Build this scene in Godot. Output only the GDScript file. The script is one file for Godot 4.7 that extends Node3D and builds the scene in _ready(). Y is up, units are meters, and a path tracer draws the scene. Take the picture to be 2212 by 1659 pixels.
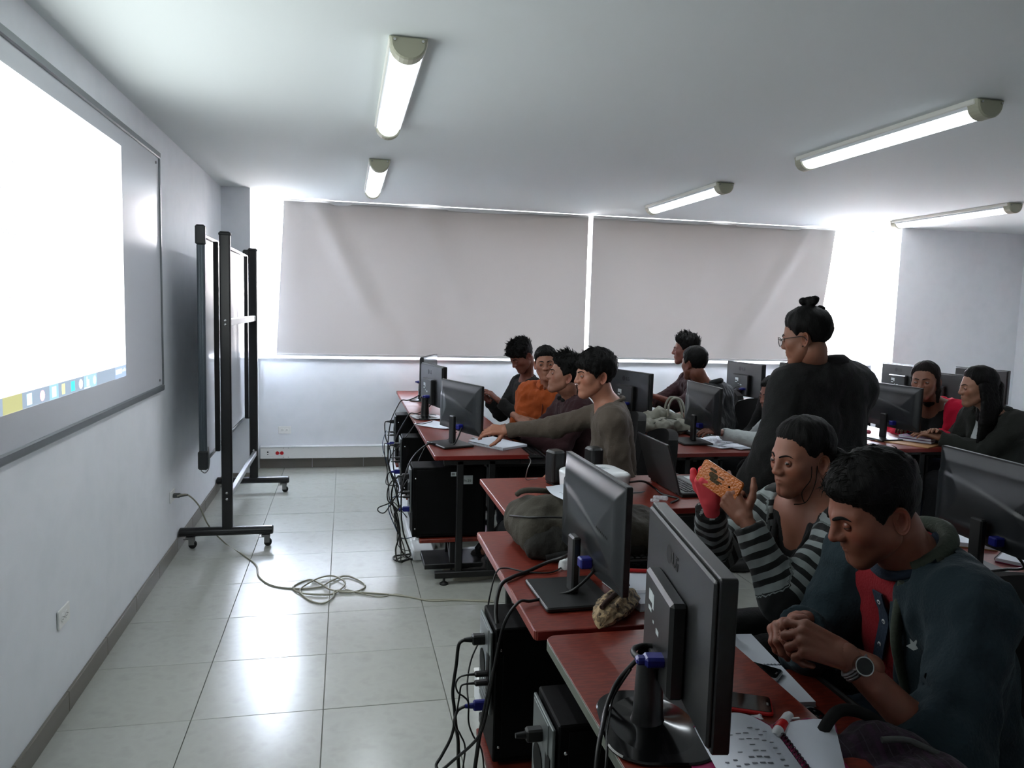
extends Node3D
# A computer classroom: x runs from the whiteboard wall into the room, y up, z towards the photographer (at z = 0); metres.

const ROOM_H := 2.51
const BACK := -7.456
const WALL_T := 0.18
var taken := {}
var mats := {}
var meshes := {}
var rng := RandomNumberGenerator.new()
var wrinkle := FastNoiseLite.new()

func _ready() -> void:
	rng.seed = 7
	wrinkle.seed = 3
	wrinkle.noise_type = FastNoiseLite.TYPE_SIMPLEX_SMOOTH
	wrinkle.frequency = 1.0
	wrinkle.fractal_octaves = 2
	# ---- camera, sky, exposure -------------------------------------------------
	var cam := Camera3D.new()
	cam.name = "camera"
	cam.fov = 53.253
	cam.near = 0.05
	cam.far = 200.0
	cam.position = Vector3(1.0205, 1.56, 0.0)
	cam.rotation_degrees = Vector3(-5.612, -12.371, 1.541)
	add_child(cam)
	var env := Environment.new()
	env.background_mode = Environment.BG_SKY
	var sky := Sky.new()
	var sm := ProceduralSkyMaterial.new()
	sm.sky_top_color = Color(0.84, 0.89, 0.97)
	sm.sky_horizon_color = Color(1.0, 0.97, 0.97)
	sm.ground_bottom_color = Color(0.62, 0.60, 0.60)
	sm.ground_horizon_color = Color(0.92, 0.90, 0.90)
	sm.sky_energy_multiplier = SKY_ENERGY
	sm.ground_energy_multiplier = SKY_ENERGY * 0.75
	sky.sky_material = sm
	env.sky = sky
	env.tonemap_mode = Environment.TONE_MAPPER_LINEAR
	env.tonemap_exposure = EXPOSURE
	env.sdfgi_enabled = true
	env.ssao_enabled = true
	env.ssil_enabled = true
	var we := WorldEnvironment.new()
	we.name = "world_environment"
	we.environment = env
	add_child(we)
	make_materials()
	# ---- the room, then what stands in it ---------------------------------------
	build_room()
	build_ceiling_lights()
	build_whiteboard()
	build_board_stand()
	build_wall_fittings()
	build_desks()
	build_monitors()
	build_towers()
	build_table_things()
	build_cables()
	build_chairs()
	build_people()
	print("meshes ", meshes.size())

const SKY_ENERGY := 4.0
const EXPOSURE := 4.3
const LAMP_GLOW := 1.1
const LAMP_LIGHT := 0.20
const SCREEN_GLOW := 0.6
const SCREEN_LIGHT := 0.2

# =============================================================================
# mesh accumulator: everything is emitted counter-clockwise and flipped for Godot
# =============================================================================
class Acc:
	var v := PackedVector3Array()
	var n := PackedVector3Array()
	var c := PackedColorArray()
	var u := PackedVector2Array()
	var i := PackedInt32Array()
	var col := Color.WHITE
	var X := Transform3D()

	func vert(p: Vector3, nn: Vector3, uv := Vector2.ZERO) -> int:
		v.append(X * p)
		n.append((X.basis * nn).normalized())
		c.append(col)
		u.append(uv)
		return v.size() - 1

	func tri(a: int, b: int, d: int) -> void:
		i.append(a); i.append(d); i.append(b)

	func quad(a: Vector3, b: Vector3, d: Vector3, e: Vector3) -> void:
		var nn := (b - a).cross(d - a)
		if nn.length_squared() < 1e-16:
			nn = (d - a).cross(e - a)
		var k := vert(a, nn, Vector2(0, 1))
		vert(b, nn, Vector2(1, 1)); vert(d, nn, Vector2(1, 0)); vert(e, nn, Vector2(0, 0))
		tri(k, k + 1, k + 2); tri(k, k + 2, k + 3)

	func box(ctr: Vector3, size: Vector3, bev := 0.0) -> void:
		var h := size * 0.5
		bev = minf(bev, minf(h.x, minf(h.y, h.z)) * 0.95)
		for ax in 3:
			for s in [-1.0, 1.0]:
				var a1 := (ax + 1) % 3
				var a2 := (ax + 2) % 3
				var q := []
				for t in [[-1, -1], [1, -1], [1, 1], [-1, 1]]:
					var p := ctr
					p[ax] += s * h[ax]
					p[a1] += t[0] * (h[a1] - bev)
					p[a2] += t[1] * (h[a2] - bev)
					q.append(p)
				if s > 0: quad(q[0], q[1], q[2], q[3])
				else: quad(q[3], q[2], q[1], q[0])
		if bev <= 0.0: return
		for ax in 3: # edges along ax
			var a1 := (ax + 1) % 3
			var a2 := (ax + 2) % 3
			for s1 in [-1.0, 1.0]:
				for s2 in [-1.0, 1.0]:
					var p0 := ctr; var p1 := ctr
					p0[a1] += s1 * h[a1]; p0[a2] += s2 * (h[a2] - bev)
					p1[a1] += s1 * (h[a1] - bev); p1[a2] += s2 * h[a2]
					var e := h[ax] - bev
					var A := p0; var B := p1; var C := p1; var D := p0
					A[ax] -= e; B[ax] -= e; C[ax] += e; D[ax] += e
					if s1 * s2 > 0: quad(A, B, C, D)
					else: quad(D, C, B, A)
		for sx in [-1.0, 1.0]:
			for sy in [-1.0, 1.0]:
				for sz in [-1.0, 1.0]:
					var S := Vector3(sx, sy, sz)
					var a := ctr + S * Vector3(h.x, h.y - bev, h.z - bev)
					var b := ctr + S * Vector3(h.x - bev, h.y, h.z - bev)
					var d := ctr + S * Vector3(h.x - bev, h.y - bev, h.z)
					var k := vert(a, S); vert(b, S); vert(d, S)
					if sx * sy * sz > 0: tri(k, k + 1, k + 2)
					else: tri(k, k + 2, k + 1)

	func cyl(a: Vector3, b: Vector3, ra: float, rb: float, seg := 14, caps := true) -> void:
		var w := (b - a).normalized()
		var p := w.cross(Vector3.UP if absf(w.y) < 0.9 else Vector3.RIGHT).normalized()
		var q := w.cross(p)
		var k := v.size()
		for j in seg + 1:
			var t := TAU * j / seg
			var d := p * cos(t) + q * sin(t)
			vert(a + d * ra, d, Vector2(float(j) / seg, 0)); vert(b + d * rb, d, Vector2(float(j) / seg, 1))
		for j in seg:
			var m := k + j * 2
			tri(m, m + 2, m + 3); tri(m, m + 3, m + 1)
		if caps:
			disc(a, -w, ra, seg); disc(b, w, rb, seg)

	func disc(ctr: Vector3, w: Vector3, r: float, seg := 14, squash := 1.0) -> void:
		var p := w.cross(Vector3.UP if absf(w.y) < 0.9 else Vector3.RIGHT).normalized()
		var q := w.cross(p)
		var k := vert(ctr, w)
		for j in seg + 1:
			var t := TAU * j / seg
			vert(ctr + p * cos(t) * r + q * sin(t) * r * squash, w)
		for j in seg: tri(k, k + 1 + j, k + 2 + j)

	func tube(pts: Array, r, seg := 6, caps := true) -> void: # r a number or an array of radii
		var nn := pts.size()
		if nn < 2: return
		var t0: Vector3 = (pts[1] - pts[0]).normalized()
		var p := t0.cross(Vector3.UP if absf(t0.y) < 0.9 else Vector3.RIGHT).normalized()
		var k := v.size()
		var run := 0.0
		for j in nn:
			var t: Vector3 = (pts[mini(j + 1, nn - 1)] - pts[maxi(j - 1, 0)]).normalized()
			p = (p - t * p.dot(t)).normalized()
			var q := t.cross(p)
			var rr: float = r[j] if r is Array else r
			if j > 0: run += pts[j].distance_to(pts[j - 1])
			for s in seg + 1:
				var a := TAU * s / seg
				var d := p * cos(a) + q * sin(a)
				vert(pts[j] + d * rr, d, Vector2(float(s) / seg, run))
		for j in nn - 1:
			for s in seg:
				var m := k + j * (seg + 1) + s
				tri(m, m + 1, m + seg + 2); tri(m, m + seg + 2, m + seg + 1)
		if caps:
			var r0: float = r[0] if r is Array else r
			var r1: float = r[nn - 1] if r is Array else r
			disc(pts[0], -t0, r0, seg); disc(pts[nn - 1], (pts[nn - 1] - pts[nn - 2]).normalized(), r1, seg)

	func lathe(prof: Array, seg := 20) -> void: # [radius, height] from bottom to top, round y
		var k := v.size()
		var m := prof.size()
		for a in m:
			var e: Vector2 = Vector2(prof[mini(a + 1, m - 1)][0], prof[mini(a + 1, m - 1)][1]) - Vector2(prof[maxi(a - 1, 0)][0], prof[maxi(a - 1, 0)][1])
			var nr := Vector2(e.y, -e.x).normalized()
			for j in seg + 1:
				var t := TAU * j / seg
				vert(Vector3(cos(t) * prof[a][0], prof[a][1], sin(t) * prof[a][0]), Vector3(cos(t) * nr.x, nr.y, sin(t) * nr.x), Vector2(float(j) / seg, float(a) / m))
		for a in m - 1:
			for j in seg:
				var q := k + a * (seg + 1) + j
				tri(q, q + seg + 2, q + 1); tri(q, q + seg + 1, q + seg + 2)

	func prism(poly: PackedVector2Array, z0: float, z1: float, bev := 0.0) -> void: # poly counter-clockwise in x,y; z0 < z1
		var inner := poly
		var m := poly.size()
		if bev > 0.0:
			inner = PackedVector2Array()
			for j in m:
				var e0 := (poly[j] - poly[(j + m - 1) % m]).normalized()
				var e1 := (poly[(j + 1) % m] - poly[j]).normalized()
				var d := (Vector2(-e0.y, e0.x) + Vector2(-e1.y, e1.x)).normalized()
				var cs := maxf(0.4, d.dot(Vector2(-e0.y, e0.x)))
				inner.append(poly[j] + d * bev / cs)
		var tr := Geometry2D.triangulate_polygon(inner)
		for side in [z0, z1]:
			var k := v.size()
			var up := Vector3(0, 0, 1 if side == z1 else -1)
			for p in inner: vert(Vector3(p.x, p.y, side), up, p)
			for j in range(0, tr.size(), 3):
				var a := tr[j]; var b := tr[j + 1]; var d := tr[j + 2]
				var ccw := (inner[b] - inner[a]).cross(inner[d] - inner[a]) > 0
				if ccw == (side == z1): tri(k + a, k + b, k + d)
				else: tri(k + a, k + d, k + b)
		for j in m:
			var p := poly[j]; var q := poly[(j + 1) % m]
			var pi := inner[j]; var qi := inner[(j + 1) % m]
			quad(Vector3(p.x, p.y, z0 + bev), Vector3(q.x, q.y, z0 + bev), Vector3(q.x, q.y, z1 - bev), Vector3(p.x, p.y, z1 - bev))
			if bev > 0.0:
				quad(Vector3(p.x, p.y, z1 - bev), Vector3(q.x, q.y, z1 - bev), Vector3(qi.x, qi.y, z1), Vector3(pi.x, pi.y, z1))
				quad(Vector3(pi.x, pi.y, z0), Vector3(qi.x, qi.y, z0), Vector3(q.x, q.y, z0 + bev), Vector3(p.x, p.y, z0 + bev))

	func ell(ctr: Vector3, rad: Vector3, seg := 16, rings := 10, B := Basis()) -> void:
		var k := v.size()
		for a in rings + 1:
			var la := PI * a / rings - PI / 2
			for j in seg + 1:
				var t := TAU * j / seg
				var d := Vector3(cos(la) * cos(t), sin(la), cos(la) * sin(t))
				vert(ctr + B * (d * rad), B * (d / rad), Vector2(float(j) / seg, float(a) / rings))
		for a in rings:
			for j in seg:
				var q := k + a * (seg + 1) + j
				tri(q, q + seg + 2, q + 1); tri(q, q + seg + 1, q + seg + 2)

	func sheet(f: Callable, nu: int, nv: int, thick := 0.0) -> void: # f(u, v) -> point; front is du x dv
		var P := []
		for a in nv + 1:
			for b in nu + 1: P.append(f.call(float(b) / nu, float(a) / nv))
		var N := []
		for a in nv + 1:
			for b in nu + 1:
				var du: Vector3 = P[a * (nu + 1) + mini(b + 1, nu)] - P[a * (nu + 1) + maxi(b - 1, 0)]
				var dv: Vector3 = P[mini(a + 1, nv) * (nu + 1) + b] - P[maxi(a - 1, 0) * (nu + 1) + b]
				N.append(du.cross(dv).normalized())
		for side in ([0, 1] if thick > 0.0 else [0]):
			var k := v.size()
			for a in nv + 1:
				for b in nu + 1:
					var m: int = a * (nu + 1) + b
					vert(P[m] - N[m] * thick * side, N[m] * (1 - 2 * side), Vector2(float(b) / nu, 1.0 - float(a) / nv))
			for a in nv:
				for b in nu:
					var m := k + a * (nu + 1) + b
					if side == 0:
						tri(m, m + 1, m + nu + 2); tri(m, m + nu + 2, m + nu + 1)
					else:
						tri(m, m + nu + 2, m + 1); tri(m, m + nu + 1, m + nu + 2)
		if thick > 0.0:
			for b in nu:
				for a in [0, nv]:
					var m: int = a * (nu + 1) + b
					var o0: Vector3 = P[m] - N[m] * thick; var o1: Vector3 = P[m + 1] - N[m + 1] * thick
					if a == 0: quad(o0, o1, P[m + 1], P[m])
					else: quad(P[m], P[m + 1], o1, o0)
			for a in nv:
				for b in [0, nu]:
					var m: int = a * (nu + 1) + b
					var w: int = m + nu + 1
					var o0: Vector3 = P[m] - N[m] * thick; var o1: Vector3 = P[w] - N[w] * thick
					if b == 0: quad(P[m], P[w], o1, o0)
					else: quad(o0, o1, P[w], P[m])

	func add(d: Dictionary, xf := Transform3D(), tint = null) -> void: # arrays already in Godot's winding
		var k := v.size()
		var T := X * xf
		var B := T.basis.inverse().transposed()
		v.append_array(T * (d.v as PackedVector3Array))
		for nn in d.n: n.append((B * nn).normalized())
		if tint != null:
			var cc := PackedColorArray(); cc.resize(d.v.size()); cc.fill(tint); c.append_array(cc)
		else: c.append_array(d.c)
		if d.has("u"): u.append_array(d.u)
		else:
			var uu := PackedVector2Array(); uu.resize(d.v.size()); u.append_array(uu)
		for q in d.i: i.append(q + k)

	func mesh() -> ArrayMesh:
		var a := []
		a.resize(Mesh.ARRAY_MAX)
		a[Mesh.ARRAY_VERTEX] = v; a[Mesh.ARRAY_NORMAL] = n; a[Mesh.ARRAY_COLOR] = c; a[Mesh.ARRAY_TEX_UV] = u; a[Mesh.ARRAY_INDEX] = i
		var m := ArrayMesh.new()
		if v.size(): m.add_surface_from_arrays(Mesh.PRIMITIVE_TRIANGLES, a)
		return m

# =============================================================================
# nodes
# =============================================================================
func numbered(called: String) -> String:
	if not taken.has(called):
		taken[called] = 0
		return called
	taken[called] += 1
	return "%s_%03d" % [called, taken[called]]

func tag(o: Node, label: String, category: String, group := "", kind := "") -> Node:
	if label: o.set_meta("label", label)
	if category: o.set_meta("category", category)
	if group: o.set_meta("group", group)
	if kind: o.set_meta("kind", kind)
	return o

func thing(called: String, label: String, category: String, at := Vector3.ZERO, turn := 0.0, group := "") -> Node3D:
	var o := Node3D.new()
	o.name = numbered(called)
	add_child(o)
	o.position = at
	o.rotation.y = turn
	tag(o, label, category, group)
	return o

func part(called: String, what, m: Material, parent: Node3D, label := "", world := false) -> MeshInstance3D: # one mesh under a thing; world: its points are in room coordinates
	var o := MeshInstance3D.new()
	o.name = called
	o.mesh = what.mesh() if what is Acc else what
	o.material_override = m
	o.cast_shadow = GeometryInstance3D.SHADOW_CASTING_SETTING_ON
	if world:
		var g := Transform3D()
		var p := parent
		while p != self and p != null:
			g = p.transform * g
			p = p.get_parent() as Node3D
		o.transform = g.affine_inverse()
	parent.add_child(o, true)
	if label: o.set_meta("label", label)
	return o

func solo(called: String, what, m: Material, label: String, category: String, group := "", at := Vector3.ZERO, turn := 0.0) -> MeshInstance3D: # a thing that is one mesh
	var o := MeshInstance3D.new()
	o.name = numbered(called)
	o.mesh = what.mesh() if what is Acc else what
	o.material_override = m
	add_child(o)
	o.position = at
	o.rotation.y = turn
	tag(o, label, category, group)
	return o

func struct(called: String, what, m: Material, label: String, category: String) -> MeshInstance3D:
	var o := solo(called, what, m, label, category)
	o.set_meta("kind", "structure")
	return o

func copy(src: Node3D, label: String, at: Vector3, turn: float, group := "") -> Node3D:
	var o: Node3D = src.duplicate()
	var base := src.name as String
	var k := base.rfind("_")
	if k > 0 and base.substr(k + 1).is_valid_int(): base = base.substr(0, k)
	o.name = numbered(base)
	add_child(o)
	o.position = at
	o.rotation.y = turn
	o.set_meta("label", label)
	if group: o.set_meta("group", group)
	return o

func smooth(pts: Array, per := 6) -> Array: # Catmull-Rom through the points
	var out := []
	var m := pts.size()
	for j in m - 1:
		var a: Vector3 = pts[maxi(j - 1, 0)]; var b: Vector3 = pts[j]; var c: Vector3 = pts[j + 1]; var d: Vector3 = pts[mini(j + 2, m - 1)]
		for s in per:
			var t := float(s) / per
			out.append(0.5 * ((2.0 * b) + (c - a) * t + (2.0 * a - 5.0 * b + 4.0 * c - d) * t * t + (3.0 * b - a - 3.0 * c + d) * t * t * t))
	out.append(pts[m - 1])
	return out

func rrect(w: float, h: float, r: float, seg := 5, off := Vector2.ZERO) -> PackedVector2Array:
	var o := PackedVector2Array()
	for q in 4:
		var cx := (w / 2 - r) * (1 if q == 0 or q == 3 else -1)
		var cy := (h / 2 - r) * (1 if q < 2 else -1)
		for s in seg + 1:
			var t := PI / 2 * (q + float(s) / seg)
			o.append(off + Vector2(cx + cos(t) * r, cy + sin(t) * r))
	return o

func lin(r: float, g: float, b: float) -> Color: # an sRGB colour as linear vertex colour
	return Color(r, g, b).srgb_to_linear()

# =============================================================================
# materials
# =============================================================================
func mat(key: String, col := Color.WHITE, rough := 0.6, metal := 0.0) -> StandardMaterial3D:
	if mats.has(key): return mats[key]
	var m := StandardMaterial3D.new()
	m.resource_name = key
	m.albedo_color = col
	m.roughness = rough
	m.metallic = metal
	mats[key] = m
	return m

func noise_tex(freq: float, size: int, ramp: Array, octaves := 3, seed_ := 1, type := FastNoiseLite.TYPE_SIMPLEX_SMOOTH) -> NoiseTexture2D:
	var f := FastNoiseLite.new()
	f.noise_type = type
	f.frequency = freq
	f.seed = seed_
	f.fractal_octaves = octaves
	var t := NoiseTexture2D.new()
	t.width = size; t.height = size
	t.seamless = true
	t.noise = f
	if ramp.size():
		var g := Gradient.new()
		g.offsets = PackedFloat32Array(range(ramp.size()).map(func(k): return float(k) / (ramp.size() - 1)))
		g.colors = PackedColorArray(ramp)
		t.color_ramp = g
	return t

func tri(m: StandardMaterial3D, scale: Vector3, world := true) -> StandardMaterial3D:
	m.uv1_triplanar = true
	m.uv1_world_triplanar = world
	m.uv1_scale = scale
	return m

func bumpy(m: StandardMaterial3D, freq: float, cm: float, scale: float, oct := 3) -> StandardMaterial3D:
	m.heightmap_enabled = true
	m.heightmap_scale = cm
	m.heightmap_texture = noise_tex(freq, 256, [], oct, 5)
	tri(m, Vector3.ONE * scale, false)
	return m

func make_materials() -> void:
	var m := mat("wall_paint", Color.WHITE, 0.75)
	m.albedo_texture = noise_tex(0.012, 512, [Color(0.885, 0.90, 0.915), Color(0.91, 0.92, 0.935), Color(0.895, 0.91, 0.925)], 4, 2)
	tri(m, Vector3.ONE * 0.5)
	m = mat("ceiling_paint", Color(0.89, 0.915, 0.915), 0.8)
	m = mat("tile_a", Color.WHITE, 0.22)
	m.albedo_texture = noise_tex(0.02, 512, [Color(0.63, 0.635, 0.61), Color(0.67, 0.675, 0.65), Color(0.65, 0.655, 0.63)], 4, 4)
	tri(m, Vector3.ONE * 0.9)
	m = mat("tile_b", Color(0.985, 0.985, 0.98), 0.25)
	m.albedo_texture = mats.tile_a.albedo_texture
	tri(m, Vector3.ONE * 0.8)
	mat("grout", Color(0.60, 0.60, 0.57), 0.9)
	mat("skirting", Color(0.44, 0.42, 0.39), 0.35)
	mat("blind", Color(0.60, 0.60, 0.595), 0.9)
	mats.blind.backlight_enabled = true
	mats.blind.backlight = Color(0.43, 0.42, 0.41)
	mat("blind_rail", Color(0.82, 0.82, 0.82), 0.5)
	m = mat("glass", Color(1, 1, 1, 0.06), 0.03)
	m.transparency = BaseMaterial3D.TRANSPARENCY_ALPHA
	mat("alu", Color(0.72, 0.73, 0.74), 0.35, 0.8)
	mat("alu_white", Color(0.85, 0.86, 0.87), 0.45)
	mat("lamp_body", Color(0.88, 0.88, 0.85), 0.5)
	mat("lamp_cap", Color(0.66, 0.66, 0.58), 0.5)
	m = mat("lamp_glow", Color(0.95, 0.96, 1.0), 0.4)
	m.emission_enabled = true
	m.emission = Color(0.93, 0.97, 1.0)
	m.emission_energy_multiplier = LAMP_GLOW
	mat("chrome", Color(0.8, 0.8, 0.8), 0.2, 1.0)
	mat("steel", Color(0.55, 0.55, 0.55), 0.35, 0.9)
	mat("board_white", Color(0.80, 0.81, 0.83), 0.16)
	mat("board_frame", Color(0.47, 0.49, 0.50), 0.35, 0.5)
	mat("stand_black", Color(0.085, 0.085, 0.09), 0.32)
	mat("corner_black", Color(0.10, 0.115, 0.12), 0.45)
	mat("frame_blue", Color(0.30, 0.335, 0.36), 0.35, 0.4)
	mat("rubber", Color(0.03, 0.03, 0.03), 0.6)
	m = mat("laminate", Color.WHITE, 0.34)
	m.albedo_texture = noise_tex(0.02, 512, [Color(0.40, 0.14, 0.095), Color(0.47, 0.18, 0.125), Color(0.37, 0.12, 0.085), Color(0.49, 0.195, 0.14)], 4, 9)
	tri(m, Vector3(1.6, 1.6, 9.0))
	mat("edge_band", Color(0.50, 0.24, 0.21), 0.4)
	mat("edge_red", Color(0.42, 0.10, 0.08), 0.4)
	mat("edge_grey", Color(0.36, 0.38, 0.34), 0.45)
	mat("desk_metal", Color(0.055, 0.055, 0.058), 0.4)
	mat("tray_black", Color(0.045, 0.045, 0.05), 0.45)
	mat("plastic_black", Color(0.05, 0.05, 0.052), 0.38)
	mat("plastic_gloss", Color(0.035, 0.035, 0.04), 0.12)
	mat("plastic_dark", Color(0.085, 0.088, 0.09), 0.4)
	mat("monitor_grey", Color(0.13, 0.14, 0.15), 0.33)
	mat("screen_dark", Color(0.02, 0.022, 0.025), 0.15)
	mat("pc_black", Color(0.035, 0.035, 0.037), 0.6)
	mats.pc_black.metallic_specular = 0.22
	mat("pc_zinc", Color(0.42, 0.44, 0.44), 0.4, 0.7)
	mat("vga_blue", Color(0.04, 0.07, 0.42), 0.4)
	mat("cable_black", Color(0.022, 0.022, 0.024), 0.45)
	mat("cable_blue", Color(0.07, 0.22, 0.36), 0.45)
	mat("cable_beige", Color(0.60, 0.59, 0.53), 0.5)
	mat("plug_grey", Color(0.32, 0.33, 0.32), 0.5)
	mat("paper", Color(0.86, 0.88, 0.92), 0.8)
	mat("paper_edge", Color(0.70, 0.72, 0.74), 0.85)
	mat("sticker", Color(0.72, 0.75, 0.75), 0.5)
	mat("ink", Color(0.03, 0.03, 0.035), 0.7)
	mat("white_plastic", Color(0.84, 0.85, 0.86), 0.35)
	mat("outlet_white", Color(0.92, 0.92, 0.91), 0.4)
	mat("outlet_red", Color(0.78, 0.05, 0.10), 0.4)
	mat("chair_fabric", Color(0.055, 0.05, 0.052), 0.95)
	mat("laptop_black", Color(0.06, 0.06, 0.062), 0.5)
	mat("laptop_deck", Color(0.22, 0.24, 0.25), 0.45)
	m = mat("skin", Color.WHITE, 0.55)
	m.vertex_color_use_as_albedo = true
	m.subsurf_scatter_enabled = true
	m.subsurf_scatter_strength = 0.08
	m = mat("painted", Color.WHITE, 0.35)
	m.vertex_color_use_as_albedo = true
	m = mat("painted_matt", Color.WHITE, 0.85)
	m.vertex_color_use_as_albedo = true

func cloth(key: String, col: Color, rough := 0.95) -> StandardMaterial3D:
	if mats.has(key): return mats[key]
	var m := mat(key, col, rough)
	m.rim_enabled = true
	m.rim = 0.25
	m.rim_tint = 0.7
	m.heightmap_enabled = true
	m.heightmap_scale = 0.12
	if not mats.has("weave"): mats.weave = noise_tex(0.06, 256, [], 3, 5)
	m.heightmap_texture = mats.weave
	tri(m, Vector3.ONE * 7.0, false)
	return m
# =============================================================================
# the room
# =============================================================================
const WIN_L := 0.233
const WIN_R := 6.70
const SILL := 1.055
const ROOM_R := 8.25
const ROOM_Z := 3.2

func build_room() -> void:
	# floor: a grout bed with separate tiles on it
	var a := Acc.new()
	a.box(Vector3(ROOM_R / 2, -0.06, (BACK + ROOM_Z) / 2), Vector3(ROOM_R + 0.4, 0.1, ROOM_Z - BACK + 0.4))
	var floor_ := struct("floor", a, mats.grout, "pale grey floor of large square tiles", "floor")
	var T := 0.48
	var tm := []
	for k in 3:
		var b := Acc.new()
		b.box(Vector3.ZERO, Vector3(T - 0.0028, 0.010, T - 0.0028), 0.0012)
		tm.append(b.mesh())
	var rest := Acc.new()
	for ix in 18:
		for iz in 23:
			var x := -0.0142 + T * ix + T / 2
			var z := BACK + T * iz + 0.2313 + T / 2 - T
			var y := -0.005 + rng.randf_range(-0.0004, 0.0004)
			if x > ROOM_R - 0.05 or z > ROOM_Z: continue
			if ix < 10 and iz < 15:
				var o := part("tile", tm[rng.randi() % 3], mats.tile_a if rng.randf() < 0.6 else mats.tile_b, floor_)
				o.position = Vector3(x, y, z)
			else:
				rest.box(Vector3(x, -0.005, z), Vector3(T - 0.004, 0.010, T - 0.004))
	var rs := part("tile_field", rest, mats.tile_a, floor_)
	rs.set_meta("kind", "stuff")
	a = Acc.new()
	a.box(Vector3(ROOM_R / 2, ROOM_H + 0.08, (BACK + ROOM_Z) / 2), Vector3(ROOM_R + 0.5, 0.16, ROOM_Z - BACK + 0.6))
	struct("ceiling", a, mats.ceiling_paint, "plain pale plastered ceiling over the classroom", "ceiling")
	a = Acc.new()
	a.box(Vector3(-WALL_T / 2, ROOM_H / 2, (BACK + ROOM_Z) / 2), Vector3(WALL_T, ROOM_H, ROOM_Z - BACK + 0.4))
	struct("wall_left", a, mats.wall_paint, "off-white wall that carries the whiteboard and the projection", "wall")
	a = Acc.new()
	a.box(Vector3(ROOM_R + WALL_T / 2, ROOM_H / 2, (BACK + ROOM_Z) / 2), Vector3(WALL_T, ROOM_H, ROOM_Z - BACK + 0.4))
	struct("wall_right", a, mats.wall_paint, "plain off-white wall at the far right end of the room", "wall")
	a = Acc.new()
	a.box(Vector3(ROOM_R / 2, ROOM_H / 2, ROOM_Z + WALL_T / 2), Vector3(ROOM_R, ROOM_H, WALL_T))
	struct("wall_front", a, mats.wall_paint, "plain wall behind the photographer", "wall")
	a = Acc.new()
	a.box(Vector3(ROOM_R / 2, SILL / 2, BACK - WALL_T / 2), Vector3(ROOM_R, SILL, WALL_T))
	a.box(Vector3(WIN_L / 2, ROOM_H / 2, (BACK - 6.88) / 2), Vector3(WIN_L, ROOM_H, BACK * -1 - 6.88 + 0.001), 0.0)
	a.box(Vector3((WIN_R + ROOM_R) / 2, ROOM_H / 2, (BACK - WALL_T - 7.08) / 2), Vector3(ROOM_R - WIN_R, ROOM_H, -BACK + WALL_T - 7.08))
	a.box(Vector3(WIN_L / 2, ROOM_H / 2, BACK - WALL_T / 2), Vector3(WIN_L, ROOM_H, WALL_T))
	struct("wall_back", a, mats.wall_paint, "off-white wall under the wide window, with a pier at each end", "wall")
	# window: frame and four panes, behind the blinds
	var w := thing("window_1", "wide aluminium window that glows white behind the two grey roller blinds", "window", Vector3((WIN_L + WIN_R) / 2, SILL, BACK - 0.09))
	w.set_meta("kind", "structure")
	var W := WIN_R - WIN_L
	var hh := ROOM_H - SILL
	a = Acc.new()
	a.box(Vector3(0, 0.02, 0), Vector3(W, 0.04, 0.06), 0.004)
	a.box(Vector3(0, hh - 0.02, 0), Vector3(W, 0.04, 0.06), 0.004)
	for k in 5:
		a.box(Vector3(-W / 2 + 0.02 + (W - 0.04) * k / 4.0, hh / 2, 0), Vector3(0.04, hh - 0.08, 0.055), 0.004)
	part("window_frame", a, mats.alu_white, w)
	for k in 4:
		a = Acc.new()
		a.box(Vector3(-W / 2 + 0.02 + (W - 0.04) * (k + 0.5) / 4.0, hh / 2, 0), Vector3((W - 0.04) / 4 - 0.05, hh - 0.08, 0.005))
		part("pane", a, mats.glass, w)
	a = Acc.new()
	a.box(Vector3(0, -0.008, 0.05), Vector3(W - 0.004, 0.016, 0.16), 0.004)
	part("window_sill", a, mats.outlet_white, w)
	blind(0.47, 0.40, 3.372, 1.078, 1, "grey roller blind covering the left part of the window")
	blind(3.418, 3.432, 6.12, 1.082, -1, "grey roller blind covering the right part of the window")
	# skirtings: tile strips along the left wall and the back wall
	var sk := struct("baseboard_left", null, null, "grey-brown tile skirting along the foot of the whiteboard wall", "skirting")
	for k in 18:
		a = Acc.new()
		a.box(Vector3(0.006, 0.0407, -6.88 + T * (k + 0.5)), Vector3(0.012, 0.0814, T - 0.003), 0.002)
		part("tile", a, mats.skirting, sk)
	sk = struct("baseboard_back", null, null, "grey-brown tile skirting under the cable duct at the window wall", "skirting")
	for k in 15:
		a = Acc.new()
		a.box(Vector3(0.24 + T * (k + 0.5), 0.046, BACK + 0.006), Vector3(T - 0.003, 0.092, 0.012), 0.002)
		part("tile", a, mats.skirting, sk)
	sk = struct("baseboard_pier", null, null, "short tile skirting at the foot of the left pier", "skirting")
	a = Acc.new()
	a.box(Vector3(WIN_L / 2 + 0.006, 0.0407, -6.874), Vector3(WIN_L - 0.014, 0.0814, 0.012), 0.002)
	part("tile", a, mats.skirting, sk)

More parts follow.
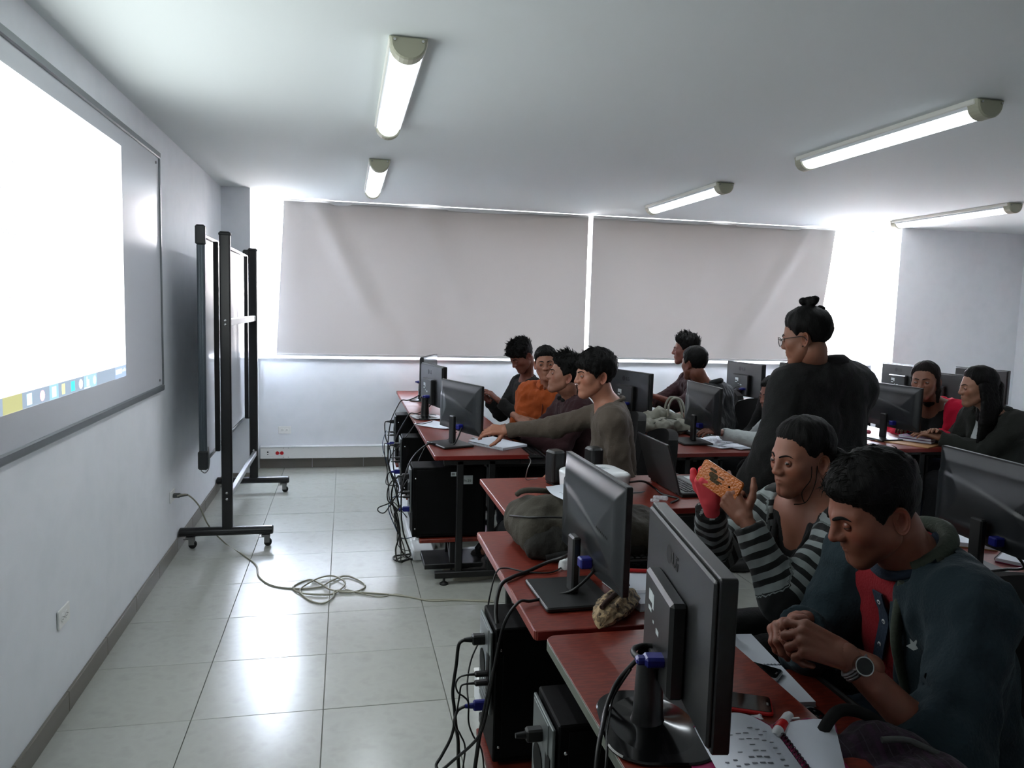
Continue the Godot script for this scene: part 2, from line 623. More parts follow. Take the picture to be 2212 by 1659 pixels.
func blind(xt: float, xb: float, x1: float, yb: float, side: int, label: String) -> void:
	# roller blind: a sheet that hangs in soft diagonal folds, a bar in its hem and a tube at the top
	var zb := BACK + 0.075
	var o := thing("roller_blind", label, "blind", Vector3((xt + x1) / 2, yb, zb), 0.0, "roller blinds at the wide window")
	var f := func(uu: float, vv: float) -> Vector3:
		var x := lerpf(lerpf(xb, xt, vv), x1, uu) if side > 0 else lerpf(xt, lerpf(5.95, x1, vv), uu)
		var y := lerpf(yb, ROOM_H - 0.03, vv)
		var e := (uu if side > 0 else 1.0 - uu) * (x1 - xt)  # distance from the outer edge
		var z := 0.0
		# folds run from the top outer corner down towards the middle
		var d1 := (e - 0.30 - (1.0 - vv) * 0.75)
		var d2 := (e - 1.30 - (1.0 - vv) * 0.55)
		z += 0.034 * exp(-d1 * d1 / 0.010) * smoothstep(0.05, 0.4, vv) - 0.014 * exp(-pow(d1 - 0.16, 2) / 0.012)
		z += 0.022 * exp(-d2 * d2 / 0.02) * smoothstep(0.0, 0.5, vv)
		z += 0.010 * wrinkle.get_noise_3d(x * 0.7, y * 0.5, side * 3.0) + 0.03 * exp(-e * e / 0.05) * (0.3 + 0.7 * sin(vv * 2.6))
		return Vector3(x, y, zb + z)
	var a := Acc.new()
	a.sheet(f, 90, 40, 0.0012)
	part("fabric", a, mats.blind, o, "", true)
	a = Acc.new()
	var p0: Vector3 = f.call(0.0, 0.0)
	var p1: Vector3 = f.call(1.0, 0.0)
	a.box((p0 + p1) / 2 + Vector3(0, 0.004, 0), Vector3(absf(p1.x - p0.x), 0.024, 0.014), 0.004)
	part("hem_bar", a, mats.blind_rail, o, "", true)
	a = Acc.new()
	a.cyl(Vector3(minf(xt, x1), ROOM_H - 0.028, zb - 0.02), Vector3(maxf(xt, x1), ROOM_H - 0.028, zb - 0.02), 0.022, 0.022, 14)
	part("roller_tube", a, mats.blind_rail, o, "", true)

func build_ceiling_lights() -> void:
	var src: Node3D
	var spots := [
		[1.235, -3.52, "ceiling batten light nearest the whiteboard, the larger of two seen end-on"],
		[1.235, -5.87, "small-looking ceiling batten light over the aisle, close to the left blind"],
		[3.715, -3.56, "long ceiling batten light at the upper right, largest of the three slanting ones"],
		[3.70, -5.88, "ceiling batten light above the joint between the two roller blinds"],
		[6.255, -5.93, "ceiling batten light in front of the right end pier"],
	]
	for s in spots:
		var at := Vector3(s[0], ROOM_H, s[1])
		if src == null:
			src = thing("ceiling_light", s[2], "lamp", at, 0.0, "white batten lights on the ceiling")
			var a := Acc.new()
			a.box(Vector3(0, -0.012, 0), Vector3(0.140, 0.024, 1.34), 0.004)
			part("tray", a, mats.lamp_body, src)
			for e in [-1.0, 1.0]:
				a = Acc.new()
				var prof := PackedVector2Array([Vector2(0.068, -0.004), Vector2(-0.068, -0.004)])
				for k in 13: prof.append(Vector2(-0.064 * cos(PI * k / 12.0), -0.022 - 0.060 * sin(PI * k / 12.0)))
				prof.reverse()
				var b := prof.duplicate(); b.reverse()
				a.prism(b, e * 0.655 - 0.035, e * 0.655 + 0.035, 0.006)
				part("end_cap", a, mats.lamp_cap, src)
				for sx in [-0.05, 0.05]:
					var c := Acc.new()
					c.cyl(Vector3(sx, -0.018, e * 0.68), Vector3(sx, -0.018, e * 0.697), 0.006, 0.005, 8)
					part("screw", c, mats.chrome, src)
			a = Acc.new()
			var pr := PackedVector2Array()
			for k in 21: pr.append(Vector2(-0.055 * cos(PI * k / 20.0), -0.026 - 0.050 * sin(PI * k / 20.0)))
			a.prism(pr, -0.63, 0.63)
			part("diffuser", a, mats.lamp_glow, src)
			for sx in [-1.0, 1.0]:
				a = Acc.new()
				a.box(Vector3(sx * 0.060, -0.030, 0), Vector3(0.006, 0.016, 1.26), 0.002)
				part("side_rail", a, mats.alu_white, src)
			var l := AreaLight3D.new()
			l.name = "glow"
			l.area_size = Vector2(0.10, 1.24)
			l.rotation_degrees = Vector3(-90, 0, 0)
			l.position = Vector3(0, -0.085, 0)
			l.light_energy = LAMP_LIGHT
			l.light_color = Color(0.95, 0.98, 1.0)
			l.area_range = 12.0
			l.area_attenuation = 2.0
			l.shadow_enabled = true
			src.add_child(l)
		else:
			copy(src, s[2], at, 0.0)

func build_whiteboard() -> void:
	var o := thing("whiteboard", "wall-mounted whiteboard in a grey aluminium frame with the projection on it", "whiteboard", Vector3(0, 1.05, -2.6))
	var y0 := 1.053; var y1 := 2.358; var z0 := -4.617; var z1 := -0.70
	var a := Acc.new()
	a.box(Vector3(0.011, (y0 + y1) / 2, (z0 + z1) / 2), Vector3(0.014, y1 - y0 - 0.01, z1 - z0 - 0.01))
	part("writing_surface", a, mats.board_white, o, "", true)
	for yy in [y0 + 0.014, y1 - 0.016]:
		a = Acc.new()
		a.box(Vector3(0.014, yy, (z0 + z1) / 2), Vector3(0.028, 0.034, z1 - z0), 0.005)
		part("frame_rail", a, mats.board_frame, o, "", true)
	for zz in [z0 + 0.008, z1 - 0.008]:
		a = Acc.new()
		a.box(Vector3(0.013, (y0 + y1) / 2, zz), Vector3(0.026, y1 - y0 - 0.06, 0.016), 0.004)
		part("frame_stile", a, mats.board_frame, o, "", true)
	for yy in [y0 + 0.06, y1 - 0.065]:
		a = Acc.new()
		a.cyl(Vector3(0.018, yy, z0 + 0.08), Vector3(0.024, yy, z0 + 0.08), 0.008, 0.006, 10)
		part("screw", a, mats.steel, o, "", true)
	# the projected picture: the pale desktop, with its bar of icons along the foot
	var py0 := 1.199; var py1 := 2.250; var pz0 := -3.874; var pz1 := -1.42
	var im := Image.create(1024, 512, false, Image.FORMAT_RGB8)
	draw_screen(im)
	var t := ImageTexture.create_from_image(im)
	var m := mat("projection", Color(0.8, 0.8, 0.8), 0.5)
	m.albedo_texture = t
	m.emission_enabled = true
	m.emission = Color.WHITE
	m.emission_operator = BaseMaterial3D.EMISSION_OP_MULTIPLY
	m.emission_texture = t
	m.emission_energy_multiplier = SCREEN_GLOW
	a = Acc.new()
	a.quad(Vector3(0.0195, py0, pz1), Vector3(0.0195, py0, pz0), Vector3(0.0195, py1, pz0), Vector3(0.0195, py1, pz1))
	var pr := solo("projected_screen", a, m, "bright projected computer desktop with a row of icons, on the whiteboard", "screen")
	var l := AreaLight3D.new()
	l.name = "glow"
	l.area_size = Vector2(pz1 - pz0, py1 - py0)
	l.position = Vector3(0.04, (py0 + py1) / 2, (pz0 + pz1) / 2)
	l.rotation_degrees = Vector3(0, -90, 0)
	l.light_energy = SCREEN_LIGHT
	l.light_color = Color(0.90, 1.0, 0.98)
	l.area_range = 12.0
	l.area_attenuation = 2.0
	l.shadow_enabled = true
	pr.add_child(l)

func glyphs(im: Image, x: int, y: int, w: int, h: int, col: Color, dense := 0.75) -> void: # a line of small letter-like strokes
	var q := x
	while q < x + w:
		if rng.randf() < dense:
			var hh := h if rng.randf() < 0.3 else int(h * 0.65)
			im.fill_rect(Rect2i(q, y + h - hh, 1, hh), col)
			if rng.randf() < 0.7: im.fill_rect(Rect2i(q, y + h - (hh if rng.randf() < 0.5 else 1), 3, 1), col)
			if rng.randf() < 0.5: im.fill_rect(Rect2i(q + 2, y + h - hh, 1, hh), col)
		q += 5

func draw_screen(im: Image) -> void: # left of the picture is nearest the photographer
	im.fill(Color(1, 1, 1))
	# the page: short lines of program text at the right end of a column; metres per pixel about 2.4 mm
	var ink := Color(0.35, 0.38, 0.42)
	for y in [70, 96]: glyphs(im, 300, y, 270 - y, 6, Color(0.9, 0.9, 0.92), 0.5)
	for ln in [[128, 560], [172, 545], [208, 548], [240, 540]]: glyphs(im, 380, ln[0], ln[1] - 380, 10, ink)
	for ln in [[274, 585], [288, 588], [302, 590], [318, 620], [332, 560]]: glyphs(im, 340, ln[0], ln[1] - 340, 8, Color(0.55, 0.45, 0.6))
	# the bar along the foot
	im.fill_rect(Rect2i(0, 486, 1024, 26), Color(0.42, 0.47, 0.52))
	im.fill_rect(Rect2i(470, 486, 60, 26), Color(0.52, 0.52, 0.36))
	var s := [[545, Color(0.75, 1, 0.95), 0], [590, Color(1, 0.62, 0.68), 1], [636, Color(0.75, 0.98, 1), 0], [676, Color(0.93, 1, 0.5), 2], [716, Color(0.2, 0.85, 0.85), 0], [752, Color(1, 1, 1), 3], [788, Color(1, 1, 1), 4], [822, Color(0.6, 1, 1), 1]]
	im.fill_rect(Rect2i(626, 486, 36, 26), Color(0.45, 0.58, 0.66))
	im.fill_rect(Rect2i(776, 486, 66, 26), Color(0.47, 0.58, 0.72))
	im.fill_rect(Rect2i(778, 509, 30, 2), Color(0.85, 1, 1))
	for k in s:
		match k[2]:
			0: im.fill_rect(Rect2i(k[0], 490, 17, 18), k[1])
			1: disc_px(im, k[0] + 9, 499, 9, k[1])
			2: im.fill_rect(Rect2i(k[0], 490, 13, 18), k[1])
			3:
				disc_px(im, k[0] + 9, 499, 9, k[1])
				disc_px(im, k[0] + 9, 499, 2, Color(0.6, 0.6, 0.6))
			4:
				im.fill_rect(Rect2i(k[0] + 2, 495, 13, 12), k[1])
				im.fill_rect(Rect2i(k[0] + 2, 489, 4, 8), k[1])
	disc_px(im, 831, 499, 5, Color(0.9, 1, 1))
	im.fill_rect(Rect2i(952, 486, 72, 26), Color(0.47, 0.53, 0.66))
	for k in 7: im.fill_rect(Rect2i(956 + k * 6, 492, 3, 11), Color(0.85, 0.9, 1))
	glyphs(im, 1000, 492, 22, 8, Color(0.85, 0.9, 1), 1.0)

func disc_px(im: Image, x: int, y: int, r: int, c: Color) -> void:
	for dy in range(-r, r + 1):
		var w := int(sqrt(r * r - dy * dy))
		im.fill_rect(Rect2i(x - w, y + dy, 2 * w + 1, 1), c)

func build_board_stand() -> void:
	var o := thing("mobile_whiteboard", "tall double-sided whiteboard on a black wheeled stand beside the wall", "whiteboard", Vector3(0.297, 0, -5.755))
	var px := 0.297
	for zz in [-5.03, -6.48]:
		var a := Acc.new()
		a.box(Vector3(px, 1.04, zz), Vector3(0.064, 1.87, 0.045), 0.008)
		part("post", a, mats.stand_black, o, "", true)
		a = Acc.new()
		a.box(Vector3(px, 1.968, zz), Vector3(0.072, 0.03, 0.052), 0.010)
		part("post_cap", a, mats.corner_black, o, "", true)
		a = Acc.new()
		a.X = Transform3D(Basis(), Vector3(0.292, 0.105, zz))
		var pr := PackedVector2Array()
		for k in 20: pr.append(Vector2(0.038 * cos(TAU * k / 20.0), 0.028 * sin(TAU * k / 20.0)))
		a.X.basis = Basis(Vector3.UP, PI / 2)
		a.prism(pr, -0.283, 0.283, 0.006)
		part("foot_bar", a, mats.stand_black, o, "", true)
		for cx in [0.075, 0.530]:
			a = Acc.new()
			a.box(Vector3(cx, 0.072, zz), Vector3(0.055, 0.008, 0.045), 0.002)
			a.cyl(Vector3(cx, 0.076, zz), Vector3(cx, 0.062, zz), 0.014, 0.014, 12)
			for s in [-1.0, 1.0]:
				a.box(Vector3(cx + 0.006, 0.046, zz + s * 0.016), Vector3(0.034, 0.046, 0.003), 0.001)
			a.box(Vector3(cx - 0.028, 0.06, zz), Vector3(0.03, 0.005, 0.026), 0.002)
			part("caster_fork", a, mats.steel, o, "", true)
			a = Acc.new()
			a.cyl(Vector3(cx + 0.012, 0.024, zz - 0.012), Vector3(cx + 0.012, 0.024, zz + 0.012), 0.024, 0.024, 20)
			part("caster_wheel", a, mats.rubber, o, "", true)
		for yy in [1.44, 1.415, 0.355, 0.315]:
			a = Acc.new()
			a.ell(Vector3(px, yy, zz + 0.023), Vector3(0.009, 0.009, 0.006), 10, 6)
			part("bolt", a, mats.chrome, o, "", true)
	for q in [[1.428, 0.044], [0.330, 0.040]]:
		var a := Acc.new()
		a.box(Vector3(px + 0.008, q[0], -5.755), Vector3(0.03, q[1], 1.42), 0.004)
		part("cross_bar", a, mats.alu, o, "", true)
	# the board itself hangs just behind the posts
	var bx := 0.205; var y0 := 0.60; var y1 := 1.945; var z0 := -6.86; var z1 := -4.735
	var b := Acc.new()
	b.box(Vector3(bx, (y0 + y1) / 2, (z0 + z1) / 2), Vector3(0.014, y1 - y0 - 0.02, z1 - z0 - 0.02))
	var bp := part("board", b, mats.board_white, o, "", true)
	for yy in [y0 + 0.012, y1 - 0.012]:
		b = Acc.new()
		b.box(Vector3(bx, yy, (z0 + z1) / 2), Vector3(0.034, 0.026, z1 - z0 - 0.1), 0.006)
		part("board_rail", b, mats.stand_black, bp, "", true)
	for zz in [z0 + 0.012, z1 - 0.012]:
		b = Acc.new()
		b.box(Vector3(bx, (y0 + y1) / 2, zz), Vector3(0.044, y1 - y0 - 0.12, 0.026), 0.008)
		for s in [-0.012, 0.0, 0.012]:
			b.box(Vector3(bx + s, (y0 + y1) / 2, zz + signf(zz + 5.8) * 0.013), Vector3(0.006, y1 - y0 - 0.12, 0.006), 0.002)
		part("board_stile", b, mats.frame_blue, bp, "", true)
		for yy in [y0 + 0.02, y1 - 0.01]:
			b = Acc.new()
			b.box(Vector3(bx, yy, zz), Vector3(0.056, 0.115, 0.05), 0.010)
			part("corner_cap", b, mats.corner_black, bp, "", true)
	for zz in [-5.03, -6.48]:
		b = Acc.new()
		b.box(Vector3(0.244, 1.27, zz), Vector3(0.030, 1.30, 0.032), 0.004)
		part("hinge_bar", b, mats.stand_black, o, "", true)
	# a wire hook with a loop of string at the lower corner
	b = Acc.new()
	b.tube(smooth([Vector3(bx + 0.028, 0.70, -4.745), Vector3(bx + 0.035, 0.63, -4.74), Vector3(bx + 0.03, 0.57, -4.735), Vector3(bx + 0.01, 0.545, -4.735), Vector3(bx - 0.012, 0.56, -4.735)], 5), 0.0035, 6)
	part("hook", b, mats.steel, o, "", true)

func duplex(o: Node3D, face: Material, hole: Material, w := 0.115, h := 0.072) -> void: # a wall socket in its own axes, facing +z
	var a := Acc.new()
	a.prism(rrect(w, h, 0.006), 0.0, 0.007, 0.002)
	part("cover_plate", a, mats.outlet_white, o)
	for s in [-1.0, 1.0]:
		a = Acc.new()
		a.cyl(Vector3(s * 0.020, 0, 0.006), Vector3(s * 0.020, 0, 0.0095), 0.0165, 0.0155, 18)
		var f := part("socket_face", a, face, o)
		a = Acc.new()
		a.box(Vector3(s * 0.020 - 0.004, 0.005, 0.0097), Vector3(0.007, 0.002, 0.001))
		a.box(Vector3(s * 0.020 - 0.004, -0.005, 0.0097), Vector3(0.009, 0.002, 0.001))
		a.cyl(Vector3(s * 0.020 + 0.007, 0, 0.0092), Vector3(s * 0.020 + 0.007, 0, 0.0102), 0.0025, 0.0025, 8)
		part("slots", a, hole, f)

func build_wall_fittings() -> void:
	var o := thing("wall_socket", "white double socket on the back wall above the cable duct", "socket", Vector3(0.467, 0.362, BACK + 0.001), 0.0, "wall sockets")
	duplex(o, mats.outlet_white, mats.plug_grey)
	o = thing("wall_socket", "white wall socket low on the whiteboard wall nearest the viewer", "socket", Vector3(0.001, 0.382, -3.03), PI / 2, "wall sockets")
	duplex(o, mats.outlet_white, mats.plug_grey)
	o = thing("wall_socket", "white wall socket that the beige cord is plugged into", "socket", Vector3(0.001, 0.379, -4.868), PI / 2, "wall sockets")
	duplex(o, mats.outlet_white, mats.plug_grey)
	# cable duct along the back wall
	var d := thing("cable_duct", "white cable duct running along the foot of the window wall", "duct", Vector3(0.24, 0.097, BACK))
	var a := Acc.new()
	a.box(Vector3(3.4, 0.154, BACK + 0.032), Vector3(6.3, 0.115, 0.062), 0.006)
	part("cover", a, mats.outlet_white, d, "", true)
	a = Acc.new()
	a.box(Vector3(3.4, 0.209, BACK + 0.034), Vector3(6.3, 0.010, 0.068), 0.002)
	part("lip", a, mats.alu_white, d, "", true)
	for xx in [0.46, 0.505, 1.38]:
		for yy in [0.112, 0.199]:
			a = Acc.new()
			a.cyl(Vector3(xx, yy, BACK + 0.062), Vector3(xx, yy, BACK + 0.066), 0.004, 0.003, 8)
			part("screw", a, mats.steel, d, "", true)
	var q := thing("network_socket", "white network outlet plate with two black jacks on the cable duct", "socket", Vector3(0.315, 0.155, BACK + 0.063))
	a = Acc.new()
	a.prism(rrect(0.115, 0.072, 0.005), 0.0, 0.006, 0.002)
	part("cover_plate", a, mats.outlet_white, q)
	for k in 2:
		a = Acc.new()
		a.box(Vector3(0.004, 0.008 - 0.022 * k, 0.006), Vector3(0.014 - 0.004 * k, 0.012 - 0.004 * k, 0.003), 0.001)
		part("jack", a, mats.ink, q)
	q = thing("power_socket", "red double socket set in the white cable duct", "socket", Vector3(0.425, 0.152, BACK + 0.057))
	for s in [-1.0, 1.0]:
		a = Acc.new()
		a.cyl(Vector3(s * 0.020, 0, 0.0), Vector3(s * 0.020, 0, 0.010), 0.0175, 0.0165, 18)
		if s < 0: a.box(Vector3(0, 0, 0.006), Vector3(0.012, 0.006, 0.006), 0.001)
		var f := part("socket_face", a, mats.outlet_red, q)
		a = Acc.new()
		a.box(Vector3(s * 0.020 - 0.004, 0.005, 0.0102), Vector3(0.007, 0.002, 0.001))
		a.box(Vector3(s * 0.020 - 0.004, -0.005, 0.0102), Vector3(0.009, 0.002, 0.001))
		part("slots", a, mats.ink, f)
	# floor duct under the aisle ends of the desks, with its boxes
	a = Acc.new()
	a.box(Vector3(1.50, 0.035, -6.02), Vector3(0.13, 0.07, 2.86), 0.008)
	a.box(Vector3(1.47, 0.09, -7.40), Vector3(0.07, 0.18, 0.09), 0.006)
	solo("floor_duct", a, mats.white_plastic, "white cable duct on the floor under the far desks", "duct")
	var bx := thing("floor_box", "pale outlet box on the floor behind the tangle of cables", "box", Vector3(1.53, 0, -4.86), 0.0, "outlet boxes on the floor")
	a = Acc.new()
	a.box(Vector3(0, 0.06, 0), Vector3(0.13, 0.12, 0.13), 0.006)
	part("case", a, mats.white_plastic, bx)
	a = Acc.new()
	a.box(Vector3(0, 0.117, 0.0), Vector3(0.136, 0.012, 0.136), 0.003)
	part("lid", a, mats.outlet_white, bx)
	copy(bx, "pale outlet box on the floor behind the nearest computer tower", Vector3(1.60, 0, -2.84), 0.0)
# =============================================================================
# desks
# =============================================================================
const TOP_Y := 0.74
var desk_info := []

func desk(label: String, x0: float, x1: float, z0: float, z1: float, opt := {}) -> Node3D: # z0 far end, z1 near end
	var o := thing("computer_desk", label, "desk", Vector3((x0 + x1) / 2, 0, (z0 + z1) / 2), 0.0, "rows of red-brown computer desks")
	var w := x1 - x0; var d := z1 - z0
	var a := Acc.new()
	var r: float = opt.get("round", 0.006)
	var poly := rrect(w, d, r, 6 if r > 0.02 else 2)
	a.X = Transform3D(Basis(Vector3.RIGHT, -PI / 2), Vector3(0, TOP_Y - 0.025, 0))
	a.prism(poly, 0.0, 0.025, 0.0015)
	part("tabletop", a, mats.laminate, o)
	a = Acc.new()
	a.box(Vector3(-w / 2 - 0.0005, TOP_Y - 0.0125, 0), Vector3(0.003, 0.0235, d - 2 * r), 0.001)
	part("edge_band", a, mats[opt.get("band", "edge_band")], o)
	a = Acc.new()
	a.box(Vector3(0, TOP_Y - 0.0125, d / 2 + 0.0005), Vector3(w - 2 * r, 0.0235, 0.003), 0.001)
	part("edge_band", a, mats.edge_red, o)
	for s in [-1.0, 1.0]:
		var ze: float = s * (d / 2 - (opt.get("inset", 0.075) if s > 0 else 0.075))
		var fr := Acc.new()
		for px in [-w / 2 + 0.145, -w / 2 + 0.325]:
			fr.box(Vector3(px, 0.385, ze), Vector3(0.038, 0.65, 0.03), 0.004)
		fr.box(Vector3(0.0, TOP_Y - 0.04, ze), Vector3(w - 0.1, 0.03, 0.03), 0.004)
		fr.box(Vector3(-0.02, 0.058, ze), Vector3(w - 0.06, 0.036, 0.04), 0.004)
		var leg := part("leg_frame", fr, mats.desk_metal, o)
		for fx in [-w / 2 + 0.065, w / 2 - 0.11]:
			var ft := Acc.new()
			ft.X.origin = Vector3(fx, 0, ze)
			ft.lathe([[0.0, 0.0], [0.024, 0.0], [0.025, 0.008], [0.016, 0.014], [0.008, 0.017], [0.007, 0.042]], 14)
			part("levelling_foot", ft, mats.rubber, leg)
	a = Acc.new()
	a.box(Vector3(w / 2 - 0.18, 0.52, 0), Vector3(0.016, 0.30, d - 0.2), 0.002)
	part("modesty_panel", a, mats.tray_black, o)
	a = Acc.new()
	a.box(Vector3(-w / 2 + 0.2, 0.685, 0), Vector3(0.03, 0.03, d - 0.16), 0.003)
	a.X = Transform3D(Basis(), Vector3(-w / 2 + 0.12, 0.0, d / 2 - 0.26)) * Transform3D(Basis(Vector3.RIGHT, 0.62), Vector3(0, 0.16, 0))
	a.box(Vector3.ZERO, Vector3(0.012, 0.035, 0.36), 0.002)
	part("brace", a, mats.desk_metal, o)
	if opt.has("shelf"): # shelf for the computer tower, near the given end
		var zc: float = opt.shelf - (z0 + z1) / 2
		a = Acc.new()
		a.box(Vector3(-w / 2 + 0.16, 0.232, zc), Vector3(0.46, 0.022, 0.24), 0.003)
		part("tower_shelf", a, mats.laminate, o)
		a = Acc.new()
		a.box(Vector3(-w / 2 + 0.12, 0.15, zc - 0.1), Vector3(0.03, 0.14, 0.03), 0.003)
		a.box(Vector3(-w / 2 + 0.12, 0.15, zc + 0.1), Vector3(0.03, 0.14, 0.03), 0.003)
		a.box(Vector3(-w / 2 + 0.16, 0.085, zc), Vector3(0.4, 0.03, 0.26), 0.003)
		part("shelf_bracket", a, mats.desk_metal, o)
	if opt.has("tray"): # sliding keyboard tray pulled out towards the seat
		var q: Array = opt.tray # z0, z1, how far it sticks out
		a = Acc.new()
		var tx0: float = w / 2 - 0.22
		var tx1: float = w / 2 + q[2]
		a.box(Vector3((tx0 + tx1) / 2, 0.655, (q[0] + q[1]) / 2 - (z0 + z1) / 2), Vector3(tx1 - tx0, 0.016, q[1] - q[0]), 0.003)
		var tr_ := part("keyboard_tray", a, mats[q[3]], o)
		a = Acc.new()
		a.box(Vector3(tx1 + 0.005, 0.66, (q[0] + q[1]) / 2 - (z0 + z1) / 2), Vector3(0.012, 0.028, q[1] - q[0]), 0.004)
		part("tray_lip", a, mats.tray_black, tr_)
	return o

func build_desks() -> void:
	desk("red-brown desk against the window wall, farthest of the row by the aisle", 1.51, 2.06, -7.43, -6.30, {"shelf": -6.45})
	desk("red-brown desk with a sheet of paper, second from the window along the aisle", 1.51, 2.06, -6.29, -5.118, {"shelf": -5.35})
	desk("red-brown desk with an open white notebook, its end leg standing free in the aisle", 1.508, 2.045, -5.11, -4.155, {"shelf": -4.36, "inset": 0.02, "tray": [-5.0, -4.28, 0.17, "tray_black"]})
	desk("red-brown desk that holds the white projector and the open laptop", 1.66, 2.80, -3.58, -2.945, {})
	desk("red-brown desk with the olive backpack and the large grey-backed monitor", 1.50, 2.05, -2.71, -1.828, {"shelf": -2.14})
	desk("red-brown desk nearest the viewer, with a grey left edge", 1.517, 1.975, -1.80, -0.62, {"band": "edge_grey", "round": 0.03, "shelf": -1.62, "tray": [-1.68, -0.82, 0.20, "laminate"]})
	desk("red-brown desk behind the man in the teal jacket, at the right edge", 2.955, 3.52, -2.66, -1.44, {"shelf": -1.9})
	desk("red-brown desk under the cream handbag and loose papers", 2.885, 3.45, -5.15, -4.13, {"round": 0.05, "shelf": -4.5})
	desk("red-brown desk with the yellow folder, behind the cream handbag", 2.885, 3.45, -6.25, -5.17, {"shelf": -5.5})
	desk("red-brown desk with rounded corner in front of the girl in pink", 4.37, 4.95, -5.30, -4.17, {"round": 0.06, "shelf": -4.5})
	desk("red-brown desk under the square-backed monitor by the right blind", 4.37, 4.95, -6.85, -5.75, {"shelf": -6.0})
	desk("red-brown desk near the right pier, farthest to the back", 6.02, 6.60, -7.0, -6.06, {})
	desk("red-brown desk behind the girl with the long dark hair", 6.10, 6.90, -6.0, -4.86, {})

# =============================================================================
# monitors
# =============================================================================
func monitor_curved() -> Node3D: # grey back with a raised curve, flat square foot; screen faces +z
	var o := thing("computer_monitor", "", "monitor", Vector3.ZERO, 0.0, "black desktop monitors")
	var W := 0.505; var H := 0.292; var y0 := 0.083; var zf := 0.045
	var back := func(s: float, t: float) -> Vector3: # s from viewer's left (x = +W/2) to right, t up
		var x := W / 2 - s * W
		var y := y0 + t * H
		var ed := minf(minf(s, 1 - s) * W, minf(t, 1 - t) * H)
		var dep := 0.014 + 0.016 * smoothstep(0.0, 0.05, ed) + 0.012 * smoothstep(0.05, 0.14, ed)
		var line := 0.70 - 0.36 * pow(s, 1.7)
		var fade := 1.0 - smoothstep(0.70, 0.95, s)
		dep += 0.0045 * fade * smoothstep(-0.03, 0.03, line - t)
		if t < 0.2: dep += 0.006 * smoothstep(0.15, 0.45, s) * (1.0 - smoothstep(0.6, 0.9, s)) * smoothstep(0.2, 0.12, t)
		return Vector3(x, y, zf - dep)
	var a := Acc.new()
	a.sheet(back, 96, 80)
	part("back_shell", a, mats.monitor_grey, o)
	a = Acc.new()
	a.X.origin = Vector3(0, y0 + H / 2, 0)
	var outer := rrect(W, H, 0.006, 3)
	a.prism(outer, zf - 0.0145, zf + 0.004, 0.002)
	part("bezel", a, mats.plastic_black, o)
	a = Acc.new()
	a.box(Vector3(0, y0 + H / 2 + 0.006, zf + 0.0042), Vector3(W - 0.03, H - 0.036, 0.001))
	part("screen", a, mats.screen_dark, o)
	a = Acc.new()
	a.box(Vector3(0.0, 0.095, -0.018), Vector3(0.052, 0.165, 0.024), 0.005)
	part("stand_neck", a, mats.plastic_dark, o)
	a = Acc.new()
	a.X = Transform3D(Basis(Vector3.RIGHT, -PI / 2), Vector3(0, 0, -0.03))
	a.prism(rrect(0.235, 0.20, 0.008, 3), 0.0, 0.014, 0.004)
	part("stand_base", a, mats.plastic_dark, o)
	a = Acc.new()
	a.box(Vector3(-0.068, 0.120, -0.008), Vector3(0.034, 0.030, 0.036), 0.004)
	part("video_plug", a, mats.vga_blue, o, "blue video plug in the back of the monitor")
	a = Acc.new()
	for k in 8: a.box(Vector3(-0.118 - 0.008 * k, y0 + (0.70 - 0.36 * pow(0.5 + (0.118 + 0.008 * k) / W, 1.7)) * H + 0.010, (back.call(0.5 + (0.118 + 0.008 * k) / W, 0.70 - 0.36 * pow(0.5 + (0.118 + 0.008 * k) / W, 1.7) + 0.034) as Vector3).z + 0.0003), Vector3(0.004, 0.006, 0.002))
	part("vent", a, mats.ink, o)
	return o

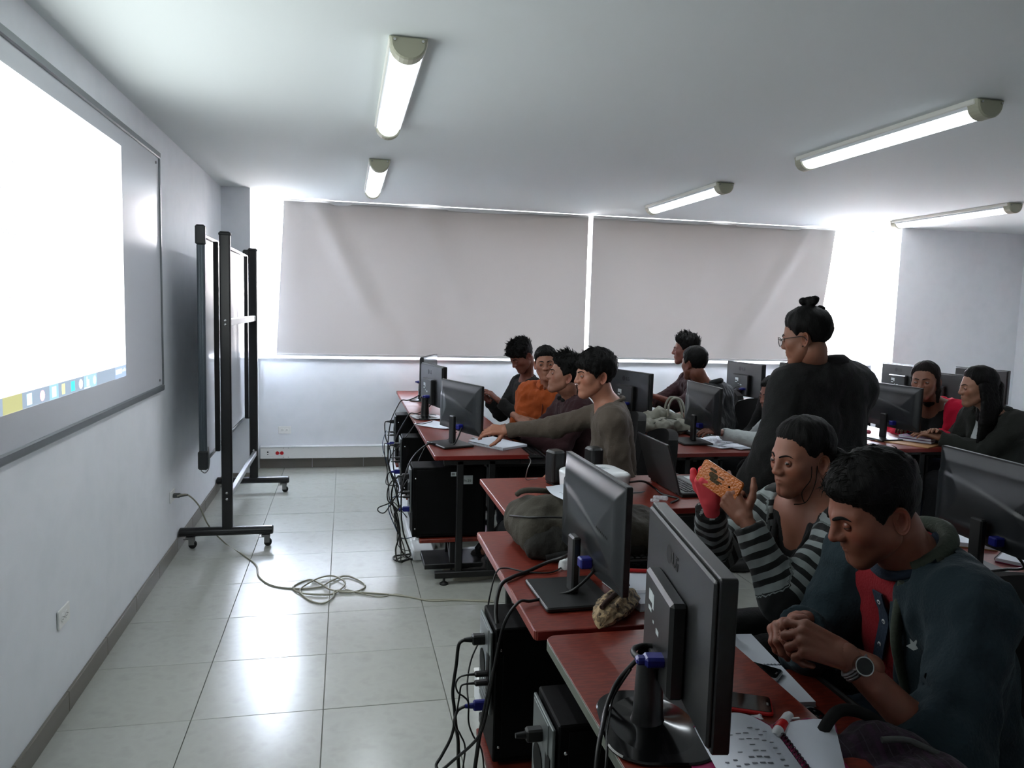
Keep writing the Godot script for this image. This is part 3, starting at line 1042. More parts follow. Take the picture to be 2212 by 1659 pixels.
func monitor_flat() -> Node3D: # thin black back with a square block, ring collar and glossy rounded foot
	var o := thing("computer_monitor", "", "monitor", Vector3.ZERO, 0.0, "black desktop monitors")
	var W := 0.50; var H := 0.302; var y0 := 0.092; var zf := 0.034
	var a := Acc.new()
	a.X.origin = Vector3(0, y0 + H / 2, 0)
	a.prism(rrect(W, H, 0.006, 3), zf - 0.030, zf, 0.002)
	part("bezel", a, mats.plastic_black, o)
	a = Acc.new()
	a.X.origin = Vector3(0, y0 + H / 2, 0)
	a.prism(rrect(W - 0.014, H - 0.014, 0.006, 3), zf - 0.038, zf - 0.028, 0.004)
	part("back_shell", a, mats.plastic_dark, o)
	a = Acc.new()
	a.box(Vector3(0.01, y0 + 0.105, zf - 0.052), Vector3(0.215, 0.185, 0.034), 0.007)
	var blk := part("back_block", a, mats.plastic_dark, o)
	a = Acc.new()
	for q in [[0.060, 0.155, 0.030, 0.022], [0.038, 0.150, 0.012, 0.030], [0.062, 0.128, 0.026, 0.008], [0.030, 0.112, 0.010, 0.005], [-0.005, 0.105, 0.022, 0.010]]:
		a.box(Vector3(q[0], y0 + q[1], zf - 0.0693), Vector3(q[2], q[3], 0.0008))
	part("rating_label", a, mats.sticker, blk, "white printed rating label")
	a = Acc.new()
	a.X.origin = Vector3(0.02, y0 + 0.245, zf - 0.0385)
	a.disc(Vector3(0.032, 0, 0), Vector3(0, 0, -1), 0.019, 20)
	a.box(Vector3(0.0, 0.0, 0), Vector3(0.006, 0.026, 0.0008))
	a.box(Vector3(-0.007, -0.011, 0), Vector3(0.016, 0.005, 0.0008))
	for q in [[-0.022, 0.0, 0.005, 0.026], [-0.030, 0.011, 0.014, 0.005], [-0.030, -0.011, 0.014, 0.005], [-0.036, -0.005, 0.005, 0.014]]:
		a.box(Vector3(q[0], q[1], 0), Vector3(q[2], q[3], 0.0008))
	part("maker_emblem", a, mats.ink, o, "dark round emblem and two letters pressed in the back")
	a = Acc.new()
	a.box(Vector3(0, y0 + H / 2 + 0.004, zf + 0.0002), Vector3(W - 0.026, H - 0.032, 0.001))
	part("screen", a, mats.screen_dark, o)
	a = Acc.new()
	a.X.origin = Vector3(0.0, 0, -0.045)
	a.lathe([[0.036, 0.008], [0.030, 0.03], [0.026, 0.14], [0.026, 0.152]], 20)
	a.X = Transform3D(Basis(), Vector3.ZERO)
	a.box(Vector3(0, 0.142, -0.02), Vector3(0.058, 0.022, 0.05), 0.004)
	part("stand_neck", a, mats.plastic_black, o)
	a = Acc.new()
	var ring := []
	for k in 21: ring.append(Vector3(0.034 * cos(TAU * k / 20.0), 0.153, -0.045 + 0.034 * sin(TAU * k / 20.0)))
	a.tube(ring, 0.006, 8, false)
	part("collar", a, mats.plastic_black, o)
	a = Acc.new()
	a.X = Transform3D(Basis(Vector3.RIGHT, -PI / 2), Vector3(0, 0, -0.03))
	a.prism(rrect(0.27, 0.215, 0.075, 10), 0.0, 0.008, 0.003)
	a.X = Transform3D(Basis(), Vector3(0, 0.0075, -0.035))
	var dome := func(s: float, t: float) -> Vector3:
		var an := s * TAU; var rr := t
		return Vector3(cos(an) * rr * 0.118, 0.018 * pow(1.0 - rr, 1.5), sin(an) * rr * 0.092)
	a.sheet(dome, 36, 8)
	part("stand_base", a, mats.plastic_gloss, o)
	a = Acc.new()
	a.box(Vector3(-0.055, 0.165, -0.040), Vector3(0.034, 0.020, 0.062), 0.005)
	a.box(Vector3(-0.055, 0.165, -0.076), Vector3(0.022, 0.014, 0.02), 0.004)
	part("video_plug", a, mats.vga_blue, o, "blue video plug in the back of the monitor")
	return o

func build_monitors() -> void:
	var y := TOP_Y + 0.0005
	var A := monitor_curved()
	var first := true
	for q in [
		[1.685, -2.055, 91.5, "grey-backed monitor nearest the olive backpack, with a bold curve across its back"],
		[1.665, -4.49, 110.0, "curved-back monitor beside the open white notebook"],
		[3.215, -4.48, 88.0, "curved-back monitor behind the cream handbag, in front of the grey-jacketed student"],
		[4.64, -4.53, 95.0, "dark monitor half hidden behind the standing woman's shoulder"],
		[3.07, -2.07, 87.4, "dark monitor cut by the right edge, behind the man in teal"]]:
		if first:
			A.position = Vector3(q[0], y, q[1]); A.rotation_degrees.y = q[2]; A.set_meta("label", q[3]); first = false
		else: copy(A, q[3], Vector3(q[0], y, q[1]), deg_to_rad(q[2]))
	var B := monitor_flat()
	first = true
	for q in [
		[1.655, -1.345, 80.0, "black monitor nearest the viewer, on a round glossy foot"],
		[1.645, -5.63, 102.0, "black monitor second from the window along the aisle"],
		[1.72, -6.68, 70.0, "black monitor farthest along the aisle, seen almost edge-on"],
		[3.03, -5.225, 105.0, "black monitor behind the head of the boy in the olive sweater"],
		[4.52, -6.25, 99.0, "small-looking black monitor standing clear in front of the right blind's hem"],
		[4.98, -6.15, 96.0, "black monitor mostly hidden by the standing woman's glasses"],
		[6.20, -6.33, 93.0, "black monitor behind the head of the girl in pink"],
		[6.65, -5.86, 102.0, "black monitor behind the girl with long dark hair"],
		[5.75, -5.35, 95.0, "low dark monitor between the two girls at the right"]]:
		if first:
			B.position = Vector3(q[0], y, q[1]); B.rotation_degrees.y = q[2]; B.set_meta("label", q[3]); first = false
		else: copy(B, q[3], Vector3(q[0], y, q[1]), deg_to_rad(q[2]))

# =============================================================================
# computer towers: back panel towards -x, side panels along x
# =============================================================================
func tower() -> Node3D:
	var o := thing("computer_tower", "", "computer", Vector3.ZERO, 0.0, "black computer towers under the desks")
	var L := 0.42; var H := 0.40; var D := 0.185
	var a := Acc.new()
	a.box(Vector3(L / 2 + 0.006, 0.012 + H / 2, 0), Vector3(L - 0.012, H, D), 0.004)
	part("case", a, mats.pc_black, o)
	a = Acc.new()
	for s in [-1.0, 1.0]: a.box(Vector3(L / 2 + 0.01, 0.012 + H / 2, s * (D / 2 + 0.001)), Vector3(L - 0.05, H - 0.03, 0.003), 0.001)
	part("side_panel", a, mats.pc_black, o)
	a = Acc.new()
	a.box(Vector3(0.003, 0.012 + H * 0.66, 0), Vector3(0.008, H * 0.62, D - 0.012), 0.002)
	a.box(Vector3(-0.001, 0.012 + H * 0.86, -0.01), Vector3(0.004, 0.075, 0.13), 0.001)
	for k in 5: a.box(Vector3(-0.001, 0.05 + 0.018 * k + H * 0.25, 0.0), Vector3(0.004, 0.012, D - 0.05), 0.001)
	part("rear_panel", a, mats.pc_zinc, o, "bare metal rear panel with sockets")
	a = Acc.new()
	a.box(Vector3(-0.0005, 0.012 + H * 0.62, 0.055), Vector3(0.005, 0.13, 0.04), 0.001)
	a.cyl(Vector3(-0.001, 0.012 + H * 0.62, -0.03), Vector3(-0.003, 0.012 + H * 0.62, -0.03), 0.04, 0.04, 20)
	part("port_plate", a, mats.pc_black, o)
	a = Acc.new()
	a.box(Vector3(L + 0.004, 0.012 + H / 2, 0), Vector3(0.02, H - 0.004, D - 0.004), 0.006)
	part("front_bezel", a, mats.plastic_gloss, o)
	for q in [[0.05, 0.06], [0.05, -0.06], [0.37, 0.06], [0.37, -0.06]]:
		a = Acc.new()
		a.cyl(Vector3(q[0], 0, q[1]), Vector3(q[0], 0.014, q[1]), 0.012, 0.014, 10)
		part("foot", a, mats.rubber, o)
	for q in [[0.012, 0.35], [0.012, 0.06]]:
		a = Acc.new()
		a.ell(Vector3(q[0] + 0.016, q[1], D / 2 + 0.003), Vector3(0.005, 0.005, 0.003), 8, 5)
		part("thumbscrew", a, mats.chrome, o)
	# plugs in the back
	for q in [[0.345, 0.0, 0.030, 0.026, "cable_black"], [0.265, 0.055, 0.014, 0.020, "cable_black"], [0.238, 0.055, 0.014, 0.020, "cable_black"], [0.165, 0.045, 0.030, 0.018, "vga_blue"]]:
		a = Acc.new()
		a.box(Vector3(-0.020, q[0], q[1]), Vector3(0.040, q[2], q[3]), 0.004)
		a.cyl(Vector3(-0.036, q[0], q[1]), Vector3(-0.064, q[0], q[1]), q[2] * 0.32, q[2] * 0.2, 8)
		part("plug", a, mats[q[4]], o, "blue video plug" if q[4] == "vga_blue" else "")
	return o

func build_towers() -> void:
	var t := tower()
	t.position = Vector3(1.385, 0.2435, -4.345)
	t.set_meta("label", "black computer tower with a printed number label, behind the free-standing desk leg")
	# labels on its side
	var pl := Acc.new()
	pl.box(Vector3(0.322, 0.338, 0.0955), Vector3(0.062, 0.050, 0.0008))
	part("number_label", pl, mats.sticker, t, "pale label printed Pc 29")
	var tm := TextMesh.new()
	tm.text = "Pc 29"
	var sf := SystemFont.new()
	sf.font_names = PackedStringArray(["Droid Sans"])
	tm.font = sf
	tm.font_size = 32
	tm.pixel_size = 0.00056
	tm.depth = 0.0006
	var tx := part("number", tm, mats.ink, t)
	tx.position = Vector3(0.322, 0.332, 0.0962)
	pl = Acc.new()
	pl.box(Vector3(0.252, 0.372, 0.0955), Vector3(0.050, 0.024, 0.0008))
	part("barcode_label", pl, mats.sticker, t)
	pl = Acc.new()
	for q in [-0.012, 0.013]:
		for k in 5: pl.box(Vector3(0.252 + q + (k - 2) * 0.0034, 0.372, 0.0962), Vector3(0.0020, 0.015 - 0.004 * (k % 2), 0.0006))
	part("barcode", pl, mats.ink, t)
	for q in [
		[1.40, -5.345, "black computer tower under the desk with the sheet of paper"],
		[1.43, -6.45, "black computer tower farthest along the aisle, nearest the window wall"],
		[1.43, -2.14, "large black computer tower under the backpack's desk, cables in its back"],
		[1.47, -1.62, "black computer tower nearest the viewer, cut by the bottom edge"],
		[2.86, -4.5, "black computer tower under the handbag's desk"],
		[2.86, -5.5, "black computer tower under the yellow folder's desk"],
		[4.36, -4.5, "black computer tower under the desk of the girl in pink"],
		[2.93, -1.9, "black computer tower under the desk behind the man in teal"]]:
		var o := copy(t, q[2], Vector3(q[0], 0.2435, q[1]), 0.0)
		for nm in ["number_label", "number", "barcode_label", "barcode"]:
			var k := o.get_node(nm)
			o.remove_child(k)
			k.free()

# =============================================================================
# chairs (facing -x: the sitter looks towards the whiteboard)
# =============================================================================
func build_chairs() -> void:
	var o := thing("office_chair", "", "chair", Vector3.ZERO, 0.0, "dark fabric office chairs")
	var a := Acc.new()
	var seat := func(s: float, t: float) -> Vector3:
		var x := (s - 0.5) * 0.44; var z := (0.5 - t) * 0.46
		return Vector3(x, 0.452 - 0.012 * (1 - pow(absf(s - 0.5) * 2, 3)) * (1 - pow(absf(t - 0.5) * 2, 3)) - 0.03 * smoothstep(0.2, 0.0, s), z)
	a.sheet(seat, 14, 14, 0.06)
	part("seat", a, mats.chair_fabric, o)
	a = Acc.new()
	var back := func(s: float, t: float) -> Vector3:
		var z := (s - 0.5) * (0.42 - 0.08 * pow(t, 4)); var y := 0.53 + t * 0.35
		return Vector3(0.25 + 0.05 * t - 0.05 * pow((s - 0.5) * 2, 2), y + 0.03 * (1.0 - pow((s - 0.5) * 2, 2)) * t, -z)
	a.sheet(back, 14, 12, 0.05)
	part("backrest", a, mats.chair_fabric, o)
	a = Acc.new()
	a.tube(smooth([Vector3(0.05, 0.40, 0), Vector3(0.28, 0.39, 0), Vector3(0.335, 0.46, 0), Vector3(0.325, 0.66, 0)], 5), 0.016, 8)
	part("back_arm", a, mats.plastic_black, o)
	for s in [-1.0, 1.0]:
		a = Acc.new()
		a.tube(smooth([Vector3(0.06, 0.40, s * 0.2), Vector3(0.06, 0.41, s * 0.27), Vector3(0.05, 0.55, s * 0.275), Vector3(0.03, 0.635, s * 0.27)], 5), 0.014, 8)
		a.box(Vector3(0.0, 0.65, s * 0.27), Vector3(0.24, 0.028, 0.05), 0.012)
		part("armrest", a, mats.plastic_black, o)
	a = Acc.new()
	a.cyl(Vector3(0, 0.10, 0), Vector3(0, 0.40, 0), 0.026, 0.022, 12)
	part("post", a, mats.steel, o)
	a = Acc.new()
	for k in 5:
		var d := Vector3(cos(TAU * k / 5.0), 0, sin(TAU * k / 5.0))
		a.tube([Vector3(0, 0.105, 0) + d * 0.02, d * 0.27 + Vector3(0, 0.07, 0)], [0.024, 0.014], 8)
	a.cyl(Vector3(0, 0.07, 0), Vector3(0, 0.13, 0), 0.035, 0.032, 12)
	part("star_base", a, mats.plastic_black, o)
	for k in 5:
		var d := Vector3(cos(TAU * k / 5.0), 0, sin(TAU * k / 5.0)) * 0.275
		a = Acc.new()
		var e := Vector3(-d.z, 0, d.x).normalized() * 0.02
		a.cyl(d + Vector3(0, 0.026, 0) - e, d + Vector3(0, 0.026, 0) + e, 0.026, 0.026, 12)
		part("caster", a, mats.rubber, o)
	var first := true
	for q in CHAIRS:
		if first:
			o.position = Vector3(q[0], 0, q[1]); o.rotation_degrees.y = q[2]; o.set_meta("label", q[3]); first = false
		else: copy(o, q[3], Vector3(q[0], 0, q[1]), deg_to_rad(q[2]))

const CHAIRS := [
	[2.52, -1.50, 8.0, "dark office chair under the man in the teal jacket"],
	[2.55, -2.13, -4.0, "dark office chair under the woman in the striped cardigan"],
	[2.52, -3.95, 0.0, "dark office chair under the boy in the olive sweater"],
	[2.62, -4.65, 0.0, "dark office chair under the boy in the maroon jacket"],
	[2.60, -5.22, -25.0, "dark office chair under the boy in the orange jacket"],
	[2.62, -6.0, 0.0, "dark office chair under the boy in black who looks down"],
	[3.93, -5.28, 25.0, "dark office chair under the student in the grey jacket"],
	[4.02, -5.95, 20.0, "dark office chair under the student behind the grey-jacketed one"],
	[3.85, -4.25, 0.0, "dark office chair under the student with the white sleeve"],
	[5.28, -4.75, -25.0, "dark office chair under the girl in pink"],
	[5.46, -4.15, 5.0, "dark office chair under the girl with long dark hair"],
	[2.42, -0.80, -8.0, "dark office chair at the bottom right corner, with a jacket on it"],
]
# =============================================================================
# soft bodies: tapered capsules joined with a smooth minimum, meshed as surface nets
# =============================================================================
# bones: [a, b, ra, rb]; cuts: [point, normal, reach]; carves: bones taken away
func soft(bones: Array, cell: float, k: float, cuts := [], carves := [], kc := 0.01, limbs := [], limb_cuts := []) -> Dictionary: # limbs have cuts of their own and are joined on afterwards
	var lo := Vector3.ONE * 1e9
	var hi := -lo
	for b in bones + limbs:
		var r := maxf(b[2], b[3])
		lo = lo.min(b[0] - Vector3.ONE * r).min(b[1] - Vector3.ONE * r)
		hi = hi.max(b[0] + Vector3.ONE * r).max(b[1] + Vector3.ONE * r)
	lo -= Vector3.ONE * (2.5 * cell + k * 0.3)
	hi += Vector3.ONE * (2.5 * cell + k * 0.3)
	var nx := int((hi.x - lo.x) / cell) + 2
	var ny := int((hi.y - lo.y) / cell) + 2
	var nz := int((hi.z - lo.z) / cell) + 2
	var sy := nx
	var sz := nx * ny
	var f := PackedFloat32Array()
	f.resize(nx * ny * nz)
	f.fill(1.0)
	for b in bones:
		_stamp(f, b, lo, cell, nx, ny, nz, k, false)
	for b in carves:
		_stamp(f, b, lo, cell, nx, ny, nz, kc, true)
	for q in cuts: _slice(f, q, lo, cell, nx, ny, nz)
	if limbs.size():
		var g := PackedFloat32Array()
		g.resize(nx * ny * nz)
		g.fill(1.0)
		for b in limbs: _stamp(g, b, lo, cell, nx, ny, nz, k, false)
		for q in limb_cuts: _slice(g, q, lo, cell, nx, ny, nz)
		for id in g.size():
			var d := g[id]
			if d < 0.2:
				var h := f[id]
				var e := maxf(0.03 - absf(h - d), 0.0)
				f[id] = minf(h, d) - e * e / 0.03 * 0.25
	# nets
	var at := PackedInt32Array()
	at.resize(nx * ny * nz)
	at.fill(-1)
	var V := PackedVector3Array()
	var N := PackedVector3Array()
	var cells := PackedInt32Array()
	var lim := 2.2 * cell
	for z in nz - 1:
		for y in ny - 1:
			var id := z * sz + y * sy
			for x in nx - 1:
				var f0 := f[id]
				if f0 < lim and f0 > -lim * 1.5:
					var f1 := f[id + 1]; var f2 := f[id + sy]; var f3 := f[id + sy + 1]
					var f4 := f[id + sz]; var f5 := f[id + sz + 1]; var f6 := f[id + sz + sy]; var f7 := f[id + sz + sy + 1]
					var neg := int(f0 < 0) + int(f1 < 0) + int(f2 < 0) + int(f3 < 0) + int(f4 < 0) + int(f5 < 0) + int(f6 < 0) + int(f7 < 0)
					if neg > 0 and neg < 8:
						var s := Vector3.ZERO
						var m := 0
						if (f0 < 0) != (f1 < 0): s += Vector3(f0 / (f0 - f1), 0, 0); m += 1
						if (f2 < 0) != (f3 < 0): s += Vector3(f2 / (f2 - f3), 1, 0); m += 1
						if (f4 < 0) != (f5 < 0): s += Vector3(f4 / (f4 - f5), 0, 1); m += 1
						if (f6 < 0) != (f7 < 0): s += Vector3(f6 / (f6 - f7), 1, 1); m += 1
						if (f0 < 0) != (f2 < 0): s += Vector3(0, f0 / (f0 - f2), 0); m += 1
						if (f1 < 0) != (f3 < 0): s += Vector3(1, f1 / (f1 - f3), 0); m += 1
						if (f4 < 0) != (f6 < 0): s += Vector3(0, f4 / (f4 - f6), 1); m += 1
						if (f5 < 0) != (f7 < 0): s += Vector3(1, f5 / (f5 - f7), 1); m += 1
						if (f0 < 0) != (f4 < 0): s += Vector3(0, 0, f0 / (f0 - f4)); m += 1
						if (f1 < 0) != (f5 < 0): s += Vector3(1, 0, f1 / (f1 - f5)); m += 1
						if (f2 < 0) != (f6 < 0): s += Vector3(0, 1, f2 / (f2 - f6)); m += 1
						if (f3 < 0) != (f7 < 0): s += Vector3(1, 1, f3 / (f3 - f7)); m += 1
						at[id] = V.size()
						V.append(lo + (Vector3(x, y, z) + s / m) * cell)
						N.append(Vector3(f1 + f3 + f5 + f7 - f0 - f2 - f4 - f6, f2 + f3 + f6 + f7 - f0 - f1 - f4 - f5, f4 + f5 + f6 + f7 - f0 - f1 - f2 - f3 + 1e-9).normalized())
						cells.append(id)
				id += 1
	var I := PackedInt32Array()
	for id in cells:
		var v0 := at[id]
		var s0 := f[id] < 0
		# edge along x at this corner, shared with cells at -y, -z
		if s0 != (f[id + 1] < 0): _face(I, v0, at[id - sy], at[id - sy - sz], at[id - sz], s0)
		if s0 != (f[id + sy] < 0): _face(I, v0, at[id - sz], at[id - sz - 1], at[id - 1], s0)
		if s0 != (f[id + sz] < 0): _face(I, v0, at[id - 1], at[id - 1 - sy], at[id - sy], s0)
	var C := PackedColorArray()
	C.resize(V.size())
	C.fill(Color.WHITE)
	var U := PackedVector2Array()
	U.resize(V.size())
	return {"v": V, "n": N, "c": C, "u": U, "i": I}

func _slice(f: PackedFloat32Array, q: Array, lo: Vector3, cell: float, nx: int, ny: int, nz: int) -> void:
	var pt: Vector3 = q[0]
	var nn: Vector3 = q[1]
	var rad: float = q[2]
	var x0 := clampi(int((pt.x - rad - lo.x) / cell), 0, nx - 1); var x1 := clampi(int((pt.x + rad - lo.x) / cell) + 1, 0, nx - 1)
	var y0 := clampi(int((pt.y - rad - lo.y) / cell), 0, ny - 1); var y1 := clampi(int((pt.y + rad - lo.y) / cell) + 1, 0, ny - 1)
	var z0 := clampi(int((pt.z - rad - lo.z) / cell), 0, nz - 1); var z1 := clampi(int((pt.z + rad - lo.z) / cell) + 1, 0, nz - 1)
	for z in range(z0, z1 + 1):
		for y in range(y0, y1 + 1):
			var id := (z * ny + y) * nx + x0
			var p := lo + Vector3(x0, y, z) * cell - pt
			for x in range(x0, x1 + 1):
				if p.length_squared() < rad * rad:
					var d := p.dot(nn)
					if d > f[id]: f[id] = d
				id += 1
				p.x += cell

func _face(I: PackedInt32Array, a: int, b: int, c: int, d: int, inside: bool) -> void:
	if a < 0 or b < 0 or c < 0 or d < 0: return
	if inside:
		I.append(a); I.append(c); I.append(b); I.append(a); I.append(d); I.append(c)
	else:
		I.append(a); I.append(b); I.append(c); I.append(a); I.append(c); I.append(d)

func _stamp(f: PackedFloat32Array, b: Array, lo: Vector3, cell: float, nx: int, ny: int, nz: int, k: float, away: bool) -> void:
	var a: Vector3 = b[0]
	var ba: Vector3 = b[1] - a
	var inv := 1.0 / maxf(ba.length_squared(), 1e-9)
	var ra: float = b[2]
	var dr: float = b[3] - ra
	var m := maxf(ra, ra + dr) + k + 1.5 * cell
	var l := (a.min(b[1]) - Vector3.ONE * m - lo) / cell
	var h := (a.max(b[1]) + Vector3.ONE * m - lo) / cell
	var x0 := clampi(int(l.x), 0, nx - 1); var x1 := clampi(int(h.x) + 1, 0, nx - 1)
	var y0 := clampi(int(l.y), 0, ny - 1); var y1 := clampi(int(h.y) + 1, 0, ny - 1)
	var z0 := clampi(int(l.z), 0, nz - 1); var z1 := clampi(int(h.z) + 1, 0, nz - 1)
	for z in range(z0, z1 + 1):
		for y in range(y0, y1 + 1):
			var id := (z * ny + y) * nx + x0
			var p := lo + Vector3(x0, y, z) * cell - a
			for x in range(x0, x1 + 1):
				var t := clampf(p.dot(ba) * inv, 0.0, 1.0)
				var d := (p - ba * t).length() - (ra + dr * t)
				var g := f[id]
				if away:
					d = -d
					if d > g - k:
						var e := maxf(k - absf(g - d), 0.0)
						f[id] = maxf(g, d) + e * e / k * 0.25
				elif d < g + k:
					var e := maxf(k - absf(g - d), 0.0)
					f[id] = minf(g, d) - e * e / k * 0.25
				id += 1
				p.x += cell

func ripple(d: Dictionary, amp: float, freq: float, seed_ := 0.0) -> Dictionary: # creases: sharp troughs, round crests
	var V: PackedVector3Array = d.v
	var N: PackedVector3Array = d.n
	for j in V.size():
		var p := V[j] * freq
		var w := wrinkle.get_noise_3d(p.x + seed_, p.y * 0.7, p.z)
		var w2 := wrinkle.get_noise_3d(p.x * 2.3, p.y * 1.5 + seed_, p.z * 2.3 + 9.0)
		V[j] += N[j] * amp * (0.35 - 1.6 * absf(w) + 0.5 * w2)
	d.v = V
	return fresh_normals(d)

func fresh_normals(d: Dictionary) -> Dictionary:
	var V: PackedVector3Array = d.v
	var I: PackedInt32Array = d.i
	var N := PackedVector3Array()
	N.resize(V.size())
	for j in range(0, I.size(), 3):
		var a := I[j]; var b := I[j + 1]; var c := I[j + 2]
		var nn := (V[c] - V[a]).cross(V[b] - V[a])
		N[a] += nn; N[b] += nn; N[c] += nn
	for j in N.size(): N[j] = N[j].normalized() if N[j].length_squared() > 1e-20 else Vector3.UP
	d.n = N
	return d

# =============================================================================
# heads: a field of soft shapes, read along rays from the middle of the head
# =============================================================================
static func _cap(p: Vector3, a: Vector3, b: Vector3, ra: float, rb: float) -> float:
	var ba := b - a
	var t := clampf((p - a).dot(ba) / ba.length_squared(), 0.0, 1.0)
	return (p - a - ba * t).length() - lerpf(ra, rb, t)

static func _ell(p: Vector3, r: Vector3) -> float:
	var k0 := (p / r).length()
	return k0 * (k0 - 1.0) / maxf((p / (r * r)).length(), 1e-6)

static func _smin(a: float, b: float, k: float) -> float:
	var e := maxf(k - absf(a - b), 0.0)
	return minf(a, b) - e * e / k * 0.25

func head_d(p: Vector3, w: Dictionary) -> float:
	var q := Vector3(absf(p.x), p.y, p.z)
	var d := _ell(p - Vector3(0, 0.038, -0.012), Vector3(0.0745, 0.083, 0.094))
	d = _smin(d, _ell(p - Vector3(0, -0.022, 0.022), Vector3(w.face, 0.080, 0.067)), 0.03)
	d = _smin(d, _cap(q, Vector3(w.jaw, -0.050, 0.006), Vector3(0.013, -0.094, 0.058), 0.018, 0.017), 0.03)
	d = _smin(d, (q - Vector3(0.008, -0.094, 0.0700)).length() - w.chin, 0.022)
	d = _smin(d, (q - Vector3(0.041, -0.014, 0.051)).length() - 0.0215, 0.028)
	d = _smin(d, _cap(q, Vector3(0.010, 0.021, 0.083), Vector3(0.045, 0.024, 0.060), w.brow, 0.008), 0.018)
	d = maxf(d, -((q - Vector3(0.033, 0.004, 0.097)).length() - 0.0165) + 0.0) if false else -_smin(-d, (q - Vector3(0.033, 0.004, 0.098)).length() - 0.0165, 0.014)
	d = _smin(d, _cap(p, Vector3(0, 0.014, 0.087), Vector3(0, -0.0235, 0.1015 + w.nose), 0.0068, 0.0118), 0.013)
	d = _smin(d, (q - Vector3(0.0125, -0.0265, 0.0945)).length() - 0.0082, 0.008)
	d = _smin(d, _ell(p - Vector3(0, -0.057, 0.0675), Vector3(0.031, 0.021, 0.0225)), 0.018)
	d = _smin(d, _cap(q, Vector3(0.004, -0.0514, 0.0888), Vector3(0.023, -0.0552, 0.0785), 0.0048, 0.0024), 0.006)
	d = _smin(d, _cap(q, Vector3(0, -0.0618, 0.0876), Vector3(0.021, -0.0578, 0.0785), w.lip, 0.0024), 0.006)
	d = -_smin(-d, _cap(q, Vector3(0, -0.0563, 0.0952), Vector3(0.023, -0.0566, 0.0822), 0.0016, 0.0014), 0.003)
	return d

const HC := Vector3(0, -0.012, 0.0)
var heads := {}

func head_of(kind: String) -> Dictionary:
	if heads.has(kind): return heads[kind]
	var w := {"face": 0.064, "jaw": 0.047, "chin": 0.019, "brow": 0.0085, "nose": 0.0, "lip": 0.0056}
	if kind == "woman": w = {"face": 0.062, "jaw": 0.042, "chin": 0.0165, "brow": 0.0065, "nose": -0.003, "lip": 0.0062}
	if kind == "man": w = {"face": 0.0665, "jaw": 0.051, "chin": 0.020, "brow": 0.0105, "nose": 0.003, "lip": 0.0054}
	if kind == "plain": w = {"face": 0.063, "jaw": 0.045, "chin": 0.018, "brow": 0.008, "nose": 0.0, "lip": 0.0056}
	var NA := 116; var NE := 70
	if kind == "plain": NA = 60; NE = 40
	var V := PackedVector3Array(); var C := PackedColorArray(); var U := PackedVector2Array(); var I := PackedInt32Array(); var AZ := PackedFloat32Array()
	for e in NE + 1:
		var s := 2.0 * e / NE - 1.0
		var el := -0.2 + 0.7 * s + ((1.77 - 0.7) if s > 0 else (1.25 - 0.7)) * s * s * s
		el = minf(el, PI / 2)
		for a in NA + 1:
			var t := 2.0 * a / NA - 1.0
			var az := PI * (0.55 * t + 0.45 * t * t * t)
			var dir := Vector3(sin(az) * cos(el), sin(el), cos(az) * cos(el))
			var r := 0.15
			for it in 12:
				var d := head_d(HC + dir * r, w)
				r -= d * 0.95
				if absf(d) < 0.0004: break
			var p := HC + dir * r
			V.append(p)
			U.append(Vector2(float(a) / NA, float(e) / NE))
			AZ.append(absf(az))
			var q := Vector3(absf(p.x), p.y, p.z)
			var c := Color(1, 1, 1)
			var lips := minf(_cap(q, Vector3(0, -0.0522, 0.0872), Vector3(0.021, -0.0555, 0.0795), 0.0042, 0.0012), _cap(q, Vector3(0, -0.0612, 0.0872), Vector3(0.018, -0.0572, 0.079), 0.0052, 0.0012))
			c = c.lerp(Color(0.72, 0.40, 0.40), smoothstep(0.0022, -0.0006, lips) * (0.85 if p.z > 0.07 else 0.0))
			c = c.lerp(Color(1.06, 0.86, 0.82), 0.6 * smoothstep(0.03, 0.012, (q - Vector3(0.04, -0.02, 0.07)).length()) + 0.5 * smoothstep(0.02, 0.008, (q - Vector3(0.0, -0.024, 0.112)).length()))
			if kind == "man":
				var jaw := smoothstep(-0.034, -0.050, p.y) * smoothstep(0.0, 0.03, p.z) * smoothstep(-0.115, -0.10, p.y)
				jaw = maxf(jaw, smoothstep(0.012, 0.006, absf(p.y + 0.042)) * smoothstep(0.03, 0.02, q.x) * smoothstep(0.07, 0.08, p.z) * 1.2)
				if lips > 0.001: c = c.lerp(Color(0.62, 0.60, 0.60), 0.55 * clampf(jaw, 0, 1))
			C.append(c)
	for e in NE:
		for a in NA:
			var m := e * (NA + 1) + a
			I.append_array([m, m + NA + 2, m + 1, m, m + NA + 1, m + NA + 2])
	var d := {"v": V, "n": PackedVector3Array(), "c": C, "u": U, "i": I, "na": NA, "ne": NE, "az": AZ, "w": w}
	fresh_normals(d)
	for e in NE + 1: # close the seam at the back
		var m := e * (NA + 1)
		var nn: Vector3 = (d.n[m] + d.n[m + NA]).normalized()
		d.n[m] = nn; d.n[m + NA] = nn
	var acc := Acc.new()
	acc.add(d)
	for s in [-1.0, 1.0]: ear(acc, s)
	var out := {"v": acc.v, "n": acc.n, "c": acc.c, "u": acc.u, "i": acc.i, "skull": d}
	heads[kind] = out
	return out

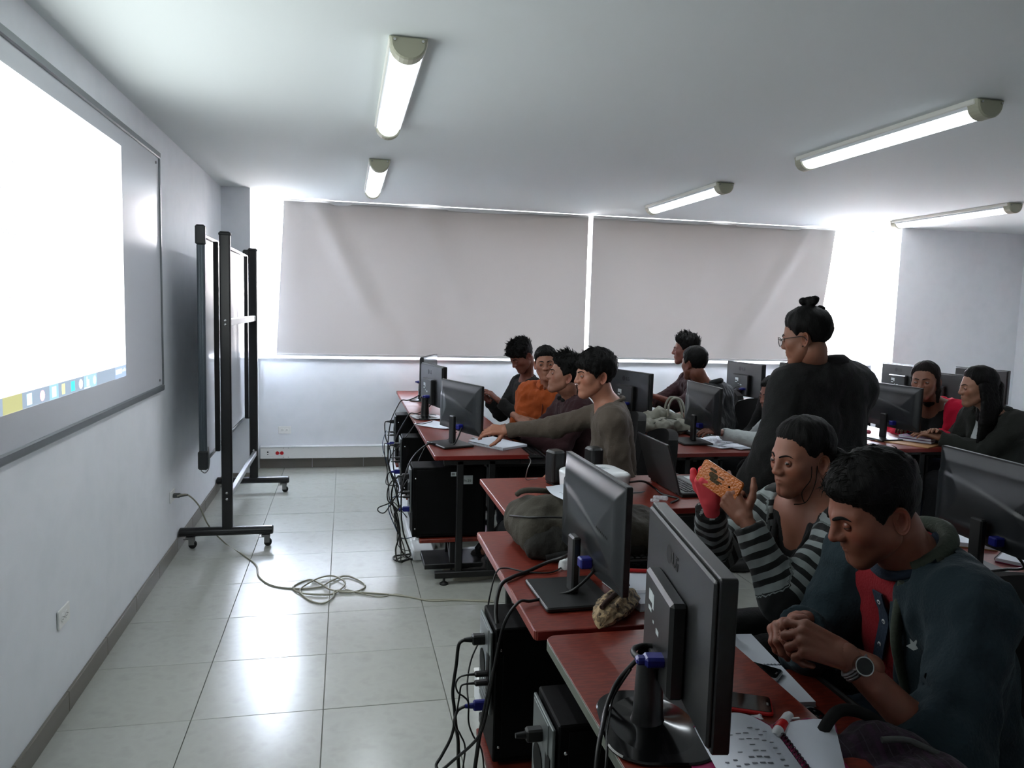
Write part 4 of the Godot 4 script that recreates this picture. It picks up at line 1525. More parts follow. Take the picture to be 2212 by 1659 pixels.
func ear(acc: Acc, side: float) -> void:
	var nt := 22
	var prof := [[0.0, -0.006], [0.30, -0.007], [0.50, -0.005], [0.62, 0.001], [0.72, 0.0035], [0.80, 0.002], [0.88, 0.0055], [0.96, 0.0060], [1.0, 0.003], [0.97, -0.003], [0.85, -0.010], [0.7, -0.020]]
	var o := Vector3(0.0735, -0.006, -0.012)
	var out := Vector3(1, 0.08, 0.38).normalized()
	var up := Vector3(0, 1, -0.18)
	up = (up - out * up.dot(out)).normalized()
	var bk := out.cross(up).normalized() # towards the back for the left ear
	if bk.z > 0: bk = -bk
	var V := PackedVector3Array(); var I := PackedInt32Array(); var C := PackedColorArray()
	for r in prof.size():
		for t in nt + 1:
			var a := TAU * t / nt
			var x := cos(a); var y := sin(a)
			var wd := 0.0185 * (1.0 + 0.12 * y) * (0.92 if x < 0 else 1.0)
			var p: Vector3 = o + (bk * x * wd + up * (y * 0.032 - 0.0025)) * prof[r][0] + out * prof[r][1] + bk * 0.006
			if x < -0.55 and prof[r][0] > 0.5: p -= out * 0.004
			p.x *= side
			V.append(p)
			C.append(Color(1.0, 0.86, 0.84).lerp(Color(0.8, 0.55, 0.52), smoothstep(0.55, 0.3, prof[r][0])))
	for r in prof.size() - 1:
		for t in nt:
			var m := r * (nt + 1) + t
			var tri_ := [m, m + nt + 2, m + 1, m, m + nt + 1, m + nt + 2]
			var probe := (V[m + nt + 2] - V[m]).cross(V[m + 1] - V[m])
			I.append_array(tri_)
	var d := {"v": V, "n": PackedVector3Array(), "c": C, "i": I}
	# make sure the front of the ear faces out
	var k := (V[(nt + 1) * 3 + 1] - V[(nt + 1) * 2]).cross(V[(nt + 1) * 2 + 1] - V[(nt + 1) * 2])
	var front: Vector3 = (V[I[2]] - V[I[0]]).cross(V[I[1]] - V[I[0]])
	var j := 0
	var sum := 0.0
	while j < nt * 6 * 5:
		sum += ((V[I[j + 2]] - V[I[j]]).cross(V[I[j + 1]] - V[I[j]])).x
		j += 3
	if sum * side < 0:
		for q in range(0, I.size(), 3):
			var w := I[q + 1]; I[q + 1] = I[q + 2]; I[q + 2] = w
	d.i = I
	fresh_normals(d)
	acc.add(d)

func surface_at(kind: String, x: float, y: float) -> Vector3: # the front of the face at x, y
	var w: Dictionary = heads[kind].skull.w
	var p := Vector3(x, y, 0.15)
	for it in 24:
		var d := head_d(p, w)
		p.z -= d * 0.9
		if d < 0.0004: break
	return p

# hair: a shell over the skull, thick above the hairline and sunk into the head below it
func hair_shell(kind: String, h: Dictionary) -> Dictionary:
	var sk: Dictionary = heads[kind].skull
	var V: PackedVector3Array = (sk.v as PackedVector3Array).duplicate()
	var M := PackedFloat32Array()
	M.resize(V.size())
	var line: Array = h.line # [azimuth in degrees, y]
	for j in V.size():
		var p: Vector3 = sk.v[j]
		var az := rad_to_deg(sk.az[j])
		var ly := 0.0
		for q in line.size() - 1:
			if az >= line[q][0] and az <= line[q + 1][0]:
				ly = lerpf(line[q][1], line[q + 1][1], smoothstep(0.0, 1.0, (az - line[q][0]) / (line[q + 1][0] - line[q][0])))
				break
		ly += 0.004 * wrinkle.get_noise_2d(p.x * 160.0, p.z * 160.0)
		var s := p.y - ly
		var m := smoothstep(-0.004, h.get("soft", 0.010), s)
		M[j] = m if s > -0.012 else -1.0
		var up := smoothstep(h.get("mid", 0.02), h.get("mid", 0.02) + 0.06, p.y)
		var th := lerpf(h.side, h.top, up)
		if az > 120.0: th = lerpf(th, lerpf(h.back, h.top, up), smoothstep(120.0, 150.0, az))
		if az < 70.0 and h.has("front"): th = lerpf(th, h.front, smoothstep(70.0, 35.0, az) * smoothstep(0.12, 0.07, p.y))
		var nz := wrinkle.get_noise_3d(p.x * h.get("freq", 60.0), p.y * h.get("freq", 60.0) * 0.6, p.z * h.get("freq", 60.0))
		th *= 1.0 + h.get("rough", 0.25) * nz * 2.0
		V[j] = p + (p - HC).normalized() * (lerpf(-0.005, th, m))
	var I := PackedInt32Array()
	for q in range(0, sk.i.size(), 3):
		if M[sk.i[q]] >= 0.0 or M[sk.i[q + 1]] >= 0.0 or M[sk.i[q + 2]] >= 0.0:
			I.append(sk.i[q]); I.append(sk.i[q + 1]); I.append(sk.i[q + 2])
	var d := {"v": V, "n": PackedVector3Array(), "c": sk.c, "u": sk.u, "i": I, "mask": M}
	fresh_normals(d)
	for q in sk.ne + 1: # close the seam at the back
		var m: int = q * (sk.na + 1)
		var mid: Vector3 = (V[m] + V[m + sk.na]) * 0.5
		V[m] = mid; V[m + sk.na] = mid
		var nn: Vector3 = (d.n[m] + d.n[m + sk.na]).normalized()
		d.n[m] = nn; d.n[m + sk.na] = nn
	return d

func tufts(acc: Acc, shell: Dictionary, n: int, length: float, comb: Vector3, lift: float, rad: float, above := 0.03) -> void:
	var V: PackedVector3Array = shell.v
	var done := 0
	var tries := 0
	while done < n and tries < n * 40:
		tries += 1
		var j := rng.randi() % V.size()
		if shell.mask[j] < 0.9 or V[j].y < above: continue
		var nn: Vector3 = shell.n[j]
		var dir := (comb + Vector3(rng.randf_range(-0.5, 0.5), rng.randf_range(-0.2, 0.4), rng.randf_range(-0.5, 0.5)))
		dir = (dir - nn * dir.dot(nn)).normalized() + nn * lift * rng.randf_range(0.4, 1.3)
		dir = dir.normalized()
		var l := length * rng.randf_range(0.6, 1.3)
		var p0 := V[j] - nn * 0.004
		acc.tube([p0, p0 + dir * l * 0.55 + nn * l * 0.10, p0 + dir * l], [rad, rad * 0.75, rad * 0.1], 5, false)
		done += 1

# =============================================================================
# hands: wrist at the origin of B, y towards the fingers, z out of the back of the hand, x on the thumb's side
# =============================================================================
func hand_bones(T: Transform3D, curl: Array, thumb: Array, spread := 0.06, s := 1.0, side := 1.0) -> Array:
	var o := []
	var kn := [Vector3(0.027, 0.086, 0.002), Vector3(0.007, 0.091, 0.004), Vector3(-0.012, 0.087, 0.003), Vector3(-0.029, 0.077, 0.0)]
	var ln := [[0.040, 0.025, 0.021], [0.045, 0.028, 0.022], [0.041, 0.026, 0.021], [0.032, 0.020, 0.019]]
	var rd := [0.0092, 0.0095, 0.0090, 0.0080]
	var add := func(a: Vector3, b: Vector3, ra: float, rb: float) -> void:
		a.x *= side; b.x *= side
		o.append([T * (a * s), T * (b * s), ra * s, rb * s])
	for k in 4:
		add.call(Vector3(kn[k].x * 0.6, 0.006, 0.0), kn[k], 0.0145, 0.0125)
		var dir := Vector3((1.5 - k) * spread, 1, 0).normalized()
		var p: Vector3 = kn[k]
		var an := 0.0
		for j in 3:
			an += curl[k][j] if curl[k] is Array else curl[k] * [1.0, 1.15, 0.7][j]
			var e := Vector3(dir.x, dir.y * cos(an), -sin(an)).normalized()
			var q: Vector3 = p + e * ln[k][j]
			add.call(p, q, rd[k] * (1.0 - 0.07 * j), rd[k] * (0.93 - 0.09 * j))
			p = q
	var tp := Vector3(0.018, 0.020, -0.006)
	var td: Vector3 = thumb[0]
	var tl := [0.044, 0.032, 0.026]
	for j in 3:
		var e: Vector3 = (td.lerp(thumb[1], j / 2.0)).normalized()
		var q: Vector3 = tp + e * tl[j]
		add.call(tp, q, [0.0155, 0.0112, 0.0098][j], [0.0118, 0.0100, 0.0078][j])
		tp = q
	add.call(Vector3(0, -0.05, 0), Vector3(0, 0.012, 0), 0.0245, 0.0215)
	return o

func hand_frame(at: Vector3, fingers: Vector3, back_: Vector3) -> Transform3D:
	var y := fingers.normalized()
	var z := (back_ - y * back_.dot(y)).normalized()
	return Transform3D(Basis(y.cross(z), y, z), at)

const RELAXED := [0.30, 0.34, 0.38, 0.42]
const FIST := [1.25, 1.3, 1.3, 1.3]
const GRIP := [0.75, 0.8, 0.85, 0.9]
const THUMB_OUT := [Vector3(0.75, 0.62, -0.30), Vector3(0.35, 0.90, -0.25)]
const THUMB_IN := [Vector3(0.55, 0.62, -0.60), Vector3(-0.25, 0.75, -0.60)]

# =============================================================================
# figures
# =============================================================================
func elbow(S: Vector3, W: Vector3, l1: float, l2: float, pole: Vector3) -> Array: # [elbow, wrist within reach]
	var d := W - S
	var L := minf(d.length(), (l1 + l2) * 0.995)
	var u := d.normalized()
	var x := (l1 * l1 - l2 * l2 + L * L) / (2.0 * L)
	var h := sqrt(maxf(l1 * l1 - x * x, 0.0))
	var q := (pole - u * pole.dot(u)).normalized()
	return [S + u * x + q * h, S + u * L]

func pose(p: Dictionary) -> Dictionary: # joints of a seated or standing figure in room coordinates
	var s: float = p.get("size", 1.0)
	var an := deg_to_rad(p.body)
	var F := Vector3(cos(an), 0, sin(an))
	var R := Vector3(-F.z, 0, F.x)
	var le := deg_to_rad(p.get("lean", 5.0))
	var sl := deg_to_rad(p.get("side", 0.0))
	var T := (Vector3.UP * cos(le) + F * sin(le) + R * sin(sl)).normalized()
	var tw := deg_to_rad(p.get("twist", 0.0))
	var R2 := (R * cos(tw) + F * sin(tw)).normalized()
	R2 = (R2 - T * R2.dot(T)).normalized()
	var F2 := T.cross(R2).normalized() # front of the chest
	var J := {"F": F, "R": R, "T": T, "R2": R2, "F2": F2, "s": s}
	var pel: Vector3 = p.at
	J.P = pel
	J.C = pel + T * (0.455 * s)
	var sw: float = p.get("shoulders", 0.185) * s
	J.SL = J.C - R2 * sw - T * (0.028 * s + p.get("slope", 0.0)) + F2 * p.get("hunch", 0.0)
	J.SR = J.C + R2 * sw - T * (0.028 * s + p.get("slope", 0.0)) + F2 * p.get("hunch", 0.0)
	var l1: float = 0.285 * s * p.get("arm", 1.0); var l2: float = 0.250 * s * p.get("arm", 1.0)
	for sd in ["L", "R"]:
		var S: Vector3 = J["S" + sd]
		var sg := -1.0 if sd == "L" else 1.0
		var W: Vector3 = p.get("w" + sd, S + F * 0.30 - Vector3.UP * 0.30 + R * sg * -0.02)
		var pole: Vector3 = p.get("e" + sd, -Vector3.UP + R * sg * 0.6 - F * 0.4)
		var q := elbow(S, W, l1, l2, pole)
		J["E" + sd] = q[0]
		J["W" + sd] = q[1]
		J["H" + sd] = pel + R * sg * 0.088 * s - Vector3.UP * 0.01
		if p.get("standing", false):
			J["K" + sd] = Vector3(J["H" + sd].x, 0.47 * s, J["H" + sd].z) + F * 0.02
			J["A" + sd] = Vector3(J["H" + sd].x, 0.08, J["H" + sd].z) - F * 0.02
		else:
			J["K" + sd] = J["H" + sd] + F * 0.41 * s + R * sg * 0.05 + Vector3.UP * (0.50 - J["H" + sd].y)
			J["A" + sd] = J["K" + sd] + F * p.get("feet", 0.02) - Vector3.UP * (0.50 - 0.085)
		J["k" + sd] = p.get("k" + sd, J["K" + sd])
		J["a" + sd] = p.get("a" + sd, J["A" + sd])
	for k in ["footL", "footR"]:
		if p.has(k): J[k] = p[k]
	# head: where it is, then turn and nod
	var ha := deg_to_rad(p.head)
	var hf := Vector3(cos(ha), 0, sin(ha))
	var nod := deg_to_rad(p.get("nod", 0.0)) # positive looks down
	var z := (hf * cos(nod) - Vector3.UP * sin(nod)).normalized()
	var y := (Vector3.UP * cos(nod) + hf * sin(nod)).normalized()
	var x := y.cross(z)
	var B := Basis(x, y, z)
	B = B.rotated(z, deg_to_rad(p.get("tilt", 0.0)))
	var hs: float = p.get("head_size", 1.0)
	J.H = Transform3D(B.scaled_local(Vector3.ONE * hs), p.get("head_at", J.C + T * 0.19 * s + F * 0.03))
	return J

func torso(J: Dictionary, e: float, w := 1.0, female := false) -> Array:
	var s: float = J.s
	var P: Vector3 = J.P; var T: Vector3 = J.T; var R: Vector3 = J.R2; var F: Vector3 = J.F2
	var o := []
	o.append([P - J.R * 0.075 * s * w, P + J.R * 0.075 * s * w, 0.100 * s + e, 0.100 * s + e])
	for g in [-1.0, 1.0]:
		o.append([P + J.R * g * 0.055 * s * w + F * 0.01, P + T * 0.22 * s + (R * g * 0.055 * w + F * 0.012) * s, (0.094 if not female else 0.088) * s + e, (0.090 if not female else 0.080) * s + e])
		o.append([P + T * 0.22 * s + (R * g * 0.060 * w + F * 0.010) * s, P + T * 0.37 * s + R * g * 0.085 * s * w, (0.092 if not female else 0.082) * s + e, (0.088 if not female else 0.078) * s + e])
		if female: o.append([P + T * 0.30 * s + (R * g * 0.07 + F * 0.075) * s, P + T * 0.33 * s + (R * g * 0.062 + F * 0.05) * s, 0.048 * s + e, 0.05 * s + e])
		var S: Vector3 = J.SL if g < 0 else J.SR
		o.append([J.C - T * 0.035 * s, S, 0.068 * s + e, 0.055 * s + e])
		o.append([J.C + T * 0.025 * s, J.C.lerp(S, 0.75) + T * 0.012 * s, 0.046 * s + e, 0.048 * s + e])
	return o

func arm_bones(J: Dictionary, sd: String, e: float, until := 1.0, w := 1.0) -> Array: # until: how far down the forearm
	var s: float = J.s * w
	var S: Vector3 = J["S" + sd]; var E: Vector3 = J["E" + sd]; var W: Vector3 = J["W" + sd]
	return [[S, E, 0.052 * s + e, 0.041 * s + e], [E, E.lerp(W, until), 0.041 * s + e, lerpf(0.041, 0.0265, until) * s + e]]

func legs(J: Dictionary, e: float, until := 1.0) -> Array:
	var o := []
	var s: float = J.s
	for sd in ["L", "R"]:
		var K: Vector3 = J["k" + sd]; var A: Vector3 = J["a" + sd]
		o.append([J["H" + sd], K, 0.086 * s + e, 0.058 * s + e])
		o.append([K, K.lerp(A, until), 0.056 * s + e, 0.036 * s + e])
	return o

func shoe(J: Dictionary, sd: String) -> Dictionary:
	var A: Vector3 = J["a" + sd]
	var F: Vector3 = J.get("foot" + sd, J.F)
	var g := Vector3(A.x, 0.0, A.z)
	return soft([[g - F * 0.04 + Vector3.UP * 0.042, g + F * 0.10 + Vector3.UP * 0.036, 0.042, 0.036], [g + F * 0.08 + Vector3.UP * 0.034, g + F * 0.165 + Vector3.UP * 0.032, 0.038, 0.031], [A, g - F * 0.02 + Vector3.UP * 0.05, 0.044, 0.042]], 0.009, 0.02, [[g, Vector3.DOWN, 0.4], [A + Vector3.UP * 0.03, Vector3.UP, 0.12]])

func tint(d: Dictionary, c: Color) -> Dictionary: # multiply the colours
	var C: PackedColorArray = (d.c as PackedColorArray).duplicate()
	for j in C.size(): C[j] = C[j] * c
	var o := d.duplicate()
	o.c = C
	return o
# =============================================================================
# the people
# =============================================================================
func eyeball(gaze: Vector2, open: float, skin: Color) -> Acc: # a lidded eye facing +z, 12.5 mm across the radius
	var a := Acc.new()
	var n := 30
	var g := Vector3(gaze.x, gaze.y, 1).normalized()
	var k := 0
	for e in n + 1:
		for t in n + 1:
			var x := (2.0 * t / n - 1.0) * 1.12; var y := (2.0 * e / n - 1.0) * 1.0
			var d := Vector3(sin(x), sin(y) * cos(x), cos(y) * cos(x)).normalized()
			var w := 1.0 - pow(d.x / 0.86, 2)
			var up := 0.44 * maxf(w, 0.0) * open + 0.02 - 0.10 * (1.0 - open)
			var dn := -0.26 * maxf(w, 0.0) * (0.4 + 0.6 * open) - 0.10 * (1.0 - open)
			var r := 0.0125
			var c := lin(0.58, 0.55, 0.53)
			if d.y > up or d.y < dn or w <= 0:
				c = skin * Color(0.88, 0.76, 0.74)
				r = 0.0132
				if d.y > up and d.y < up + 0.10 and w > -0.1: c = lin(0.06, 0.045, 0.04)
			else:
				var an := d.distance_to(g)
				if an < 0.52: c = lin(0.13, 0.075, 0.045)
				if an < 0.20 or (an > 0.47 and an < 0.52): c = lin(0.02, 0.015, 0.015)
			a.col = c
			a.vert(d * r, d)
	for e in n:
		for t in n:
			var m := e * (n + 1) + t
			a.tri(m, m + 1, m + n + 2); a.tri(m, m + n + 2, m + n + 1)
	return a

func person(p: Dictionary) -> Node3D:
	var J := pose(p)
	var o := thing("person", p.label, "person", Vector3(J.P.x, 0, J.P.z), 0.0, p.get("group", "students in the classroom"))
	var kind: String = p.get("kind", "boy")
	var fem: bool = p.get("female", false)
	var skin: Color = p.get("skin", lin(0.62, 0.42, 0.33))
	var hd := head_of(kind)
	var a := Acc.new()
	var low: float = p.get("bare", -0.016)
	var bones := torso(J, low, p.get("width", 1.0), fem)
	for sd in ["L", "R"]: bones += arm_bones(J, sd, p.get("arm_skin", -0.004))
	bones += legs(J, -0.012)
	var nk: Vector3 = J.H * Vector3(0, -0.055, -0.022)
	bones.append([J.C - J.T * 0.02, nk, p.get("neck", 0.055) * J.s, p.get("neck", 0.055) * 0.92 * J.s])
	bones.append([J.H * Vector3(0, -0.072, 0.012), nk, 0.036, 0.045])
	a.add(soft(bones, p.get("body_cell", 0.020), 0.05), Transform3D(), skin)
	a.add(tint(hd, skin), J.H)
	for sd in ["L", "R"]:
		var h: Dictionary = p.get("hand" + sd, {})
		var W: Vector3 = J["W" + sd]
		var fd: Vector3 = h.get("fingers", (W - J["E" + sd]).normalized())
		var T := hand_frame(W, fd, h.get("back", Vector3.UP))
		var hb := hand_bones(T, h.get("curl", RELAXED), h.get("thumb", THUMB_OUT), h.get("spread", 0.06), J.s * p.get("hand_size", 0.97), 1.0 if sd == "L" else -1.0)
		if h.has("glove"):
			var gb := hb.map(func(b): return [b[0], b[1], b[2] + 0.0025, b[3] + 0.0025])
			var d := soft(gb, p.get("hand_cell", 0.004), 0.008, [[W - fd * 0.045, -fd, 0.06]])
			J["glove" + sd] = d
		a.add(soft(hb, p.get("hand_cell", 0.0045), 0.007), Transform3D(), skin)
	part("body", a, mats.skin, o, "", true)
	for sd in ["L", "R"]:
		if J.has("glove" + sd):
			var ga := Acc.new()
			var gl: Dictionary = J["glove" + sd]
			var gc: Color = p["hand" + sd].glove
			var tip: Vector3 = p["hand" + sd].get("tip_at", Vector3(0, -9, 0))
			var cc := PackedColorArray()
			for q in gl.v: cc.append(gc.lerp(lin(0.50, 0.50, 0.50), smoothstep(0.026, 0.020, q.distance_to(tip))))
			gl.c = cc
			ga.add(gl)
			part("glove", ga, mats.painted_matt, o, "pink knitted glove", true)
	# eyes and brows
	var gaze: Vector2 = p.get("gaze", Vector2(0, -0.05))
	for s in [-1.0, 1.0]:
		var ea := Acc.new()
		ea.X = J.H * Transform3D(Basis(Vector3.UP, s * 0.10), Vector3(s * 0.0325, 0.004, 0.0752))
		var eb := eyeball(gaze, p.get("open", 0.8), skin)
		ea.add({"v": eb.v, "n": eb.n, "c": eb.c, "u": eb.u, "i": eb.i})
		part("eye", ea, mats.painted, o, "", true)
		ea = Acc.new()
		ea.X = J.H
		var pts := []
		for q in [[0.010, 0.0215], [0.019, 0.0255], [0.030, 0.0280], [0.040, 0.0265], [0.049, 0.0205]]:
			pts.append(surface_at(kind, s * q[0], q[1] + p.get("brow_up", 0.0)) + Vector3(0, 0, 0.0004))
		var bw: float = p.get("brow_w", 1.0)
		ea.tube(smooth(pts, 4), [0.0024, 0.0027, 0.003, 0.0032, 0.0034, 0.0034, 0.0033, 0.0032, 0.003, 0.0028, 0.0026, 0.0023, 0.0020, 0.0017, 0.0013, 0.0009, 0.0005].map(func(r): return r * bw), 6)
		part("eyebrow", ea, hair_mat(p.get("hair_col", Color(0.030, 0.026, 0.025))), o, "", true)
	if p.has("hair"): make_hair(o, J, kind, p)
	for g in p.get("wear", []): garment(o, J, g, p)
	return o

func hair_mat(c: Color) -> StandardMaterial3D:
	var key := "hair_" + c.to_html(false)
	if mats.has(key): return mats[key]
	var m := mat(key, c, 0.6)
	m.metallic_specular = 0.28
	if not mats.has("strands"): mats.strands = noise_tex(0.05, 256, [], 3, 8)
	m.heightmap_enabled = true
	m.heightmap_scale = 0.10
	m.heightmap_texture = mats.strands
	m.uv1_scale = Vector3(22, 1.3, 1)
	return m

func make_hair(o: Node3D, J: Dictionary, kind: String, p: Dictionary) -> void:
	var h: Dictionary = p.hair
	var sh := hair_shell(kind, h)
	var a := Acc.new()
	a.X = J.H
	a.add(sh)
	if h.has("tufts"):
		var t: Array = h.tufts # number, length, comb, lift, radius, lowest y
		tufts(a, sh, t[0], t[1], t[2], t[3], t[4], t[5] if t.size() > 5 else 0.03)
	if h.has("locks"): # soft masses of long hair, in head axes
		a.add(ripple(soft(h.locks, h.get("lock_cell", 0.007), 0.012), 0.003, 40.0))
	if h.has("strands"):
		for q in h.strands: a.tube(smooth(q, 6), h.get("strand_r", 0.0012), 4, false)
	part("hair", a, hair_mat(p.get("hair_col", Color(0.030, 0.026, 0.025))), o, "", true)

func garment(o: Node3D, J: Dictionary, g: Dictionary, p: Dictionary) -> void:
	var e: float = g.get("e", 0.014)
	var b := []
	var cuts := []
	var lb := []
	var lc := []
	var fem: bool = p.get("female", false)
	if g.get("torso", true):
		b += torso(J, e, p.get("width", 1.0), fem)
		var low: float = g.get("hem", -0.06)
		cuts.append([J.P + J.T * low, -J.T, 0.42])
		cuts.append([J.C + J.T * g.get("neck_up", 0.045) + J.F2 * 0.01, (J.T + J.F2 * g.get("neck_tip", 0.35)).normalized(), 0.115])
	if g.has("sleeves"):
		for sd in ["L", "R"]:
			var until: float = g.sleeves if not g.has("sleeve" + sd) else g["sleeve" + sd]
			if until <= 0.0: continue
			lb += arm_bones(J, sd, e + g.get("sleeve_e", -0.003), until, 1.0)
			var E: Vector3 = J["E" + sd]
			var W: Vector3 = J["W" + sd]
			lc.append([E.lerp(W, until), (W - E).normalized(), 0.085])
	if g.get("legs", false):
		lb += legs(J, e, 0.96)
		lb.append([J.P - J.R * 0.075, J.P + J.R * 0.075, 0.100 + e, 0.100 + e])
		for sd in ["L", "R"]: lc.append([J["k" + sd].lerp(J["a" + sd], 0.95), (J["a" + sd] - J["k" + sd]).normalized(), 0.10])
	if g.has("extra"): b += g.extra.call(J)
	var carve := []
	if g.has("carve"): carve = g.carve.call(J)
	var d := soft(b, g.get("cell", 0.013), g.get("k", 0.045), cuts, carve, 0.008, lb, lc)
	if g.get("crease", 0.006) > 0.0: ripple(d, g.get("crease", 0.006), g.get("crease_f", 9.0), b.size() + J.P.x * 7.0)
	if g.has("stripes"): stripe_uv(d, J, g.stripes)
	var a := Acc.new()
	a.add(d)
	var pt := part(g.called, a, g.mat, o, g.get("label", ""), true)
	if g.has("trim"): # tubes along the edges: collars, bands, zips
		for t in g.trim.call(J):
			var ta := Acc.new()
			ta.tube(smooth(t[1], 6), t[2], 8)
			part(t[0], ta, t[3], pt, "", true)

func stripe_uv(d: Dictionary, J: Dictionary, width: float) -> void: # rings round the sleeves and the body
	var V: PackedVector3Array = d.v
	var U := PackedVector2Array()
	U.resize(V.size())
	for j in V.size():
		var p := V[j]
		var best := 1e9
		var val := 0.0
		for sd in ["L", "R"]:
			var S: Vector3 = J["S" + sd]; var E: Vector3 = J["E" + sd]; var W: Vector3 = J["W" + sd]
			for q in [[S, E, 0.0, 0.050], [E, W, S.distance_to(E), 0.040]]:
				var ba: Vector3 = q[1] - q[0]
				var t: float = (p - q[0]).dot(ba) / ba.length_squared()
				var tc := clampf(t, 0.0, 1.0)
				var dd: float = (p - q[0] - ba * tc).length() - q[3]
				if q[2] == 0.0 and t < 0.12: dd += 0.06
				if dd < best:
					best = dd
					val = q[2] + tc * ba.length()
		var tt := clampf((p - J.P).dot(J.T), 0.0, 0.44)
		var td: float = (p - J.P - J.T * tt).length() - 0.115
		if td < best: val = (p - J.P).dot(J.T) + 5.0 * width
		val += 0.004 * wrinkle.get_noise_3d(p.x * 12.0, p.y * 12.0, p.z * 12.0)
		U[j] = Vector2(0.5, val / width)
	d.u = U

func ring_round(c: Vector3, up: Vector3, fwd: Vector3, rx: float, rz: float, a0 := 0.0, a1 := TAU, n := 16) -> Array: # an arc round the neck, angle 0 in front
	var u := up.normalized()
	var f := (fwd - u * fwd.dot(u)).normalized()
	var r := u.cross(f)
	var o := []
	for k in n + 1:
		var t := lerpf(a0, a1, float(k) / n)
		o.append(c + f * cos(t) * rz + r * sin(t) * rx)
	return o

func front_of(J: Dictionary, up: float, side: float, out: float) -> Vector3: # a point on the chest: up from the pelvis, to the figure's right, forward
	return J.P + J.T * up * J.s + J.R2 * side * J.s + J.F2 * out * J.s

const LINE_MAN := [[0, 0.066], [28, 0.064], [48, 0.052], [62, 0.030], [76, 0.000], [90, 0.010], [108, 0.022], [122, -0.030], [180, -0.066]]
const LINE_WOMAN := [[0, 0.068], [30, 0.064], [52, 0.046], [70, 0.014], [84, 0.006], [100, 0.020], [116, -0.010], [180, -0.062]]
const LINE_FRINGE := [[0, 0.044], [25, 0.040], [45, 0.030], [62, 0.016], [76, -0.008], [90, 0.010], [108, 0.020], [122, -0.034], [180, -0.070]]

func jeans(c: Color, key: String) -> Dictionary:
	return {"called": "trousers", "mat": cloth(key, c), "torso": false, "legs": true, "e": 0.012, "cell": 0.016, "crease": 0.006}

func shoes(o: Node3D, p: Dictionary, m: Material) -> void:
	var J := pose(p)
	for sd in ["L", "R"]:
		var a := Acc.new()
		a.add(shoe(J, sd))
		part("shoe", a, m, o, "", true)

